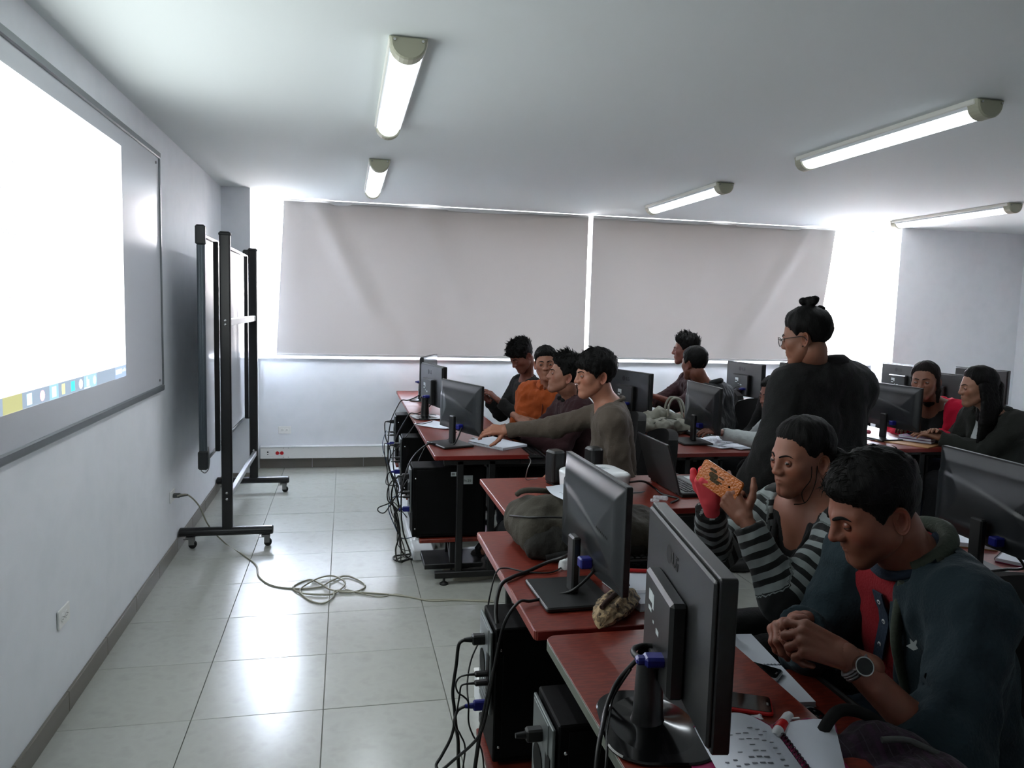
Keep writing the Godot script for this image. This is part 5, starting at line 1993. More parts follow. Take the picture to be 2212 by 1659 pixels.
func build_people() -> void:
	var dark := Color(0.030, 0.026, 0.025)
	var stripe := Image.create(4, 64, false, Image.FORMAT_RGB8)
	for y in 64:
		var on := y < 30
		stripe.fill_rect(Rect2i(0, y, 4, 1), Color(0.05, 0.06, 0.065) if on else Color(0.52, 0.55, 0.55))
	var sm := cloth("striped_knit", Color.WHITE)
	sm.uv1_triplanar = false
	sm.uv1_scale = Vector3.ONE
	sm.heightmap_enabled = false
	sm.albedo_texture = ImageTexture.create_from_image(stripe)
	var n := Vector3.ZERO
	# --- the man in the teal jacket, nearest ----------------------------------
	var p := {
		"label": "man in a teal jacket and red polo shirt looking down, steel watch on his wrist", "kind": "man", "skin": lin(0.504, 0.306, 0.234),
		"at": Vector3(2.475, 0.53, -1.50), "size": 1.04, "body": 183.0, "lean": 17.0, "shoulders": 0.192, "width": 1.12, "hunch": 0.02, "neck": 0.062,
		"head": 190.0, "nod": 24.0, "tilt": -3.0, "head_at": Vector3(2.205, 1.125, -1.50), "head_size": 1.03, "open": 0.18, "gaze": Vector2(0, -0.5), "brow_w": 1.35, "brow_up": -0.002,
		"wL": Vector3(2.035, 0.865, -1.335), "eL": Vector3(0.1, -1, 0.5), "wR": Vector3(2.07, 0.84, -1.56), "eR": Vector3(0.3, -1, -0.5),
		"handL": {"fingers": Vector3(-0.86, 0.32, -0.42), "back": Vector3(-0.15, 0.75, 0.65), "curl": [0.75, 1.1, 1.25, 1.3], "thumb": THUMB_IN},
		"handR": {"fingers": Vector3(-0.8, 0.2, 0.55), "back": Vector3(-0.3, 0.8, -0.4), "curl": GRIP, "thumb": THUMB_IN},
		"arm_skin": 0.001, "body_cell": 0.011, "hand_cell": 0.0034, "hand_size": 1.0, "feet": -0.05,
		"hair": {"line": [[0, 0.062], [26, 0.058], [46, 0.050], [60, 0.030], [74, -0.004], [90, 0.008], [106, 0.020], [120, -0.032], [180, -0.070]], "top": 0.020, "side": 0.007, "back": 0.008, "front": 0.017, "rough": 0.16, "freq": 45.0, "soft": 0.007, "tufts": [420, 0.026, Vector3(-0.3, 0.1, 1.0), 0.08, 0.0013, 0.04]},
	}
	var teal := cloth("teal_jacket", Color(0.085, 0.155, 0.185))
	var collar := cloth("olive_collar", Color(0.22, 0.25, 0.21))
	var red := cloth("red_polo", Color(0.52, 0.045, 0.10))
	var denim := cloth("dark_denim", Color(0.12, 0.17, 0.24))
	p.wear = [
		{"called": "polo_shirt", "label": "red polo shirt with a dark button strip", "mat": red, "e": 0.006, "cell": 0.010, "hem": -0.03, "crease": 0.004, "neck_up": 0.045, "neck_tip": 0.5, "trim": func(J):
			var t := []
			t.append(["collar", ring_round(J.C + J.T * 0.040 + J.F2 * 0.018, J.T + J.F2 * 0.35, J.F2, 0.078, 0.076, -2.9, 2.9, 18), 0.013, denim])
			return t},
		{"called": "jacket", "label": "dark teal jacket worn open", "mat": teal, "e": 0.024, "sleeves": 0.90, "sleeveL": 0.42, "sleeve_e": 0.004, "cell": 0.011, "hem": -0.09, "crease": 0.011, "crease_f": 6.5, "neck_up": 0.04, "neck_tip": 0.45,
			"carve": func(J): return [[front_of(J, 0.52, 0.02, 0.13), front_of(J, 0.34, 0.065, 0.19), 0.088, 0.120], [front_of(J, 0.34, 0.065, 0.19), front_of(J, -0.04, 0.07, 0.20), 0.120, 0.150]],
			"trim": func(J):
				var t := []
				t.append(["jacket_collar", ring_round(J.C + J.T * 0.050 + J.F2 * 0.006, J.T + J.F2 * 0.3, J.F2, 0.086, 0.086, 0.95, TAU - 0.95, 20), 0.021, collar])
				t.append(["front_edge", [J.C + J.T * 0.015 - J.R2 * 0.070 + J.F2 * 0.083, front_of(J, 0.36, -0.066, 0.122), front_of(J, 0.26, -0.070, 0.128), front_of(J, 0.10, -0.078, 0.122), front_of(J, -0.05, -0.085, 0.115)], 0.012, collar])
				t.append(["front_edge", [J.C + J.T * 0.015 + J.R2 * 0.082 + J.F2 * 0.080, front_of(J, 0.36, 0.155, 0.080), front_of(J, 0.26, 0.165, 0.075), front_of(J, 0.10, 0.168, 0.07), front_of(J, -0.05, 0.17, 0.06)], 0.011, teal])
				return t},
		jeans(Color(0.20, 0.27, 0.33), "washed_denim"),
	]
	var o := person(p)
	shoes(o, p, mats.rubber)
	var J := pose(p)
	# placket, buttons, watch, emblem
	var a := Acc.new()
	var pl := []
	for k in 7: pl.append(_on_shell(J, 0.415 - 0.027 * k, 0.022 + 0.002 * k, 0.006, 1.12) - J.F2 * 0.001)
	var strip := func(s: float, t: float) -> Vector3:
		var q := t * 6.0
		var k := mini(int(q), 5)
		return (pl[k] as Vector3).lerp(pl[k + 1], q - k) + J.R2 * (0.5 - s) * 0.034 + J.F2 * 0.004
	a.sheet(strip, 4, 12, 0.004)
	part("button_strip", a, denim, o, "", true)
	for k in [1, 3, 5]:
		a = Acc.new()
		var c: Vector3 = strip.call(0.5, k / 6.2) + J.F2 * 0.003
		a.cyl(c, c + J.F2 * 0.0025, 0.0062, 0.0056, 14)
		var bt := part("button", a, mats.white_plastic, o, "", true)
		a = Acc.new()
		a.cyl(c + J.F2 * 0.002, c + J.F2 * 0.0030, 0.0030, 0.0030, 10)
		part("button_centre", a, denim, bt, "", true)
	var W: Vector3 = J.WL
	var E: Vector3 = J.EL
	var ax := (W - E).normalized()
	var upv := (Vector3(-0.35, 0.62, 0.70) - ax * Vector3(-0.35, 0.62, 0.70).dot(ax)).normalized()
	var sd := ax.cross(upv)
	var wc := W - ax * 0.028
	a = Acc.new()
	for q in [-0.006, 0.0, 0.006]:
		var rg := []
		for k in 25: rg.append(wc + ax * q + (upv * cos(TAU * k / 24.0) * 0.0285 + sd * sin(TAU * k / 24.0) * 0.0315))
		a.tube(rg, 0.0045, 6, false)
	part("watch_strap", a, mats.steel, o, "steel watch strap", true)
	a = Acc.new()
	a.cyl(wc + upv * 0.026, wc + upv * 0.037, 0.021, 0.019, 24)
	part("watch_case", a, mats.chrome, o, "", true)
	a = Acc.new()
	a.disc(wc + upv * 0.0374, upv, 0.0165, 22)
	part("watch_dial", a, mats.plastic_dark, o, "", true)
	# small stitched bird on the chest
	a = Acc.new()
	var bc := _on_shell(J, 0.36, -0.118, 0.034, 1.12)
	var bx: Vector3 = (bc - (J.P + J.T * 0.30)).normalized()
	var by: Vector3 = (J.T - bx * J.T.dot(bx)).normalized()
	a.X = Transform3D(Basis(by.cross(bx), by, bx), bc + bx * 0.002).scaled_local(Vector3.ONE * 0.014)
	a.prism(PackedVector2Array([Vector2(-0.9, -0.3), Vector2(0.1, -0.9), Vector2(0.8, -0.6), Vector2(0.55, -0.1), Vector2(0.9, 1.0), Vector2(0.25, 0.35), Vector2(-0.25, 0.9), Vector2(-0.2, 0.1)]), 0.0, 0.12)
	part("bird_emblem", a, mats.sticker, o, "small pale flying bird stitched on the chest", true)
	# --- the woman in the striped cardigan ------------------------------------
	p = {
		"label": "woman in a striped cardigan holding up a phone, with one pink glove", "kind": "woman", "female": true, "skin": lin(0.540, 0.351, 0.270),
		"at": Vector3(2.52, 0.535, -2.07), "size": 0.96, "body": 176.0, "lean": 11.0, "shoulders": 0.172, "width": 0.95, "hunch": 0.015, "neck": 0.050,
		"head": 171.0, "nod": 7.0, "head_at": Vector3(2.378, 1.130, -2.055), "head_size": 0.97, "open": 0.72, "gaze": Vector2(0.25, -0.12), "brow_w": 0.85,
		"wL": Vector3(2.145, 0.975, -1.955), "eL": Vector3(-0.25, -1, 0.35), "wR": Vector3(2.105, 0.982, -2.09), "eR": Vector3(-0.25, -1, -0.4),
		"handL": {"fingers": Vector3(-0.34, 0.70, -0.62), "back": Vector3(-0.70, 0.05, 0.70), "curl": [0.30, 0.85, 1.05, 1.15], "thumb": [Vector3(0.85, 0.5, 0.0), Vector3(0.55, 0.85, -0.1)], "spread": 0.04},
		"handR": {"fingers": Vector3(-0.25, 0.92, 0.10), "back": Vector3(-0.80, 0.1, 0.5), "curl": [0.9, 1.05, 1.15, 1.2], "thumb": [Vector3(0.6, 0.75, -0.1), Vector3(0.1, 1.0, -0.2)], "glove": lin(0.80, 0.25, 0.28), "tip_at": Vector3(2.058, 1.105, -2.10)},
		"bare": 0.0, "body_cell": 0.010, "hand_cell": 0.0034, "kL": Vector3(2.13, 0.52, -2.02), "kR": Vector3(2.12, 0.52, -2.24), "aL": Vector3(1.80, 0.10, -2.28), "aR": Vector3(1.74, 0.10, -2.43),
		"hair": {"line": LINE_WOMAN, "top": 0.017, "side": 0.012, "back": 0.014, "rough": 0.12, "freq": 40.0, "front": 0.015, "soft": 0.04,
			"locks": [[Vector3(0, 0.01, -0.10), Vector3(0, -0.03, -0.135), 0.030, 0.040], [Vector3(0.0, -0.03, -0.135), Vector3(0.0, -0.075, -0.12), 0.040, 0.026]],
			"strands": [[Vector3(0.066, 0.0, 0.02), Vector3(0.072, -0.045, 0.03), Vector3(0.060, -0.085, 0.055), Vector3(0.075, -0.115, 0.06)], [Vector3(0.068, -0.01, 0.0), Vector3(0.078, -0.06, 0.02), Vector3(0.066, -0.115, 0.045), Vector3(0.040, -0.125, 0.07)]], "strand_r": 0.0016},
	}
	var black := cloth("black_knit", Color(0.035, 0.035, 0.037))
	p.wear = [
		{"called": "undershirt", "mat": black, "e": 0.006, "cell": 0.011, "crease": 0.003, "neck_up": 0.02, "neck_tip": 0.3, "carve": func(J): return [[front_of(J, 0.52, 0.0, 0.07), front_of(J, 0.38, 0.0, 0.125), 0.080, 0.050], [front_of(J, 0.38, 0.0, 0.125), front_of(J, 0.285, 0.0, 0.150), 0.050, 0.010]]},
		{"called": "cardigan", "label": "grey and black striped knitted cardigan", "mat": sm, "e": 0.014, "sleeves": 0.93, "sleeve_e": 0.005, "cell": 0.0085, "crease": 0.006, "crease_f": 10.0, "stripes": 0.037, "hem": -0.08, "neck_up": 0.02, "neck_tip": 0.4,
			"carve": func(J): return [[front_of(J, 0.52, 0.0, 0.07), front_of(J, 0.36, 0.0, 0.15), 0.118, 0.088], [front_of(J, 0.36, 0.0, 0.15), front_of(J, 0.22, 0.0, 0.175), 0.088, 0.042], [front_of(J, 0.22, 0.0, 0.175), front_of(J, 0.0, 0.0, 0.16), 0.040, 0.028]],
			"trim": func(J):
				var t := []
				for g in [-1.0, 1.0]:
					t.append(["neck_band", [J.C + J.T * 0.035 + J.R2 * g * 0.070 - J.F2 * 0.035, J.C + J.T * 0.020 + J.R2 * g * 0.090 + J.F2 * 0.035, _on_shell(J, 0.385, g * 0.074, 0.008, 0.95), _on_shell(J, 0.33, g * 0.046, 0.012, 0.95), _on_shell(J, 0.255, g * 0.014, 0.013, 0.95)], 0.012, black])
				return t},
		{"called": "trousers", "mat": black, "torso": false, "legs": true, "e": 0.010, "cell": 0.016},
	]
	o = person(p)
	var suede := cloth("suede_boot", Color(0.30, 0.245, 0.215))
	J = pose(p)
	for s in ["L", "R"]:
		a = Acc.new()
		var A: Vector3 = J["a" + s]
		var g := Vector3(A.x, 0, A.z)
		a.add(ripple(soft([[g + Vector3(0.03, 0.05, 0), g + Vector3(-0.10, 0.048, 0), 0.050, 0.046], [g + Vector3(-0.09, 0.046, 0), g + Vector3(-0.185, 0.042, 0), 0.047, 0.040], [A, A + Vector3(0.03, 0.16, 0), 0.052, 0.060]], 0.008, 0.025, [[g, Vector3.DOWN, 0.4], [A + Vector3(0.03, 0.14, 0), Vector3(0.1, 1, 0).normalized(), 0.12]]), 0.003, 14.0))
		part("boot", a, suede, o, "brown-grey suede ankle boot", true)
	# --- the boy in the olive sweater -------------------------------------------
	var olive := cloth("olive_sweater", Color(0.285, 0.25, 0.215))
	var violet := cloth("violet_tee", Color(0.28, 0.27, 0.40))
	p = {
		"label": "boy in an olive V-neck sweater reaching out to the curved-back monitor", "kind": "boy", "skin": lin(0.594, 0.396, 0.315),
		"at": Vector3(2.46, 0.555, -3.83), "size": 1.05, "body": 183.0, "lean": 7.0, "shoulders": 0.185, "twist": -14.0,
		"head": 178.0, "nod": 4.0, "head_at": Vector3(2.305, 1.222, -3.83), "head_size": 1.02, "open": 0.6, "gaze": Vector2(0, -0.15),
		"wR": Vector3(1.905, 0.862, -4.235), "eR": Vector3(0.2, -1, 0.1), "arm": 1.06, "wL": Vector3(2.16, 0.70, -3.72), "eL": Vector3(0.6, -1, 0.5),
		"handR": {"fingers": Vector3(-1, 0.05, -0.12), "back": Vector3(-0.05, 0.8, 0.6), "curl": [0.35, 0.55, 0.7, 0.8], "thumb": [Vector3(0.8, 0.55, -0.4), Vector3(0.4, 0.9, -0.35)]},
		"bare": 0.0, "body_cell": 0.012, "hand_cell": 0.004, "kR": Vector3(2.06, 0.50, -3.98), "kL": Vector3(2.06, 0.50, -3.76), "aR": Vector3(1.80, 0.09, -4.385), "aL": Vector3(1.84, 0.09, -4.255), "footR": Vector3(-1, 0, -0.05), "footL": Vector3(-0.97, 0, 0.1),
		"hair": {"line": LINE_FRINGE, "top": 0.026, "side": 0.016, "back": 0.016, "front": 0.022, "rough": 0.2, "freq": 45.0, "soft": 0.006, "tufts": [420, 0.028, Vector3(0.3, 0.2, 0.9), 0.12, 0.0015, 0.03]},
	}
	p.wear = [
		{"called": "undershirt", "label": "violet undershirt showing in the neckline", "mat": violet, "e": 0.005, "cell": 0.011, "crease": 0.002, "neck_up": 0.045, "neck_tip": 0.3, "carve": func(J): return [[front_of(J, 0.52, 0.0, 0.06), front_of(J, 0.42, 0.0, 0.115), 0.068, 0.026]]},
		{"called": "sweater", "label": "olive V-neck sweater", "mat": olive, "e": 0.016, "sleeves": 1.0, "cell": 0.011, "crease": 0.008, "crease_f": 8.0, "neck_up": 0.055, "neck_tip": 0.3, "carve": func(J): return [[front_of(J, 0.52, 0.0, 0.08), front_of(J, 0.42, 0.0, 0.13), 0.072, 0.050], [front_of(J, 0.42, 0.0, 0.13), front_of(J, 0.345, 0.0, 0.150), 0.050, 0.016]],
			"trim": func(J): return [["collar", ring_round(J.C + J.T * 0.050, J.T + J.F2 * 0.25, J.F2, 0.076, 0.076, 0.9, TAU - 0.9, 14), 0.011, olive]]},
		jeans(Color(0.05, 0.055, 0.07), "navy_trousers"),
	]
	o = person(p)
	J = pose(p)
	for s in ["L", "R"]:
		a = Acc.new()
		a.add(shoe(J, s))
		var sh := part("shoe", a, cloth("canvas_shoe", Color(0.16, 0.145, 0.14)), o, "dark canvas sneaker with a white sole", true)
		var A: Vector3 = J["a" + s]
		var F: Vector3 = J["foot" + s].normalized()
		var Rr := Vector3(-F.z, 0, F.x)
		a = Acc.new()
		var loop := PackedVector2Array()
		for q in [[-0.085, 0.0], [-0.075, 0.028], [-0.02, 0.036], [0.06, 0.044], [0.12, 0.046], [0.17, 0.038], [0.203, 0.018], [0.210, 0.0]]: loop.append(Vector2(q[0], q[1]))
		for q in [[0.203, -0.018], [0.17, -0.038], [0.12, -0.046], [0.06, -0.044], [-0.02, -0.036], [-0.075, -0.028]]: loop.append(Vector2(q[0], q[1]))
		loop.reverse()
		a.X = Transform3D(Basis(F, -Rr, F.cross(-Rr)), Vector3(A.x, 0.0, A.z)) if F.cross(-Rr).y > 0 else Transform3D(Basis(F, Rr, F.cross(Rr)), Vector3(A.x, 0.0, A.z))
		a.prism(loop, 0.0, 0.026, 0.004)
		part("sole", a, cloth("sole_white", Color(0.62, 0.60, 0.55)), sh, "", true)
	# --- the boy in the maroon jacket, in profile ---------------------------------
	var maroon := cloth("maroon_jacket", Color(0.16, 0.035, 0.06))
	p = {
		"label": "boy in a maroon and black jacket, in profile just behind the olive sweater", "kind": "boy", "skin": lin(0.558, 0.378, 0.306),
		"at": Vector3(2.56, 0.53, -4.68), "body": 182.0, "lean": 14.0, "head": 188.0, "nod": -9.0, "head_at": Vector3(2.365, 1.150, -4.60), "head_size": 1.0, "open": 0.6, "brow_w": 1.1,
		"wL": Vector3(2.08, 0.80, -4.52), "eL": Vector3(-0.1, -1, 0.5), "wR": Vector3(2.05, 0.78, -4.75), "body_cell": 0.018, "hand_cell": 0.005, "handL": {"back": Vector3(0, 0.9, 0.4)},
		"hair": {"line": LINE_MAN, "top": 0.034, "side": 0.005, "back": 0.006, "front": 0.030, "rough": 0.25, "freq": 50.0, "mid": 0.035, "tufts": [220, 0.034, Vector3(0, 0.5, 1.0), 0.45, 0.003, 0.055]},
	}
	p.wear = [
		{"called": "jacket", "label": "maroon jacket with black yoke", "mat": maroon, "e": 0.022, "sleeves": 0.97, "cell": 0.013, "crease": 0.012, "crease_f": 8.0, "neck_up": 0.05, "trim": func(J):
			return [["collar", ring_round(J.C + J.T * 0.06, J.T + J.F2 * 0.3, J.F2, 0.082, 0.084, 0.5, TAU - 0.5), 0.018, black], ["piping", [J.SL + J.T * 0.05 - J.F2 * 0.0 + J.R2 * 0.10, J.SL + J.T * 0.045 + J.F2 * 0.05 + J.R2 * 0.05, J.SL + J.F2 * 0.085 + J.R2 * 0.012], 0.006, mats.sticker]]},
		jeans(Color(0.05, 0.055, 0.07), "navy_trousers"),
	]
	o = person(p)
	shoes(o, p, mats.rubber)
	# --- the boy in the orange jacket ----------------------------------------------
	var orange := cloth("orange_jacket", Color(0.60, 0.27, 0.075))
	p = {
		"label": "boy in an orange jacket facing the viewer, hands folded in his lap", "kind": "boy", "skin": lin(0.567, 0.378, 0.297),
		"at": Vector3(2.47, 0.53, -5.22), "body": 132.0, "lean": 6.0, "shoulders": 0.18, "head": 106.0, "nod": 3.0, "tilt": 4.0, "head_at": Vector3(2.382, 1.185, -5.13), "head_size": 0.97, "open": 0.85, "gaze": Vector2(0, 0), "brow_up": 0.002,
		"wR": Vector3(2.17, 0.825, -5.02), "eR": Vector3(-0.1, -1, 0.1), "wL": Vector3(2.33, 0.80, -4.97), "eL": Vector3(0.5, -1, 0.3), "body_cell": 0.016, "hand_cell": 0.0045,
		"handR": {"fingers": Vector3(0.45, -0.25, 0.75), "back": Vector3(-0.3, 0.8, 0.5), "curl": RELAXED}, "handL": {"fingers": Vector3(-0.9, -0.15, 0.1), "back": Vector3(0.1, 0.8, 0.6), "curl": RELAXED},
		"hair": {"line": LINE_MAN, "top": 0.014, "side": 0.005, "back": 0.006, "rough": 0.2, "freq": 60.0, "tufts": [160, 0.014, Vector3(0, 0.6, 0.6), 0.5, 0.002, 0.06]},
	}
	p.wear = [
		{"called": "jacket", "label": "padded orange jacket with a stand-up collar", "mat": orange, "e": 0.026, "sleeves": 0.97, "sleeve_e": 0.006, "cell": 0.012, "crease": 0.013, "crease_f": 9.0, "neck_up": 0.055, "trim": func(J):
			return [["collar", ring_round(J.C + J.T * 0.062, J.T + J.F2 * 0.25, J.F2, 0.080, 0.084, 0.35, TAU - 0.35), 0.022, orange], ["zip", [J.C + J.T * 0.05 + J.F2 * 0.085, _on_shell(J, 0.36, 0.01, 0.028, 1.0), _on_shell(J, 0.22, 0.012, 0.030, 1.0), _on_shell(J, 0.05, 0.012, 0.03, 1.0)], 0.004, cloth("orange_dark", Color(0.34, 0.13, 0.04))]]},
		jeans(Color(0.10, 0.11, 0.14), "grey_trousers"),
	]
	o = person(p)
	shoes(o, p, mats.rubber)
	# --- the boy in black who looks down ------------------------------------------
	p = {
		"label": "boy in black with spiky hair, looking down, farthest by the window", "kind": "boy", "skin": lin(0.450, 0.270, 0.225),
		"at": Vector3(2.56, 0.53, -5.93), "body": 172.0, "lean": 16.0, "head": 158.0, "nod": 34.0, "head_at": Vector3(2.36, 1.195, -5.78), "open": 0.15, "body_cell": 0.018, "hand_cell": 0.005,
		"wL": Vector3(2.17, 0.86, -5.72), "eL": Vector3(-0.2, -1, 0.5), "wR": Vector3(2.12, 0.84, -5.86),
		"hair": {"line": LINE_FRINGE, "top": 0.028, "side": 0.007, "back": 0.008, "front": 0.026, "rough": 0.3, "freq": 55.0, "tufts": [260, 0.032, Vector3(0, 0.5, 0.9), 0.5, 0.003, 0.04]},
	}
	p.wear = [
		{"called": "jacket", "label": "black jacket", "mat": black, "e": 0.02, "sleeves": 0.92, "cell": 0.014, "crease": 0.009, "neck_up": 0.05},
		{"called": "trousers", "mat": black, "torso": false, "legs": true, "e": 0.010, "cell": 0.018},
	]
	o = person(p)
	shoes(o, p, mats.rubber)
	# --- the two students in the middle -----------------------------------------------
	var grey := cloth("grey_jacket", Color(0.135, 0.145, 0.15))
	p = {
		"label": "student in a dark grey jacket seen from behind, short dark hair", "kind": "boy", "skin": lin(0.450, 0.270, 0.216),
		"at": Vector3(3.80, 0.53, -5.25), "body": 232.0, "lean": 12.0, "shoulders": 0.20, "width": 1.05, "head": 250.0, "nod": 4.0, "head_at": Vector3(3.585, 1.185, -5.32), "head_size": 1.03, "body_cell": 0.016, "hand_cell": 0.005,
		"wL": Vector3(3.50, 0.80, -5.20), "wR": Vector3(3.80, 0.80, -5.62),
		"hair": {"line": LINE_MAN, "top": 0.014, "side": 0.008, "back": 0.009, "rough": 0.15, "freq": 60.0},
	}
	p.wear = [
		{"called": "jacket", "label": "dark grey zip jacket with a stand-up collar", "mat": grey, "e": 0.022, "sleeves": 0.97, "cell": 0.012, "crease": 0.010, "neck_up": 0.05, "trim": func(J):
			return [["collar", ring_round(J.C + J.T * 0.06, J.T + J.F2 * 0.2, J.F2, 0.080, 0.082, 0.5, TAU - 0.5), 0.018, grey]]},
		jeans(Color(0.05, 0.055, 0.07), "navy_trousers"),
	]
	o = person(p)
	shoes(o, p, mats.rubber)
	p = {
		"label": "student in profile half hidden behind the grey-jacketed one, hair tufted on top", "kind": "boy", "skin": lin(0.495, 0.306, 0.261),
		"at": Vector3(4.0, 0.56, -5.92), "body": 190.0, "lean": 16.0, "head": 208.0, "nod": 2.0, "head_at": Vector3(3.735, 1.262, -5.80), "head_size": 1.0, "body_cell": 0.018, "hand_cell": 0.005,
		"wL": Vector3(3.42, 0.90, -5.60), "eL": Vector3(0, -1, 0.6), "wR": Vector3(3.45, 0.80, -6.0),
		"hair": {"line": LINE_MAN, "top": 0.026, "side": 0.006, "back": 0.007, "front": 0.024, "rough": 0.25, "freq": 50.0, "tufts": [160, 0.028, Vector3(0, 0.8, 0.5), 0.7, 0.003, 0.06]},
	}
	p.wear = [
		{"called": "jacket", "label": "wine red padded jacket", "mat": maroon, "e": 0.024, "sleeves": 0.55, "cell": 0.014, "crease": 0.013, "neck_up": 0.05},
		jeans(Color(0.05, 0.055, 0.07), "navy_trousers"),
	]
	o = person(p)
	shoes(o, p, mats.rubber)
	# --- the student with the white sleeve, and the one beside -----------------------------
	var white := cloth("white_sleeve", Color(0.66, 0.68, 0.68))
	p = {
		"label": "student in a white-sleeved top stretching an arm to a monitor", "kind": "woman", "female": true, "skin": lin(0.468, 0.297, 0.243),
		"at": Vector3(3.90, 0.53, -4.25), "size": 0.96, "body": 183.0, "lean": 22.0, "head": 172.0, "nod": 8.0, "head_at": Vector3(3.665, 1.06, -4.33), "body_cell": 0.018, "hand_cell": 0.005,
		"wL": Vector3(3.30, 0.83, -4.28), "eL": Vector3(-0.1, -0.9, 0.5), "arm": 1.0, "wR": Vector3(3.40, 0.80, -4.48), "handL": {"curl": RELAXED, "back": Vector3(0, 1, 0.2)},
		"hair": {"line": LINE_WOMAN, "top": 0.016, "side": 0.012, "back": 0.014, "rough": 0.12, "locks": [[Vector3(0, 0.0, -0.10), Vector3(0, -0.12, -0.12), 0.035, 0.03]]},
	}
	p.wear = [
		{"called": "top", "label": "white long-sleeved top", "mat": white, "e": 0.008, "sleeves": 1.0, "sleeve_e": 0.004, "cell": 0.012, "crease": 0.005, "crease_f": 14.0, "neck_up": 0.03},
		{"called": "waistcoat", "label": "dark sleeveless waistcoat", "mat": cloth("dark_navy", Color(0.04, 0.045, 0.06)), "e": 0.018, "cell": 0.014, "crease": 0.006, "neck_up": 0.03},
		jeans(Color(0.05, 0.055, 0.07), "navy_trousers"),
	]
	o = person(p)
	shoes(o, p, mats.rubber)
	p = {
		"label": "student whose brow alone shows behind the standing woman's left shoulder", "kind": "boy", "skin": lin(0.468, 0.297, 0.243),
		"at": Vector3(4.15, 0.53, -4.86), "body": 180.0, "lean": 12.0, "head": 172.0, "head_at": Vector3(4.06, 1.118, -4.76), "body_cell": 0.022, "hand_cell": 0.006,
		"hair": {"line": LINE_MAN, "top": 0.016, "side": 0.008, "back": 0.009, "rough": 0.2},
	}
	p.wear = [{"called": "jacket", "mat": black, "e": 0.02, "sleeves": 0.95, "cell": 0.017, "crease": 0.006, "neck_up": 0.05}, jeans(Color(0.05, 0.055, 0.07), "navy_trousers")]
	o = person(p)
	shoes(o, p, mats.rubber)
	# --- the standing woman ----------------------------------------------------------------
	var fuzzy := cloth("black_fleece", Color(0.028, 0.03, 0.032))
	p = {
		"label": "standing woman in a black coat seen from behind, hair in a bun, wearing glasses", "kind": "woman", "female": true, "skin": lin(0.522, 0.342, 0.261),
		"at": Vector3(3.085, 0.878, -2.94), "standing": true, "slope": 0.035, "size": 0.95, "body": 258.0, "lean": 7.0, "shoulders": 0.185, "width": 1.25, "neck": 0.052, "head": 228.0, "nod": 12.0, "head_at": Vector3(2.940, 1.470, -2.93), "head_size": 0.98, "body_cell": 0.016, "hand_cell": 0.005,
		"wL": Vector3(2.80, 0.80, -3.06), "eL": Vector3(-0.3, -1.0, 0.6), "wR": Vector3(3.10, 0.80, -3.17), "eR": Vector3(0.5, -1.0, 0.5),
		"hair": {"line": [[0, 0.060], [40, 0.050], [60, 0.030], [76, 0.004], [92, 0.014], [110, 0.000], [130, -0.035], [180, -0.052]], "top": 0.020, "side": 0.016, "back": 0.018, "front": 0.018, "soft": 0.04, "rough": 0.10, "freq": 35.0,
			"locks": [[Vector3(0.0, 0.112, -0.036), Vector3(0.0, 0.140, -0.040), 0.019, 0.018], [Vector3(0.004, 0.158, -0.012), Vector3(-0.006, 0.156, -0.034), 0.017, 0.016], [Vector3(0.0, 0.156, -0.040), Vector3(0.004, 0.155, -0.062), 0.016, 0.019], [Vector3(0.0, 0.118, -0.078), Vector3(0.0, 0.112, -0.090), 0.012, 0.010]], "lock_cell": 0.005,
			"strands": [[Vector3(0.03, -0.03, -0.10), Vector3(0.05, -0.05, -0.115), Vector3(0.045, -0.07, -0.10), Vector3(0.065, -0.075, -0.095)], [Vector3(0.0, -0.045, -0.105), Vector3(0.01, -0.075, -0.115), Vector3(0.03, -0.085, -0.10)], [Vector3(0.05, -0.02, -0.09), Vector3(0.075, -0.04, -0.10), Vector3(0.07, -0.06, -0.10)]], "strand_r": 0.0009},
	}
	p.wear = [
		{"called": "coat", "label": "soft black coat with a rolled collar", "mat": fuzzy, "e": 0.046, "sleeves": 0.97, "sleeve_e": 0.010, "cell": 0.012, "crease": 0.008, "crease_f": 7.0, "hem": -0.32, "neck_up": 0.035, "neck_tip": 0.25, "extra": func(J): return [[J.P - J.R * 0.05, J.P - J.R * 0.06 - Vector3.UP * 0.30, 0.14, 0.15], [J.P + J.R * 0.05, J.P + J.R * 0.06 - Vector3.UP * 0.30, 0.14, 0.15]],
			"trim": func(J): return [["collar", ring_round(J.C + J.T * 0.045, J.T + J.F2 * 0.2, J.F2, 0.086, 0.090, 0.5, TAU - 0.5), 0.024, fuzzy]]},
		{"called": "trousers", "mat": black, "torso": false, "legs": true, "e": 0.010, "cell": 0.018},
	]
	o = person(p)
	shoes(o, p, mats.rubber)
	J = pose(p)
	glasses(o, J.H)
	a = Acc.new()
	a.X = J.H
	a.ell(Vector3(0.083, -0.036, -0.004), Vector3.ONE * 0.0032, 8, 6)
	part("earring", a, mats.ink, o, "", true)
	# --- the two girls at the right ------------------------------------------------------------
	var pink := cloth("pink_jacket", Color(0.80, 0.06, 0.22))
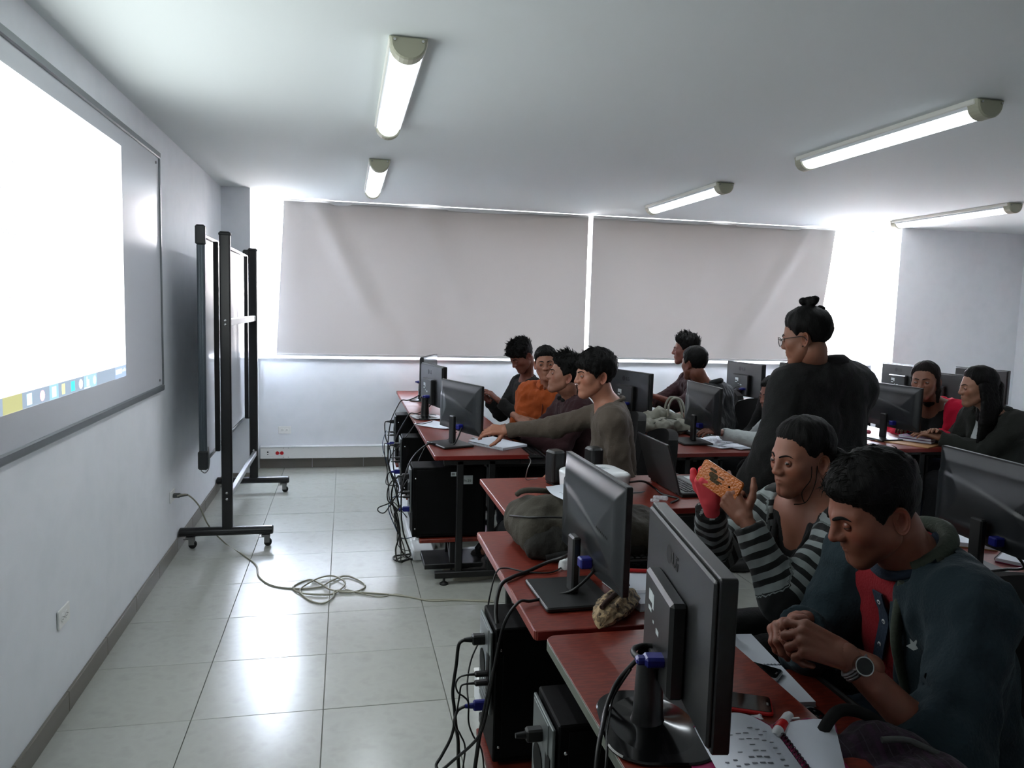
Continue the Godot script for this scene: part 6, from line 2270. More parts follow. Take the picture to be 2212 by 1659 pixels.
	p = {
		"label": "girl in a bright pink jacket over a black top, behind a monitor", "kind": "woman", "female": true, "skin": lin(0.495, 0.333, 0.261),
		"at": Vector3(5.16, 0.52, -4.68), "size": 0.97, "body": 150.0, "lean": 9.0, "head": 146.0, "nod": 4.0, "tilt": 3.0, "head_at": Vector3(4.945, 1.135, -4.55), "head_size": 1.07, "open": 0.6, "gaze": Vector2(-0.5, -0.15), "bare": 0.0, "body_cell": 0.014, "hand_cell": 0.005,
		"wR": Vector3(4.90, 0.80, -4.66), "wL": Vector3(4.93, 0.80, -4.40), "eL": Vector3(0.6, -0.8, 0.4), "handR": {"fingers": Vector3(-0.7, 0.1, 0.6)}, "handL": {"fingers": Vector3(-0.9, -0.05, 0.1)},
		"hair_col": Color(0.10, 0.08, 0.075),
		"hair": {"line": LINE_WOMAN, "top": 0.016, "side": 0.012, "back": 0.016, "rough": 0.12, "front": 0.012, "soft": 0.035, "locks": [[Vector3(0.070, 0.03, 0.0), Vector3(0.074, -0.06, -0.01), 0.018, 0.016], [Vector3(0.074, -0.06, -0.01), Vector3(0.07, -0.13, -0.01), 0.016, 0.010], [Vector3(-0.070, 0.03, 0.0), Vector3(-0.074, -0.07, -0.01), 0.018, 0.016], [Vector3(-0.074, -0.07, -0.01), Vector3(-0.072, -0.15, 0.0), 0.016, 0.010], [Vector3(0, 0.0, -0.10), Vector3(0, -0.14, -0.08), 0.045, 0.04]]},
	}
	p.wear = [
		{"called": "top", "label": "black round-necked top", "mat": black, "e": 0.006, "cell": 0.012, "crease": 0.003, "neck_up": 0.02, "neck_tip": 0.5, "carve": func(J): return [[front_of(J, 0.50, 0.0, 0.06), front_of(J, 0.44, 0.0, 0.09), 0.075, 0.060]]},
		{"called": "jacket", "label": "bright pink jacket with pale lining", "mat": pink, "e": 0.020, "sleeves": 0.95, "cell": 0.012, "crease": 0.010, "neck_up": 0.04, "neck_tip": 0.4, "carve": func(J): return [[front_of(J, 0.54, 0.0, 0.08), front_of(J, 0.30, 0.0, 0.16), 0.105, 0.115], [front_of(J, 0.30, 0.0, 0.16), front_of(J, 0.0, 0.0, 0.15), 0.115, 0.13]],
			"trim": func(J): return [["lining_edge", [J.C + J.T * 0.045 - J.R2 * 0.075, J.C + J.T * 0.01 - J.R2 * 0.105 + J.F2 * 0.055, front_of(J, 0.33, -0.115, 0.085), front_of(J, 0.16, -0.12, 0.095), front_of(J, 0.0, -0.12, 0.10)], 0.010, white]]},
		jeans(Color(0.10, 0.14, 0.20), "blue_jeans"),
	]
	o = person(p)
	shoes(o, p, mats.rubber)
	var forest := cloth("forest_jacket", Color(0.105, 0.115, 0.10))
	p = {
		"label": "girl with long dark hair in a dark green jacket over a white shirt", "kind": "woman", "female": true, "skin": lin(0.540, 0.378, 0.297),
		"at": Vector3(5.22, 0.52, -4.13), "size": 0.97, "body": 176.0, "lean": 13.0, "head": 202.0, "nod": 6.0, "head_at": Vector3(4.985, 1.135, -4.14), "head_size": 1.05, "open": 0.55, "gaze": Vector2(0, -0.2), "body_cell": 0.016, "hand_cell": 0.005, "width": 1.05,
		"wR": Vector3(4.86, 0.80, -4.30), "wL": Vector3(4.80, 0.80, -4.22), "eL": Vector3(0.3, -1, 0.5),
		"hair": {"line": LINE_WOMAN, "top": 0.018, "side": 0.014, "back": 0.018, "rough": 0.10, "front": 0.014, "soft": 0.035, "lock_cell": 0.006, "locks": [[Vector3(0.050, 0.02, -0.075), Vector3(0.059, -0.09, -0.079), 0.020, 0.017], [Vector3(0.059, -0.09, -0.079), Vector3(0.077, -0.20, -0.055), 0.017, 0.017], [Vector3(0.077, -0.20, -0.055), Vector3(0.075, -0.300, -0.020), 0.017, 0.008], [Vector3(0.056, 0.02, -0.059), Vector3(0.063, -0.09, -0.063), 0.020, 0.017], [Vector3(0.063, -0.09, -0.063), Vector3(0.085, -0.20, -0.039), 0.017, 0.017], [Vector3(0.085, -0.20, -0.039), Vector3(0.079, -0.315, -0.004), 0.017, 0.008], [Vector3(0.062, 0.02, -0.043), Vector3(0.073, -0.09, -0.047), 0.020, 0.017], [Vector3(0.073, -0.09, -0.047), Vector3(0.087, -0.20, -0.023), 0.017, 0.017], [Vector3(0.087, -0.20, -0.023), Vector3(0.089, -0.330, 0.012), 0.017, 0.008], [Vector3(0.068, 0.02, -0.027), Vector3(0.076, -0.09, -0.031), 0.020, 0.017], [Vector3(0.076, -0.09, -0.031), Vector3(0.096, -0.20, -0.007), 0.017, 0.017], [Vector3(0.096, -0.20, -0.007), Vector3(0.092, -0.345, 0.028), 0.017, 0.008], [Vector3(0.074, 0.02, -0.011), Vector3(0.081, -0.09, -0.015), 0.020, 0.017], [Vector3(0.081, -0.09, -0.015), Vector3(0.103, -0.20, 0.009), 0.017, 0.017], [Vector3(0.103, -0.20, 0.009), Vector3(0.097, -0.360, 0.044), 0.017, 0.008], [Vector3(0.080, 0.02, 0.005), Vector3(0.091, -0.09, 0.001), 0.020, 0.017], [Vector3(0.091, -0.09, 0.001), Vector3(0.105, -0.20, 0.025), 0.017, 0.017], [Vector3(0.105, -0.20, 0.025), Vector3(0.107, -0.375, 0.060), 0.017, 0.008], [Vector3(0, 0.0, -0.10), Vector3(0.0, -0.22, -0.09), 0.045, 0.04], [Vector3(-0.06, 0.02, -0.05), Vector3(-0.06, -0.2, -0.04), 0.028, 0.03]]},
	}
	p.wear = [
		{"called": "shirt", "label": "white shirt", "mat": white, "e": 0.006, "cell": 0.013, "crease": 0.004, "neck_up": 0.02},
		{"called": "jacket", "label": "dark green jacket worn open", "mat": forest, "e": 0.024, "sleeves": 0.97, "cell": 0.012, "crease": 0.010, "crease_f": 7.0, "neck_up": 0.04, "carve": func(J): return [[front_of(J, 0.50, 0.02, 0.13), front_of(J, 0.0, 0.03, 0.18), 0.075, 0.10]]},
		jeans(Color(0.05, 0.055, 0.07), "navy_trousers"),
	]
	o = person(p)
	shoes(o, p, mats.rubber)

func _on_shell(J: Dictionary, up: float, side: float, e: float, w: float) -> Vector3: # march from the front onto the clothed torso
	var bones := torso(J, e, w, w < 1.0)
	var p := front_of(J, up, side, 0.40)
	for it in 30:
		var d := 1e9
		for b in bones: d = _smin(d, _cap(p, b[0], b[1], b[2], b[3]), 0.05)
		p -= J.F2 * d * 0.9
		if d < 0.0005: break
	return p

func glasses(o: Node3D, H: Transform3D) -> void:
	var a := Acc.new()
	a.X = H
	for s in [-1.0, 1.0]:
		var rg := []
		for k in 21: rg.append(Vector3(s * 0.034 + 0.025 * cos(TAU * k / 20.0), 0.000 + 0.020 * sin(TAU * k / 20.0), 0.106 - 0.006 * absf(cos(TAU * k / 20.0))))
		a.tube(rg, 0.0016, 6, false)
		a.tube(smooth([Vector3(s * 0.059, 0.006, 0.100), Vector3(s * 0.076, 0.008, 0.085), Vector3(s * 0.080, 0.008, 0.02), Vector3(s * 0.080, 0.004, -0.01), Vector3(s * 0.078, -0.015, -0.025)], 4), 0.0018, 6)
	a.tube(smooth([Vector3(-0.009, 0.004, 0.106), Vector3(0, 0.008, 0.110), Vector3(0.009, 0.004, 0.106)], 3), 0.0015, 6)
	var f := part("glasses", a, mats.plastic_black, o, "thin dark glasses", true)
	for s in [-1.0, 1.0]:
		a = Acc.new()
		a.X = H * Transform3D(Basis(), Vector3(s * 0.034, 0.0, 0.104))
		a.disc(Vector3.ZERO, Vector3(0, 0, 1), 0.0235, 20, 0.8)
		part("lens", a, mats.glass, f, "", true)
# =============================================================================
# cables
# =============================================================================
func cord(pts: Array, r: float, m: String, label: String, group := "", per := 7) -> MeshInstance3D:
	var v := []
	for q in pts: v.append(Vector3(q[0], maxf(q[1], r), q[2]))
	var a := Acc.new()
	a.tube(smooth(v, per), r, 7)
	return solo("cable", a, mats[m], label, "cable", group)

func build_cables() -> void:
	var g := "black cables at the backs of the computers"
	var b := cord([[0.035, 0.381, -4.85], [0.09, 0.382, -4.873], [0.14, 0.29, -4.96], [0.175, 0.14, -5.06], [0.272, 0.006, -5.09], [0.423, 0.004, -4.82], [0.511, 0.004, -4.636], [0.551, 0.004, -4.424], [0.64, 0.004, -4.271], [0.767, 0.004, -4.211], [0.89, 0.006, -4.214], [0.943, 0.010, -4.279], [1.027, 0.008, -4.365], [1.111, 0.006, -4.277], [1.134, 0.006, -4.179], [1.063, 0.008, -4.106], [0.953, 0.012, -4.149], [0.888, 0.012, -4.258], [0.83, 0.006, -4.339], [0.763, 0.005, -4.275], [0.752, 0.006, -4.206], [0.808, 0.009, -4.122], [0.947, 0.009, -4.088], [1.002, 0.010, -4.149], [1.027, 0.012, -4.252], [0.962, 0.014, -4.359], [0.886, 0.016, -4.332], [0.814, 0.012, -4.239], [0.789, 0.008, -4.159], [0.843, 0.006, -4.031], [0.914, 0.006, -3.975], [0.966, 0.008, -4.052], [0.978, 0.012, -4.132], [1.088, 0.006, -4.109], [1.247, 0.004, -4.059], [1.367, 0.004, -4.001], [1.471, 0.004, -3.932], [1.606, 0.004, -3.919], [1.80, 0.004, -3.87]], 0.0048, "cable_beige", "beige power cord from the wall socket, coiled in the middle of the aisle floor")
	var a := Acc.new()
	a.box(Vector3(0.030, 0.381, -4.868), Vector3(0.045, 0.026, 0.030), 0.006)
	a.cyl(Vector3(0.05, 0.381, -4.868), Vector3(0.092, 0.382, -4.872), 0.011, 0.006, 10)
	part("plug", a, mats.plug_grey, b, "grey plug", true)
	# second thin strand beside the beige cord
	cord([[1.03, 0.010, -4.15], [1.20, 0.004, -4.03], [1.30, 0.004, -4.055], [1.42, 0.004, -3.965], [1.60, 0.004, -3.935], [1.80, 0.004, -3.89]], 0.0028, "cable_beige", "thin beige wire beside the coiled cord, running under the desks")
	# tower under the backpack's desk
	var c := [
		["C", [[1.368, 0.589, -2.14], [1.351, 0.575, -2.14], [1.345, 0.516, -2.14], [1.336, 0.435, -2.14], [1.342, 0.379, -2.14], [1.347, 0.329, -2.14], [1.355, 0.278, -2.14], [1.36, 0.18, -2.13], [1.40, 0.03, -2.10], [1.50, 0.006, -2.2]], 0.0052, "thick black power cable in the tower under the backpack's desk"],
		["C", [[1.368, 0.5085, -2.085], [1.347, 0.500, -2.09], [1.337, 0.480, -2.09], [1.344, 0.455, -2.09], [1.362, 0.44, -2.09], [1.375, 0.42, -2.09], [1.377, 0.362, -2.09], [1.391, 0.32, -2.09], [1.42, 0.26, -2.09], [1.43, 0.1, -2.09], [1.40, 0.006, -2.0]], 0.0026, "upper thin lead plugged into the tower under the backpack's desk"],
		["C", [[1.368, 0.4815, -2.085], [1.352, 0.476, -2.085], [1.347, 0.45, -2.08], [1.340, 0.40, -2.08], [1.337, 0.36, -2.09], [1.355, 0.32, -2.10], [1.37, 0.277, -2.10], [1.364, 0.19, -2.10], [1.38, 0.006, -2.15]], 0.0026, "lower thin lead plugged into the tower under the backpack's desk"],
		["C", [[1.366, 0.4085, -2.095], [1.346, 0.395, -2.10], [1.341, 0.36, -2.12], [1.338, 0.33, -2.12], [1.328, 0.295, -2.12], [1.302, 0.253, -2.11], [1.286, 0.233, -2.10], [1.296, 0.228, -2.08], [1.33, 0.26, -2.07], [1.386, 0.337, -2.03], [1.408, 0.392, -2.02], [1.424, 0.50, -2.01], [1.436, 0.60, -2.0], [1.455, 0.70, -1.99], [1.492, 0.757, -1.985], [1.53, 0.752, -2.0], [1.60, 0.748, -2.035], [1.66, 0.765, -2.03], [1.70, 0.83, -1.985], [1.705, 0.86, -1.975]], 0.0046, "black video cable looping from the tower up over the desk to the large monitor"],
		["C", [[1.71, 0.86, -2.13], [1.70, 0.79, -2.25], [1.65, 0.762, -2.28], [1.58, 0.747, -2.25], [1.52, 0.749, -2.20], [1.478, 0.735, -2.17], [1.455, 0.68, -2.12], [1.450, 0.60, -2.04], [1.43, 0.52, -2.03], [1.41, 0.42, -2.03], [1.40, 0.30, -2.06], [1.39, 0.18, -2.05], [1.41, 0.02, -2.03]], 0.0062, "thick black cable crossing the desk corner beside the olive backpack"],
		["C", [[1.74, 0.748, -2.33], [1.66, 0.745, -2.24], [1.58, 0.745, -2.25], [1.52, 0.747, -2.29], [1.485, 0.742, -2.27], [1.46, 0.68, -2.24], [1.44, 0.58, -2.22], [1.40, 0.50, -2.20], [1.382, 0.44, -2.16], [1.378, 0.409, -2.10]], 0.0026, "thin mouse lead hanging over the desk edge by the backpack"],
		["D", [[1.60, 0.87, -1.385], [1.575, 0.80, -1.43], [1.55, 0.757, -1.42], [1.52, 0.750, -1.36], [1.495, 0.735, -1.31], [1.475, 0.66, -1.28], [1.44, 0.50, -1.30], [1.42, 0.42, -1.5]], 0.0050, "black video cable over the grey edge of the nearest desk"],
		["D", [[1.59, 0.84, -1.40], [1.57, 0.762, -1.44], [1.545, 0.748, -1.39], [1.518, 0.747, -1.33], [1.497, 0.73, -1.27], [1.48, 0.64, -1.25], [1.46, 0.45, -1.3]], 0.0028, "thin cable over the grey edge of the nearest desk"],
		["A", [[1.322, 0.589, -4.345], [1.301, 0.56, -4.345], [1.285, 0.47, -4.345], [1.311, 0.36, -4.35], [1.335, 0.245, -4.38], [1.352, 0.12, -4.45], [1.42, 0.012, -4.60], [1.46, 0.01, -4.63], [1.344, 0.008, -4.583], [1.327, 0.008, -4.68], [1.44, 0.008, -4.72], [1.528, 0.03, -4.77]], 0.0052, "thick black power cable coiled on the floor below the numbered tower"],
		["A", [[1.321, 0.508, -4.29], [1.29, 0.46, -4.29], [1.245, 0.395, -4.29], [1.212, 0.398, -4.30], [1.212, 0.419, -4.31], [1.275, 0.445, -4.31], [1.312, 0.489, -4.31], [1.320, 0.542, -4.31], [1.292, 0.578, -4.30], [1.262, 0.53, -4.30], [1.262, 0.463, -4.29], [1.307, 0.408, -4.29], [1.330, 0.30, -4.31], [1.345, 0.16, -4.36], [1.36, 0.012, -4.55], [1.40, 0.008, -4.62]], 0.0036, "stiff black lead that sticks out in a loop over the aisle"],
		["A", [[1.319, 0.4085, -4.30], [1.300, 0.376, -4.30], [1.330, 0.30, -4.30], [1.325, 0.232, -4.31], [1.313, 0.15, -4.36], [1.345, 0.015, -4.55], [1.42, 0.010, -4.66], [1.40, 0.12, -4.42], [1.35, 0.28, -4.30], [1.335, 0.44, -4.27], [1.345, 0.57, -4.27], [1.40, 0.69, -4.35], [1.492, 0.757, -4.42], [1.56, 0.75, -4.46], [1.64, 0.752, -4.42], [1.67, 0.80, -4.40], [1.69, 0.86, -4.40]], 0.0046, "black video cable rising from the numbered tower to the curved-back monitor"],
		["A", [[1.69, 0.80, -4.60], [1.66, 0.76, -4.64], [1.58, 0.746, -4.52], [1.51, 0.749, -4.52], [1.475, 0.70, -4.50], [1.42, 0.60, -4.45], [1.36, 0.54, -4.36], [1.318, 0.482, -4.29]], 0.0026, "thin lead from the desk with the open notebook down to the numbered tower"],
		["A", [[1.38, 0.33, -4.40], [1.30, 0.42, -4.42], [1.29, 0.36, -4.45], [1.328, 0.26, -4.48], [1.34, 0.12, -4.55], [1.42, 0.02, -4.74], [1.48, 0.05, -4.80]], 0.0026, "thin black wire dropping beside the power cable of the numbered tower"],
		["A", [[1.335, 0.45, -4.26], [1.30, 0.35, -4.28], [1.345, 0.22, -4.30], [1.37, 0.10, -4.42], [1.33, 0.012, -4.60], [1.38, 0.008, -4.66], [1.47, 0.010, -4.60], [1.50, 0.05, -4.68]], 0.0030, "wire curling between the numbered tower and the floor box"],
		["F", [[1.69, 0.89, -5.70], [1.64, 0.80, -5.76], [1.56, 0.75, -5.78], [1.502, 0.752, -5.76], [1.455, 0.69, -5.72], [1.40, 0.60, -5.68], [1.375, 0.50, -5.64], [1.37, 0.40, -5.58], [1.385, 0.29, -5.5], [1.40, 0.16, -5.45], [1.42, 0.09, -5.42]], 0.0050, "cable sagging from the second monitor over the edge of the far desk"],
		["F", [[1.336, 0.589, -5.345], [1.325, 0.57, -5.345], [1.318, 0.50, -5.345], [1.335, 0.40, -5.36], [1.37, 0.28, -5.40], [1.41, 0.09, -5.42]], 0.0048, "power cable of the tower below the sheet of paper"],
		["F", [[1.336, 0.4085, -5.30], [1.315, 0.38, -5.31], [1.325, 0.28, -5.33], [1.34, 0.18, -5.38], [1.41, 0.085, -5.45]], 0.0040, "video cable of the tower below the sheet of paper"],
		["F", [[1.62, 0.76, -5.30], [1.55, 0.747, -5.28], [1.50, 0.748, -5.26], [1.455, 0.69, -5.25], [1.39, 0.60, -5.27], [1.345, 0.54, -5.29], [1.336, 0.508, -5.29]], 0.0028, "thin lead over the desk edge beside the sheet of paper"],
		["F", [[1.74, 0.88, -6.66], [1.66, 0.80, -6.62], [1.56, 0.752, -6.60], [1.500, 0.752, -6.58], [1.455, 0.70, -6.52], [1.405, 0.60, -6.46], [1.38, 0.46, -6.42], [1.375, 0.33, -6.38], [1.39, 0.20, -6.3], [1.45, 0.08, -6.2]], 0.0050, "cable hanging from the farthest monitor down past the desk edge"],
		["F", [[1.367, 0.589, -6.45], [1.350, 0.57, -6.45], [1.36, 0.45, -6.44], [1.40, 0.33, -6.42], [1.385, 0.20, -6.40], [1.45, 0.085, -6.36]], 0.0046, "power cable of the farthest tower"],
		["F", [[1.367, 0.4085, -6.405], [1.345, 0.40, -6.40], [1.35, 0.30, -6.38], [1.37, 0.18, -6.36], [1.36, 0.09, -6.3], [1.44, 0.085, -6.25]], 0.0036, "video cable of the farthest tower"],
	]
	for q in c: cord(q[1], q[2], "cable_black", q[3], g)
	cord([[1.322, 0.47, -4.38], [1.285, 0.44, -4.40], [1.275, 0.37, -4.44], [1.31, 0.27, -4.48], [1.36, 0.16, -4.56], [1.45, 0.09, -4.80]], 0.0028, "cable_blue", "blue network wire behind the numbered tower")
	cord([[1.36, 0.52, -6.40], [1.33, 0.40, -6.40], [1.36, 0.28, -6.38], [1.42, 0.14, -6.38], [1.46, 0.085, -6.40]], 0.0028, "cable_blue", "blue network wire by the farthest tower")
	cord([[2.56, 0.742, -3.06], [2.545, 0.74, -2.95], [2.50, 0.70, -2.90], [2.42, 0.60, -2.84], [2.34, 0.48, -2.80], [2.28, 0.36, -2.80]], 0.0030, "cable_blue", "blue network wire hanging from the laptop's desk edge")
	cord([[2.275, 0.795, -3.20], [2.34, 0.80, -3.19], [2.40, 0.765, -3.20], [2.42, 0.748, -3.16], [2.46, 0.746, -3.08], [2.40, 0.745, -3.02]], 0.0048, "cable_black", "black cable in the side of the white projector")
	cord([[3.09, 0.86, -2.14], [3.13, 0.80, -2.27], [3.11, 0.757, -2.36], [3.02, 0.745, -2.34], [2.965, 0.735, -2.30]], 0.0045, "cable_black", "cable behind the monitor at the right edge, near the spiral notebook")
	cord([[3.08, 0.86, -2.0], [3.13, 0.79, -1.96], [3.12, 0.76, -2.02], [3.05, 0.756, -2.02]], 0.0045, "cable_black", "cable curling onto the monitor foot at the right edge")
	cord([[4.54, 0.90, -6.20], [4.48, 0.92, -6.26], [4.42, 0.86, -6.33], [4.385, 0.77, -6.38], [4.37, 0.60, -6.42]], 0.0045, "cable_black", "cable sagging behind the small-looking monitor by the right blind")
	cord([[1.93, 0.748, -3.52], [1.90, 0.75, -3.50], [1.86, 0.76, -3.46], [1.86, 0.81, -3.44], [1.875, 0.85, -3.44], [1.862, 0.872, -3.44]], 0.0022, "steel", "thin wire tuft standing beside the small speaker")

# =============================================================================
# things on the desks
# =============================================================================
const Y := 0.7405

func sheet_of(label: String, ctr: Vector3, w: float, d: float, turn: float, curl := 0.003, print_ := false, group := "loose white papers") -> void: # a sheet of paper, w along x, d along z before it is turned
	var a := Acc.new()
	var ph := ctr.x * 9.0
	var f := func(s: float, t: float) -> Vector3:
		return Vector3((s - 0.5) * w, 0.0012 + curl * (0.5 + 0.5 * sin(s * 5.0 + ph)) * (0.4 + t) + curl * 2.0 * pow(absf(t - 0.5) * 2.0, 4), (0.5 - t) * d)
	a.sheet(f, 10, 12, 0.0004)
	var o := solo("paper", a, mats.paper, label, "paper", group, ctr, turn)
	if print_:
		a = Acc.new()
		for k in 11:
			var t0 := 0.12 + 0.07 * k
			var s0 := 0.12
			while s0 < 0.80:
				var l := rng.randf_range(0.04, 0.12)
				var p0: Vector3 = f.call(s0, t0); var p1: Vector3 = f.call(s0 + l, t0)
				a.box((p0 + p1) / 2 + Vector3(0, 0.0003, 0), Vector3(w * l, 0.0003, d * 0.012))
				s0 += l + 0.025
		part("print", a, mats.ink, o)

func spiral(called: String, label: String, ctr: Vector3, w: float, d: float, turn: float, opt := {}) -> Node3D: # a spiral-bound notebook lying flat; the wire runs along its -z edge unless it is open
	var o := thing(called, label, "notebook", ctr, turn)
	var th: float = opt.get("thick", 0.010)
	var open: bool = opt.get("open", false)
	var a := Acc.new()
	a.box(Vector3(0, 0.001, 0), Vector3(w + 0.004, 0.002, d + 0.004), 0.0005)
	part("cover", a, opt.get("cover", mats.paper_edge), o)
	for s in ([-1.0, 1.0] if open else [0.0]):
		a = Acc.new()
		var dd := d * 0.49 if open else d
		var f := func(u: float, v: float) -> Vector3:
			var lift := opt.get("curl", 0.0) as float
			return Vector3((u - 0.5) * w, th + lift * pow(absf(2.0 * v - 1.0), 3) * (0.5 + 0.5 * u), s * d * 0.255 + (0.5 - v) * dd)
		a.sheet(f, 8, 10, th - 0.003)
		var pg := part("pages", a, mats.paper, o)
		if opt.get("written", false):
			a = Acc.new()
			for k in 8:
				for j in 9:
					if rng.randf() < 0.75:
						var p: Vector3 = f.call(0.12 + 0.085 * j, 0.15 + 0.09 * k)
						a.box(p + Vector3(0, 0.0004, 0), Vector3(w * 0.055, 0.0003, dd * 0.018))
			part("handwriting", a, mats.pencil, pg)
	var n := int(w / 0.009)
	a = Acc.new()
	var zc := 0.0 if open else -d / 2
	for k in n:
		var x := (k - n / 2.0 + 0.5) * w / n
		var rg := []
		for q in 9: rg.append(Vector3(x, th * 0.5 + 0.0065 * sin(TAU * q / 8.0) + 0.002, zc + 0.006 * cos(TAU * q / 8.0)))
		a.tube(rg, 0.0007, 4, false)
	part("spiral", a, mats.wire, o)
	return o

func pen(label: String, p0: Vector3, p1: Vector3, r: float, m: Material, cap: Material) -> void:
	var o := thing("pen", label, "pen", p0)
	var d := p1 - p0
	var a := Acc.new()
	a.tube([Vector3.ZERO, d * 0.02, d * 0.88, d * 0.95, d], [r * 0.7, r, r, r * 0.6, r * 0.15], 10)
	part("barrel", a, m, o)
	a = Acc.new()
	a.tube([-d * 0.01, d * 0.33], [r * 1.12, r * 1.12], 10)
	a.box(d * 0.17 + Vector3(0, r * 1.2, 0), Vector3(maxf(absf(d.x) * 0.25, 0.003), 0.0015, maxf(absf(d.z) * 0.25, 0.003)), 0.0005)
	part("cap", a, cap, o)

func phone(label: String, X: Transform3D, w: float, h: float, case_: Material, screen: Material) -> Node3D: # lying in x,y of X, screen towards +z
	var o := thing("phone", label, "phone")
	o.transform = X
	var a := Acc.new()
	a.prism(rrect(w, h, 0.010), 0.0, 0.009, 0.0025)
	part("case", a, case_, o)
	a = Acc.new()
	a.prism(rrect(w - 0.006, h - 0.006, 0.008), 0.0088, 0.0098, 0.0004)
	part("screen", a, screen, o)
	a = Acc.new()
	a.cyl(Vector3(0, h / 2 - 0.012, 0.0098), Vector3(0, h / 2 - 0.012, 0.0101), 0.0025, 0.0025, 10)
	a.box(Vector3(0, -h / 2 + 0.010, 0.0099), Vector3(0.012, 0.004, 0.0006))
	part("button", a, mats.steel, o)
	return o

func mouse(label: String, ctr: Vector3, turn: float, m: Material) -> void:
	var o := thing("computer_mouse", label, "mouse", ctr, turn, "computer mice on the desks")
	var a := Acc.new()
	var f := func(s: float, t: float) -> Vector3:
		var an := s * TAU
		var q := sin(t * PI / 2)
		return Vector3(cos(an) * q * 0.052, 0.034 * pow(cos(t * PI / 2), 0.7) * (1.0 - 0.18 * cos(an) * q), sin(an) * q * 0.030)
	a.sheet(f, 28, 9)
	part("shell", a, m, o)
	a = Acc.new()
	a.cyl(Vector3(-0.027, 0.029, -0.003), Vector3(-0.027, 0.029, 0.003), 0.007, 0.007, 12)
	part("wheel", a, mats.rubber, o)

func keyboard(label: String, ctr: Vector3, turn: float) -> void:
	var o := thing("keyboard", label, "keyboard", ctr, turn, "black keyboards")
	var a := Acc.new()
	a.box(Vector3(0, 0.009, 0), Vector3(0.44, 0.016, 0.145), 0.005)
	part("body", a, mats.plastic_black, o)
	for r in 5:
		a = Acc.new()
		for k in 19: a.box(Vector3(-0.205 + 0.0227 * k, 0.0195, -0.05 + 0.0225 * r), Vector3(0.019, 0.008, 0.019), 0.003)
		part("key_row", a, mats.plastic_dark, o)

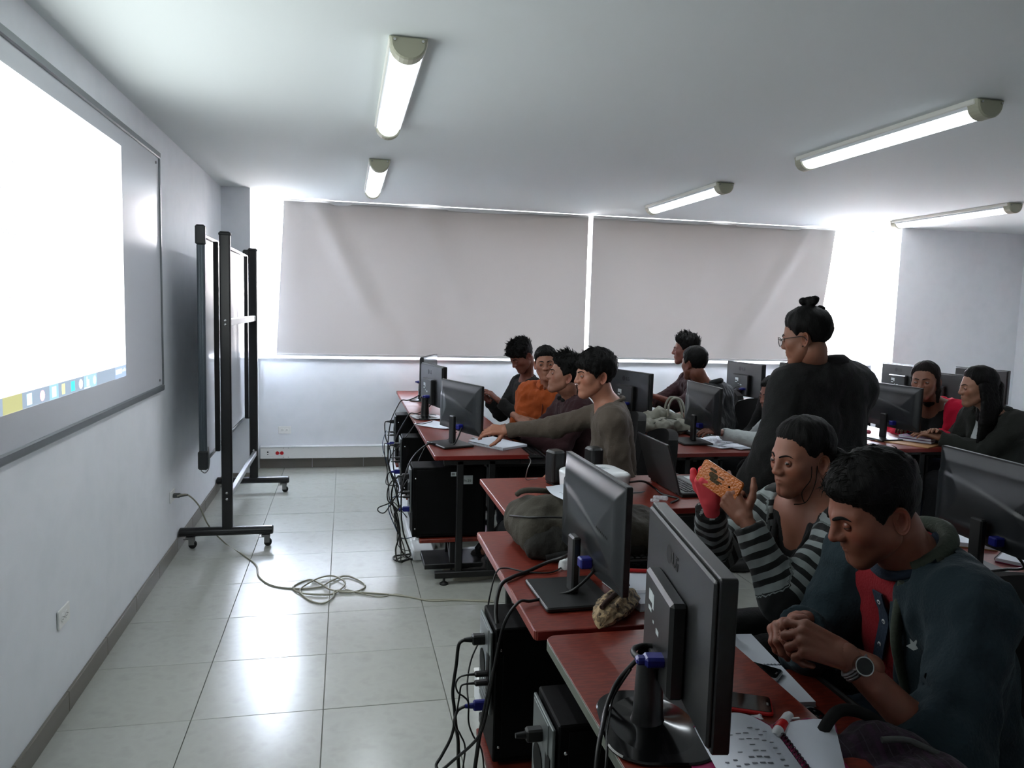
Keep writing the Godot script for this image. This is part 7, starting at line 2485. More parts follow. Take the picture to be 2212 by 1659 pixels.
func build_table_things() -> void:
	mat("pencil", Color(0.42, 0.43, 0.47), 0.8)
	mat("wire", Color(0.30, 0.31, 0.33), 0.35, 0.6)
	mat("orange_plastic", Color(0.85, 0.22, 0.06), 0.35)
	mat("red_plastic", Color(0.80, 0.06, 0.07), 0.35)
	mat("magenta_plastic", Color(0.55, 0.06, 0.25), 0.35)
	mat("magenta_cover", Color(0.62, 0.10, 0.35), 0.6)
	mat("phone_glass", Color(0.02, 0.022, 0.024), 0.08)
	mat("phone_white", Color(0.75, 0.76, 0.77), 0.3)
	mat("phone_red", Color(0.78, 0.13, 0.14), 0.4)
	mat("manila", Color(0.66, 0.50, 0.33), 0.8)
	mat("purple_cover", Color(0.47, 0.28, 0.47), 0.6)
	mat("yellow_paper", Color(0.70, 0.55, 0.17), 0.8)
	var clear := mat("clear_plastic", Color(0.9, 0.92, 0.95, 0.35), 0.15)
	clear.transparency = BaseMaterial3D.TRANSPARENCY_ALPHA
	var T := Transform3D()
	# ---- the nearest desk -------------------------------------------------------
	pen("orange ball pen lying behind the nearest monitor", Vector3(1.776, Y + 0.005, -1.716), Vector3(1.90, Y + 0.005, -1.665), 0.0048, mats.orange_plastic, mats.orange_plastic)
	phone("black phone in a red case lying on the nearest desk", Transform3D(Basis(Vector3.UP, -0.45) * Basis(Vector3.RIGHT, -PI / 2) * Basis(Vector3.BACK, PI / 2), Vector3(1.835, Y, -1.405)), 0.072, 0.140, mats.phone_red, mats.phone_glass)
	pen("clear ball pen beside the phone in the red case", Vector3(1.852, Y + 0.005, -1.345), Vector3(1.775, Y + 0.005, -1.275), 0.0045, clear, clear)
	pen("magenta pen next to the fat red and white correction pen", Vector3(1.833, Y + 0.005, -1.283), Vector3(1.925, Y + 0.005, -1.352), 0.0046, mats.magenta_plastic, mats.magenta_plastic)
	var o := thing("correction_pen", "fat red and white correction pen by the pink-edged notebook", "pen", Vector3(1.875, Y + 0.011, -1.298))
	var d := Vector3(0.070, 0, -0.062).normalized()
	var a := Acc.new()
	a.tube([d * -0.052, d * -0.045, d * -0.026], [0.006, 0.010, 0.0105], 14)
	part("tip_cap", a, mats.white_plastic, o)
	a = Acc.new()
	a.tube([d * -0.026, d * 0.004], [0.0108, 0.0108], 14)
	part("grip", a, mats.red_plastic, o, "red grip")
	a = Acc.new()
	a.tube([d * 0.004, d * 0.036, d * 0.045, d * 0.05], [0.0112, 0.0112, 0.0085, 0.002], 14)
	a.box(d * 0.028 + Vector3(0.008, 0.004, 0.008), Vector3(0.03, 0.003, 0.006), 0.001)
	part("barrel", a, mats.white_plastic, o)
	var nb := thing("notebook", "open spiral notebook with pink-edged pages and handwriting, at the bottom edge", "notebook", Vector3(1.845, Y, -1.205), -0.15)
	a = Acc.new()
	a.box(Vector3(-0.06, 0.0015, 0.01), Vector3(0.29, 0.003, 0.21), 0.0005)
	part("cover", a, mats.magenta_cover, nb)
	a = Acc.new()
	var lf := func(s: float, t: float) -> Vector3: return Vector3(-0.165 + s * 0.158, 0.008 + 0.030 * sin(s * PI) * (0.5 + 0.5 * t), 0.105 - t * 0.20)
	a.sheet(lf, 14, 10, 0.003)
	var pgl := part("pages", a, mats.paper, nb)
	a = Acc.new()
	for k in 9:
		for j in 8:
			if rng.randf() < 0.7:
				var p: Vector3 = lf.call(0.14 + 0.09 * j, 0.08 + 0.085 * k)
				a.box(p + Vector3(0, 0.0006, 0), Vector3(0.010, 0.0004, 0.004 if k in [2, 3] else 0.002))
	part("handwriting", a, mats.pencil, pgl)
	a = Acc.new()
	var rf := func(s: float, t: float) -> Vector3: return Vector3(0.006 + s * (0.045 + 0.075 * t), 0.010 + 0.010 * sin(s * 3.0), 0.10 - t * 0.195 - s * 0.012 * t)
	a.sheet(rf, 8, 8, 0.003)
	part("pages", a, mats.paper, nb)
	a = Acc.new()
	a.tube([rf.call(0.0, 1.0), rf.call(0.5, 1.0), rf.call(1.0, 1.0), rf.call(1.0, 0.8)], 0.0016, 5)
	a.tube([lf.call(0.0, 1.0), lf.call(0.4, 1.0), lf.call(0.8, 1.0), lf.call(1.0, 1.0)], 0.0016, 5)
	part("page_edge", a, mats.magenta_cover, nb, "pink page edges")
	a = Acc.new()
	for k in 18:
		var rg := []
		for q in 9: rg.append(Vector3(0.006 * cos(TAU * q / 8.0), 0.009 + 0.007 * sin(TAU * q / 8.0), 0.098 - 0.0112 * k))
		a.tube(rg, 0.0009, 4, false)
	part("spiral", a, mats.wire, nb)
	# on the pulled-out tray
	var ty := 0.6635
	o = spiral("notebook", "open white spiral notebook on the pulled-out tray, a white phone on it", Vector3(2.035, ty, -1.69), 0.150, 0.37, -0.12, {"open": true, "thick": 0.012})
	phone("white-framed phone resting on the open notebook on the tray", Transform3D(Basis(Vector3.UP, 0.75) * Basis(Vector3.RIGHT, -PI / 2), Vector3(2.025, ty + 0.014, -1.655)), 0.062, 0.120, mats.phone_white, mats.phone_glass)
	mouse("glossy black mouse on the pulled-out tray by the man in teal", Vector3(2.035, ty, -1.425), 1.2, mats.plastic_gloss)
	# ---- the backpack's desk ---------------------------------------------------------
	build_backpack()
	sheet_of("printed sheet of paper lying on top of the olive backpack", Vector3(1.87, 0.925, -2.48), 0.28, 0.20, 0.30, 0.010, true)
	mouse("pale mouse on the desk between the backpack and the monitor stand", Vector3(1.735, Y, -2.30), 0.6, mats.white_plastic)
	o = spiral("notebook", "white notebook with a red marker and a black pen on it, behind the large monitor", Vector3(1.885, Y, -2.035), 0.165, 0.235, 0.12, {"thick": 0.022})
	pen("red marker at the top of the white notebook behind the large monitor", Vector3(1.80, Y + 0.028, -2.175), Vector3(1.975, Y + 0.028, -2.135), 0.006, mats.red_plastic, mats.red_plastic)
	pen("black capped pen lying on the white notebook", Vector3(1.90, Y + 0.027, -1.975), Vector3(1.80, Y + 0.027, -1.99), 0.0048, clear, mats.plastic_black)
	phone("flat black phone between the backpack and the white notebook", Transform3D(Basis(Vector3.UP, -0.5) * Basis(Vector3.RIGHT, -PI / 2), Vector3(1.955, Y, -2.25)), 0.078, 0.15, mats.plastic_black, mats.phone_glass)
	build_pouch()
	keyboard("black keyboard on the tray side of the backpack's desk", Vector3(1.965, Y, -2.50), PI / 2)
	# ---- the projector's desk -----------------------------------------------------------
	build_projector()
	build_laptop()
	var sp := thing("speaker", "small black speaker at the far left of the projector's desk", "speaker", Vector3(1.995, Y, -3.44), 0.25, "pair of small black speakers")
	a = Acc.new()
	a.X = Transform3D(Basis(Vector3.RIGHT, -PI / 2), Vector3.ZERO)
	a.prism(rrect(0.075, 0.085, 0.022), 0.006, 0.162, 0.010)
	part("cabinet", a, mats.plastic_black, sp)
	a = Acc.new()
	a.prism(rrect(0.056, 0.105, 0.02), 0.0415, 0.045, 0.001)
	a.X = Transform3D(Basis(), Vector3(0, 0.095, 0))
	var gr := Acc.new()
	gr.X = Transform3D(Basis(Vector3.UP, PI), Vector3(0, 0.088, 0))
	gr.prism(rrect(0.056, 0.120, 0.02), 0.042, 0.046, 0.001)
	part("grille", gr, mats.chair_fabric, sp)
	a = Acc.new()
	a.ell(Vector3(0.024, 0.030, 0.043), Vector3(0.004, 0.004, 0.002), 8, 5)
	part("knob", a, mats.white_plastic, sp)
	a = Acc.new()
	a.box(Vector3(0, 0.004, 0), Vector3(0.06, 0.008, 0.07), 0.003)
	part("foot", a, mats.rubber, sp)
	copy(sp, "small black speaker behind the white projector", Vector3(2.205, Y, -3.50), 0.15)
	# bits of plastic wrap by the projector
	a = Acc.new()
	a.add(ripple(soft([[Vector3(2.36, Y + 0.008, -3.10), Vector3(2.40, Y + 0.008, -3.08), 0.010, 0.012], [Vector3(2.33, Y + 0.006, -3.06), Vector3(2.35, Y + 0.006, -3.05), 0.009, 0.008]], 0.004, 0.006, [[Vector3(2.36, Y, -3.08), Vector3.DOWN, 0.2]]), 0.003, 60.0))
	solo("plastic_wrapper", a, clear, "crumpled clear wrapper beside the white projector", "wrapper")
	# ---- the desk with the open notebook --------------------------------------------------
	o = thing("notebook", "white spiral notebook lying open near the free end of the aisle row", "notebook", Vector3(1.92, Y, -4.46), 0.0)
	o.rotation.y = 0.62
	a = Acc.new()
	a.box(Vector3(0, 0.0065, 0), Vector3(0.215, 0.013, 0.285), 0.001)
	part("pages", a, mats.paper, o)
	a = Acc.new()
	a.sheet(func(s: float, t: float) -> Vector3: return Vector3((s - 0.5) * 0.214, 0.0145 + 0.010 * pow(t, 2), (0.5 - t) * 0.283), 6, 8, 0.001)
	part("top_page", a, mats.paper, o)
	a = Acc.new()
	for k in 26:
		var rg := []
		for q in 9: rg.append(Vector3(-0.109 + 0.006 * cos(TAU * q / 8.0), 0.010 + 0.008 * sin(TAU * q / 8.0), -0.135 + 0.0108 * k))
		a.tube(rg, 0.0008, 4, false)
	part("spiral", a, mats.wire, o)
	pen("short white pen near the foot of the curved-back monitor", Vector3(1.805, Y + 0.005, -4.70), Vector3(1.84, Y + 0.005, -4.63), 0.005, mats.white_plastic, mats.white_plastic)
	sheet_of("blank sheet of paper on the second desk from the window", Vector3(1.665, Y, -5.235), 0.215, 0.29, 0.75)
	mouse("dark mouse under the reaching boy's hand", Vector3(1.93, Y, -4.75), 0.2, mats.plastic_black)
	keyboard("black keyboard on the tray below the open notebook", Vector3(2.12, 0.664, -4.62), PI / 2)
	# ---- the handbag's desk ------------------------------------------------------------------
	build_handbag()
	sheet_of("upper sheet of the loose papers on the handbag's desk", Vector3(3.40, Y + 0.002, -4.50), 0.29, 0.21, 0.5, 0.004, true)
	sheet_of("middle sheet of the loose papers on the handbag's desk", Vector3(3.385, Y + 0.001, -4.36), 0.29, 0.21, 0.25, 0.003, true)
	a = Acc.new()
	var dr := func(s: float, t: float) -> Vector3:
		var u := s * 0.30
		var over := maxf(0.0, u - 0.13)
		return Vector3(0.0 + minf(u, 0.13) + over * 0.85, -over * over * 2.2 - over * 0.15 + 0.004, (0.5 - t) * 0.21)
	a.sheet(dr, 14, 6, 0.0005)
	solo("paper", a, mats.paper, "sheet of paper drooping over the desk edge toward the standing woman", "paper", "loose white papers", Vector3(3.33, Y + 0.003, -4.28), 0.35)
	a = Acc.new()
	a.box(Vector3(3.405, Y + 0.007, -4.62), Vector3(0.045, 0.014, 0.022), 0.004)
	solo("eraser", a, mats.white_plastic, "small white eraser near the white sleeve", "eraser")
	phone("silvery phone propped between the handbag and the monitor stand", Transform3D(Basis(Vector3.UP, 0.9) * Basis(Vector3.RIGHT, -1.2), Vector3(3.30, Y + 0.03, -4.82)), 0.065, 0.12, mats.phone_white, mats.alu)
	keyboard("black keyboard behind the loose papers", Vector3(3.36, Y, -4.86), PI / 2)
	# ---- the yellow folder's desk -----------------------------------------------------------
	o = thing("folder", "yellow folder with papers lying in front of the black monitor", "folder", Vector3(3.22, Y, -5.52), -0.15)
	for q in [[0.004, 0.30, 0.23, "plastic_dark"], [0.014, 0.285, 0.22, "manila"], [0.026, 0.28, 0.215, "paper"], [0.037, 0.27, 0.21, "yellow_paper"]]:
		a = Acc.new()
		a.box(Vector3(0.006 * sin(q[0] * 300.0), q[0], 0), Vector3(q[1], 0.009, q[2]), 0.002)
		part("cover" if q[3] != "paper" else "pages", a, mats[q[3]], o)
	a = Acc.new()
	a.box(Vector3(3.20, Y + 0.070, -5.56), Vector3(0.17, 0.034, 0.012), 0.003)
	a.box(Vector3(3.20, Y + 0.050, -5.56), Vector3(0.15, 0.014, 0.10), 0.002)
	solo("paper_box", a, mats.white_plastic, "small white carton on top of the yellow folder", "box")
	# ---- the girls' desk --------------------------------------------------------------------
	a = Acc.new()
	a.X = Transform3D(Basis(Vector3.UP, 0.5), Vector3(4.70, Y, -4.37))
	a.box(Vector3(0, 0.003, 0), Vector3(0.25, 0.006, 0.34), 0.001)
	solo("envelope", a, mats.manila, "manila envelope on the desk in front of the girls", "envelope")
	sheet_of("white sheet beside the manila envelope", Vector3(4.56, Y + 0.001, -4.62), 0.21, 0.28, 0.4)
	for k in 2:
		o = thing("notebook", ["upper purple notebook of the pair on the girls' desk", "lower purple notebook of the pair on the girls' desk"][1 - k], "notebook", Vector3(4.80 + 0.01 * k, Y + 0.007 + 0.017 * k, -4.40), 0.55 - 0.1 * k, "purple notebooks")
		a = Acc.new()
		a.box(Vector3(0, 0.008, 0), Vector3(0.16, 0.014, 0.21), 0.001)
		part("pages", a, mats.paper, o)
		a = Acc.new()
		a.box(Vector3(0, 0.0015, 0), Vector3(0.164, 0.002, 0.214), 0.0005)
		a.box(Vector3(0, 0.0155, 0.0), Vector3(0.164, 0.0015, 0.214), 0.0005)
		part("cover", a, mats.purple_cover, o)
	phone("dark phone on the purple notebooks", Transform3D(Basis(Vector3.UP, 0.4) * Basis(Vector3.RIGHT, -PI / 2), Vector3(4.83, Y + 0.042, -4.42)), 0.075, 0.15, cloth("phone_blue", Color(0.07, 0.08, 0.16)), mats.phone_glass)
	a = Acc.new()
	a.add(soft([[Vector3(4.60, Y + 0.018, -4.74), Vector3(4.66, Y + 0.016, -4.72), 0.018, 0.016]], 0.006, 0.01, [[Vector3(4.63, Y, -4.73), Vector3.DOWN, 0.2]]))
	solo("pencil_case", a, cloth("pink_case", Color(0.66, 0.30, 0.36)), "little pink pencil case under the half-hidden monitor", "case")
	# ---- the desk at the right edge -------------------------------------------------------------
	o = spiral("notebook", "white spiral notebook left of the monitor at the right edge", Vector3(3.26, Y, -2.375), 0.17, 0.225, 1.05, {"thick": 0.018, "cover": mats.manila})
	o = spiral("notebook", "second spiral notebook with a pink pen, behind the stand at the right edge", Vector3(3.33, Y, -2.10), 0.16, 0.21, 0.6, {"thick": 0.014, "cover": mats.magenta_cover})
	pen("pink pen beside the second spiral notebook at the right edge", Vector3(3.24, Y + 0.006, -2.13), Vector3(3.33, Y + 0.006, -1.99), 0.005, mats.magenta_plastic, mats.white_plastic)
	mouse("dark mouse at the far corner of the desk at the right edge", Vector3(3.37, Y, -2.56), 0.3, mats.plastic_dark)
	sheet_of("sheet of paper under the mouse at the right edge", Vector3(3.33, Y, -2.55), 0.21, 0.15, 0.1)
	# ---- bag in the foreground --------------------------------------------------------------------
	build_plaid_bag()
	a = Acc.new()
	a.add(ripple(soft([[Vector3(2.24, 0.685, -1.075), Vector3(2.50, 0.69, -1.07), 0.038, 0.045], [Vector3(2.26, 0.66, -1.02), Vector3(2.46, 0.64, -1.0), 0.045, 0.05], [Vector3(2.30, 0.60, -0.96), Vector3(2.46, 0.50, -0.90), 0.05, 0.055], [Vector3(2.28, 0.62, -1.115), Vector3(2.44, 0.56, -1.12), 0.030, 0.035]], 0.009, 0.04), 0.010, 9.0, 8.0))
	solo("jacket", a, cloth("slate_jacket", Color(0.16, 0.20, 0.20)), "slate green jacket thrown over the chair arm at the bottom right corner", "jacket")
	# ---- the phone that the woman holds ----------------------------------------------------------------
	var ax := Vector3(0.062, -0.050, 0.118).normalized()
	var up := Vector3(0.30, 0.94, 0.22)
	up = (up - ax * up.dot(ax)).normalized()
	o = thing("phone", "phone in an orange patterned case held up by the woman in stripes", "phone")
	o.transform = Transform3D(Basis(ax, up, ax.cross(up)), Vector3(2.100, 1.070, -2.035))
	var side := 1.0 if ax.cross(up).x < 0 else -1.0
	a = Acc.new()
	a.prism(rrect(0.146, 0.074, 0.011), -0.005, 0.005, 0.002)
	part("case", a, cloth("orange_case", Color(0.72, 0.38, 0.09), 0.3), o, "glossy orange phone case")
	a = Acc.new()
	a.prism(rrect(0.136, 0.066, 0.006), -0.0056 if side > 0 else 0.0046, -0.0046 if side > 0 else 0.0056, 0.0003)
	part("screen", a, mats.phone_glass, o)
	a = Acc.new()
	var zf := 0.0052 * side
	a.disc(Vector3(0.054, 0.020 * -1.0, zf), Vector3(0, 0, side), 0.0085, 16)
	a.disc(Vector3(0.038, 0.004, zf), Vector3(0, 0, side), 0.0035, 12)
	part("camera_hole", a, mats.phone_glass, o)
	a = Acc.new()
	for q in [[-0.022, 0.006, 0.020, 0.012], [-0.030, 0.020, 0.016, 0.006], [-0.012, -0.006, 0.022, 0.008], [0.004, 0.012, 0.012, 0.003], [0.004, -0.002, 0.012, 0.003]]:
		a.prism(rrect(q[2] * 1.6, q[3] * 1.4, q[3] * 0.65, 4, Vector2(q[0], q[1])), minf(zf, zf * 1.04), maxf(zf, zf * 1.04))
	part("pattern", a, cloth("case_print", Color(0.27, 0.22, 0.14)), o, "dark blotched print on the case")

func build_backpack() -> void:
	var m := cloth("olive_canvas", Color(0.20, 0.185, 0.15))
	var o := thing("backpack", "olive canvas backpack lying flat on the desk beside the large monitor", "backpack", Vector3(1.80, Y, -2.47))
	var y := Y
	# body: a bulging lens that narrows to a ridge along the zip
	var a := Acc.new()
	var b := []
	for q in [[1.66, -2.50, 0.095, 0.075], [1.80, -2.48, 0.105, 0.085], [1.94, -2.45, 0.095, 0.075], [2.05, -2.42, 0.075, 0.062]]:
		b.append([Vector3(q[0], y + q[3], q[1] - 0.09), Vector3(q[0], y + q[3] * 0.95, q[1] + 0.07), q[3] + 0.010, q[3]])
	b.append([Vector3(1.70, y + 0.125, -2.50), Vector3(1.92, y + 0.115, -2.46), 0.055, 0.050])
	var d := ripple(soft(b, 0.008, 0.05, [[Vector3(1.8, y + 0.001, -2.45), Vector3.DOWN, 0.8]]), 0.007, 8.0, 2.0)
	a.add(d)
	part("main_pocket", a, m, o, "", true)
	a = Acc.new()
	b = [[Vector3(1.64, y + 0.045, -2.385), Vector3(1.84, y + 0.045, -2.35), 0.045, 0.045], [Vector3(1.84, y + 0.045, -2.35), Vector3(1.97, y + 0.04, -2.345), 0.045, 0.038], [Vector3(1.66, y + 0.085, -2.40), Vector3(1.86, y + 0.085, -2.375), 0.032, 0.030]]
	a.add(ripple(soft(b, 0.007, 0.03, [[Vector3(1.8, y + 0.001, -2.4), Vector3.DOWN, 0.8]]), 0.006, 11.0, 6.0))
	part("front_pocket", a, cloth("olive_canvas_dark", Color(0.125, 0.12, 0.105)), o, "darker front pocket", true)
	a = Acc.new()
	a.tube(smooth([Vector3(1.578, y + 0.11, -2.52), Vector3(1.62, y + 0.135, -2.405), Vector3(1.72, y + 0.140, -2.372), Vector3(1.84, y + 0.130, -2.345), Vector3(1.95, y + 0.115, -2.345)], 6), 0.0035, 6)
	part("zip", a, mats.plastic_dark, o, "", true)
	a = Acc.new()
	a.tube(smooth([Vector3(1.90, y + 0.118, -2.345), Vector3(1.925, y + 0.115, -2.33), Vector3(1.945, y + 0.10, -2.325)], 4), 0.004, 6)
	part("zip_pull", a, mats.chrome, o, "", true)
	a = Acc.new()
	a.tube(smooth([Vector3(1.62, y + 0.165, -2.60), Vector3(1.64, y + 0.185, -2.57), Vector3(1.70, y + 0.188, -2.55), Vector3(1.76, y + 0.178, -2.56)], 5), 0.010, 8)
	part("carry_loop", a, m, o, "", true)
	a = Acc.new()
	a.tube(smooth([Vector3(1.66, y + 0.02, -2.33), Vector3(1.74, y + 0.035, -2.315), Vector3(1.80, y + 0.020, -2.27), Vector3(1.84, y + 0.012, -2.22)], 6), 0.010, 8)
	part("strap", a, mats.chair_fabric, o, "", true)

func build_pouch() -> void:
	var im := Image.create(256, 256, false, Image.FORMAT_RGB8)
	im.fill(Color(0.62, 0.53, 0.40))
	for k in 150:
		var x := rng.randi_range(0, 255); var y := rng.randi_range(0, 255); var r := rng.randi_range(7, 11)
		disc_px(im, x, y, r, Color(0.05, 0.035, 0.03))
		disc_px(im, x + rng.randi_range(-2, 2), y + rng.randi_range(-2, 2), r - 4, Color(0.24, 0.15, 0.09))
		if rng.randf() < 0.7: disc_px(im, x + rng.randi_range(-6, 6), y + rng.randi_range(-6, 6), 3, Color(0.62, 0.53, 0.40))
	var m := cloth("leopard_cloth", Color.WHITE)
	m.albedo_texture = ImageTexture.create_from_image(im)
	tri(m, Vector3.ONE * 5.5, false)
	var o := thing("pencil_pouch", "leopard print pencil pouch with its zip open, on the desk corner", "pouch", Vector3(1.745, Y, -1.90))
	var a := Acc.new()
	var f := func(s: float, t: float) -> Vector3: # s round, t along
		var an := s * TAU
		var e := sin(PI * clampf(t, 0.0, 1.0))
		var wd := 0.043 * pow(e, 0.45)
		var ht := 0.066 * pow(e, 0.35) * (0.75 + 0.25 * t)
		var x := cos(an) * wd * (1.0 if sin(an) < 0.2 else 0.75)
		var h := (0.5 + 0.5 * sin(an)) * ht
		if sin(an) > 0.85: h -= 0.016 * e * smoothstep(0.85, 1.0, sin(an)) * (1.0 - absf(t - 0.6) * 1.2)
		return Vector3(x, h + 0.001, -(t - 0.5) * 0.20) + Vector3(wrinkle.get_noise_2d(s * 9.0, t * 9.0) * 0.004, 0, 0)
	a.sheet(f, 40, 26)
	a.X = Transform3D()
	var body := part("body", a, m, o)
	body.rotation.y = -0.75
	body.scale = Vector3.ONE * 1.15
	a = Acc.new()
	var lips := []
	for k in 9: lips.append(f.call(0.25, 0.12 + 0.76 * k / 8.0) + Vector3(-0.004, 0.006, 0))
	a.tube(smooth(lips, 3), 0.006, 6)
	part("zip", a, cloth("pouch_lining", Color(0.17, 0.085, 0.06)), body, "brown zip lining")

func build_projector() -> void:
	var o := thing("projector", "white box projector with a printed label on its lid", "projector", Vector3(2.14, Y, -3.29), 0.12)
	var a := Acc.new()
	var f := func(s: float, t: float) -> Vector3: # rounded shell: s round, t up and over
		var an := s * TAU
		var cx := pow(absf(cos(an)), 0.35) * signf(cos(an)); var cz := pow(absf(sin(an)), 0.35) * signf(sin(an))
		var r := 1.0 if t < 0.6 else cos((t - 0.6) / 0.4 * PI / 2 * 0.999)
		var rr := 1.0 - (1.0 - pow(r, 0.35)) if t >= 0.6 else 0.97 + 0.03 * t / 0.6
		var h := 0.018 + t / 0.6 * 0.062 if t < 0.6 else 0.080 + 0.022 * sin((t - 0.6) / 0.4 * PI / 2)
		return Vector3(cx * 0.145 * rr, h, -cz * 0.115 * rr)
	a.sheet(f, 64, 24)
	a.disc(Vector3(0, 0.0185, 0), Vector3.DOWN, 0.12, 24)
	part("shell", a, mats.white_plastic, o)
	a = Acc.new()
	a.box(Vector3(0, 0.013, 0), Vector3(0.26, 0.014, 0.20), 0.004)
	part("base", a, mats.plastic_dark, o)
	for q in [[-0.1, -0.075], [0.1, -0.075], [-0.1, 0.075], [0.1, 0.075]]:
		a = Acc.new()
		a.cyl(Vector3(q[0], 0, q[1]), Vector3(q[0], 0.008, q[1]), 0.010, 0.012, 12)
		part("foot", a, mats.rubber, o)
	a = Acc.new()
	a.cyl(Vector3(-0.135, 0.055, 0.045), Vector3(-0.158, 0.055, 0.045), 0.032, 0.030, 24)
	var rim := part("lens_ring", a, mats.plastic_black, o)
	a = Acc.new()
	a.ell(Vector3(-0.156, 0.055, 0.045), Vector3(0.006, 0.024, 0.024), 16, 10)
	part("lens", a, mats.phone_glass, rim)
	a = Acc.new()
	a.box(Vector3(0.03, 0.1020, 0.0), Vector3(0.075, 0.0008, 0.05), 0.0002)
	var lb := part("label", a, mats.sticker, o)
	a = Acc.new()
	for k in 4: a.box(Vector3(0.025, 0.1026, -0.017 + 0.011 * k), Vector3(0.05 - 0.009 * (k % 2), 0.0004, 0.003))
	part("print", a, mats.pencil, lb)
	a = Acc.new()
	for k in 7: a.box(Vector3(-0.04 + 0.014 * k, 0.05, 0.1135), Vector3(0.006, 0.034, 0.002))
	part("vent", a, mats.plug_grey, o)

func build_laptop() -> void:
	var o := thing("laptop", "open black laptop with a pale sticker beside its keys", "laptop", Vector3(2.49, Y, -3.29), 0.0)
	var a := Acc.new()
	a.box(Vector3(0.125, 0.010, 0), Vector3(0.25, 0.020, 0.36), 0.004)
	part("base", a, mats.laptop_black, o)
	a = Acc.new()
	a.box(Vector3(0.125, 0.0205, 0), Vector3(0.236, 0.001, 0.345))
	part("deck", a, mats.laptop_deck, o)
	for r in 5:
		a = Acc.new()
		for k in 15: a.box(Vector3(0.035 + 0.020 * r, 0.0225, -0.150 + 0.0214 * k), Vector3(0.016, 0.003, 0.018), 0.001)
		part("key_row", a, mats.laptop_black, o)
	a = Acc.new()
	a.box(Vector3(0.19, 0.0214, -0.01), Vector3(0.06, 0.001, 0.10), 0.0003)
	part("touchpad", a, mats.plastic_dark, o)
	a = Acc.new()
	a.box(Vector3(0.185, 0.0216, -0.115), Vector3(0.055, 0.0008, 0.06))
	part("sticker", a, mats.sticker, o, "pale sticker")
	a = Acc.new()
	a.X = Transform3D(Basis(Vector3.BACK, 0.30), Vector3(0.0, 0.012, 0))
	a.box(Vector3(-0.004, 0.122, 0), Vector3(0.009, 0.238, 0.36), 0.003)
	var lid := part("lid", a, mats.laptop_black, o)
	a = Acc.new()
	a.X = Transform3D(Basis(Vector3.BACK, 0.30), Vector3(0.0, 0.012, 0))
	a.box(Vector3(0.001, 0.125, 0), Vector3(0.001, 0.20, 0.325))
	part("screen", a, mats.screen_dark, lid)
	a = Acc.new()
	for s in [-1.0, 1.0]: a.cyl(Vector3(0, 0.014, s * 0.11 - 0.025), Vector3(0, 0.014, s * 0.11 + 0.025), 0.008, 0.008, 10)
	part("hinge", a, mats.plastic_dark, o)

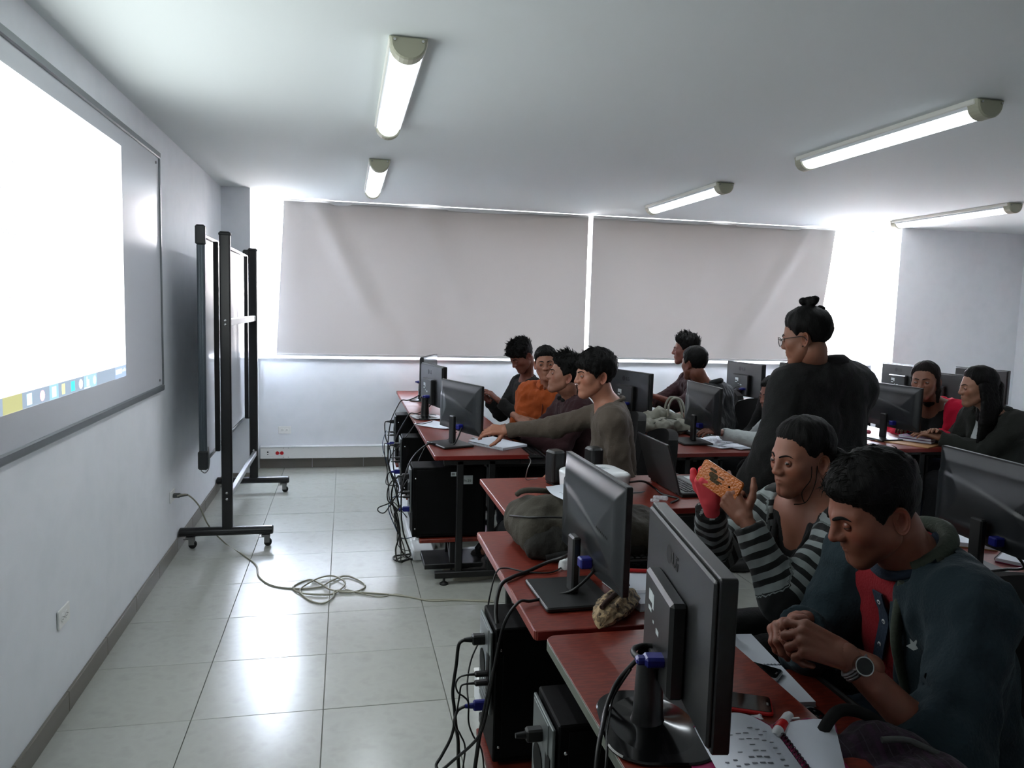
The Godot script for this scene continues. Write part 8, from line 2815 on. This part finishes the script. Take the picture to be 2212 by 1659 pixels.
func build_handbag() -> void:
	var m := cloth("cream_leather", Color(0.50, 0.495, 0.45), 0.55)
	m.heightmap_enabled = false
	var o := thing("handbag", "slouching cream leather handbag with upright handles on the middle desk", "handbag", Vector3(3.17, Y, -4.86))
	var y := Y
	var a := Acc.new()
	var b := [
		[Vector3(2.99, y + 0.035, -4.93), Vector3(3.13, y + 0.050, -4.80), 0.040, 0.050], [Vector3(3.13, y + 0.050, -4.80), Vector3(3.30, y + 0.045, -4.84), 0.050, 0.048],
		[Vector3(3.06, y + 0.085, -4.95), Vector3(3.16, y + 0.135, -4.94), 0.045, 0.026], [Vector3(3.16, y + 0.125, -4.94), Vector3(3.30, y + 0.085, -4.93), 0.034, 0.032], [Vector3(3.00, y + 0.030, -4.86), Vector3(3.32, y + 0.035, -4.82), 0.036, 0.040], [Vector3(3.10, y + 0.06, -4.98), Vector3(3.30, y + 0.05, -4.98), 0.05, 0.045]]
	a.add(ripple(soft(b, 0.006, 0.045, [[Vector3(3.15, y + 0.001, -4.85), Vector3.DOWN, 0.8]]), 0.012, 9.0, 4.0))
	part("body", a, m, o, "", true)
	for q in [0.0, -0.055]:
		a = Acc.new()
		var pts := smooth([Vector3(3.20, y + 0.11, -4.885 + q), Vector3(3.205, y + 0.185, -4.89 + q), Vector3(3.235, y + 0.232, -4.89 + q), Vector3(3.285, y + 0.225, -4.885 + q), Vector3(3.315, y + 0.16, -4.875 + q), Vector3(3.325, y + 0.075, -4.865 + q)], 6)
		a.tube(pts, 0.0085, 8)
		part("handle", a, m, o, "", true)
	a = Acc.new()
	a.tube(smooth([Vector3(3.00, y + 0.012, -4.80), Vector3(3.06, y + 0.016, -4.752), Vector3(3.18, y + 0.020, -4.745), Vector3(3.33, y + 0.030, -4.79)], 6), 0.005, 6)
	a.tube(smooth([Vector3(3.06, y + 0.075, -4.80), Vector3(3.14, y + 0.11, -4.785), Vector3(3.22, y + 0.10, -4.79)], 6), 0.003, 6)
	part("piping", a, mats.plastic_dark, o, "", true)

func build_plaid_bag() -> void:
	var im := Image.create(128, 128, false, Image.FORMAT_RGB8)
	im.fill(Color(0.13, 0.07, 0.12))
	for k in 4:
		im.fill_rect(Rect2i(k * 32 + 4, 0, 10, 128), Color(0.20, 0.09, 0.19))
		im.fill_rect(Rect2i(0, k * 32 + 8, 128, 9), Color(0.17, 0.10, 0.17))
		im.fill_rect(Rect2i(k * 32 + 22, 0, 2, 128), Color(0.25, 0.22, 0.26))
	var m := cloth("plaid_cloth", Color.WHITE)
	m.albedo_texture = ImageTexture.create_from_image(im)
	tri(m, Vector3.ONE * 7.0, false)
	var o := thing("shoulder_bag", "dark purple plaid bag at the bottom edge before the man in teal", "bag", Vector3(1.980, 0.660, -1.170))
	var a := Acc.new()
	a.add(ripple(soft([[Vector3(1.930, 0.700, -1.210), Vector3(2.040, 0.715, -1.240), 0.045, 0.055], [Vector3(1.940, 0.700, -1.110), Vector3(2.100, 0.700, -1.130), 0.055, 0.06], [Vector3(2.020, 0.740, -1.220), Vector3(2.090, 0.730, -1.200), 0.030, 0.034]], 0.007, 0.04, [[Vector3(1.990, 0.664, -1.150), Vector3.DOWN, 0.8]]), 0.008, 9.0, 3.0))
	part("body", a, m, o, "", true)
	a = Acc.new()
	a.tube(smooth([Vector3(1.920, 0.740, -1.250), Vector3(1.980, 0.782, -1.275), Vector3(2.040, 0.775, -1.260), Vector3(2.080, 0.740, -1.220)], 6), 0.012, 8)
	part("strap", a, mats.chair_fabric, o, "", true)
	a = Acc.new()
	a.tube(smooth([Vector3(2.010, 0.772, -1.185), Vector3(2.060, 0.772, -1.175), Vector3(2.110, 0.752, -1.150)], 6), 0.006, 6)
	part("zip", a, mats.plug_grey, o, "", true)
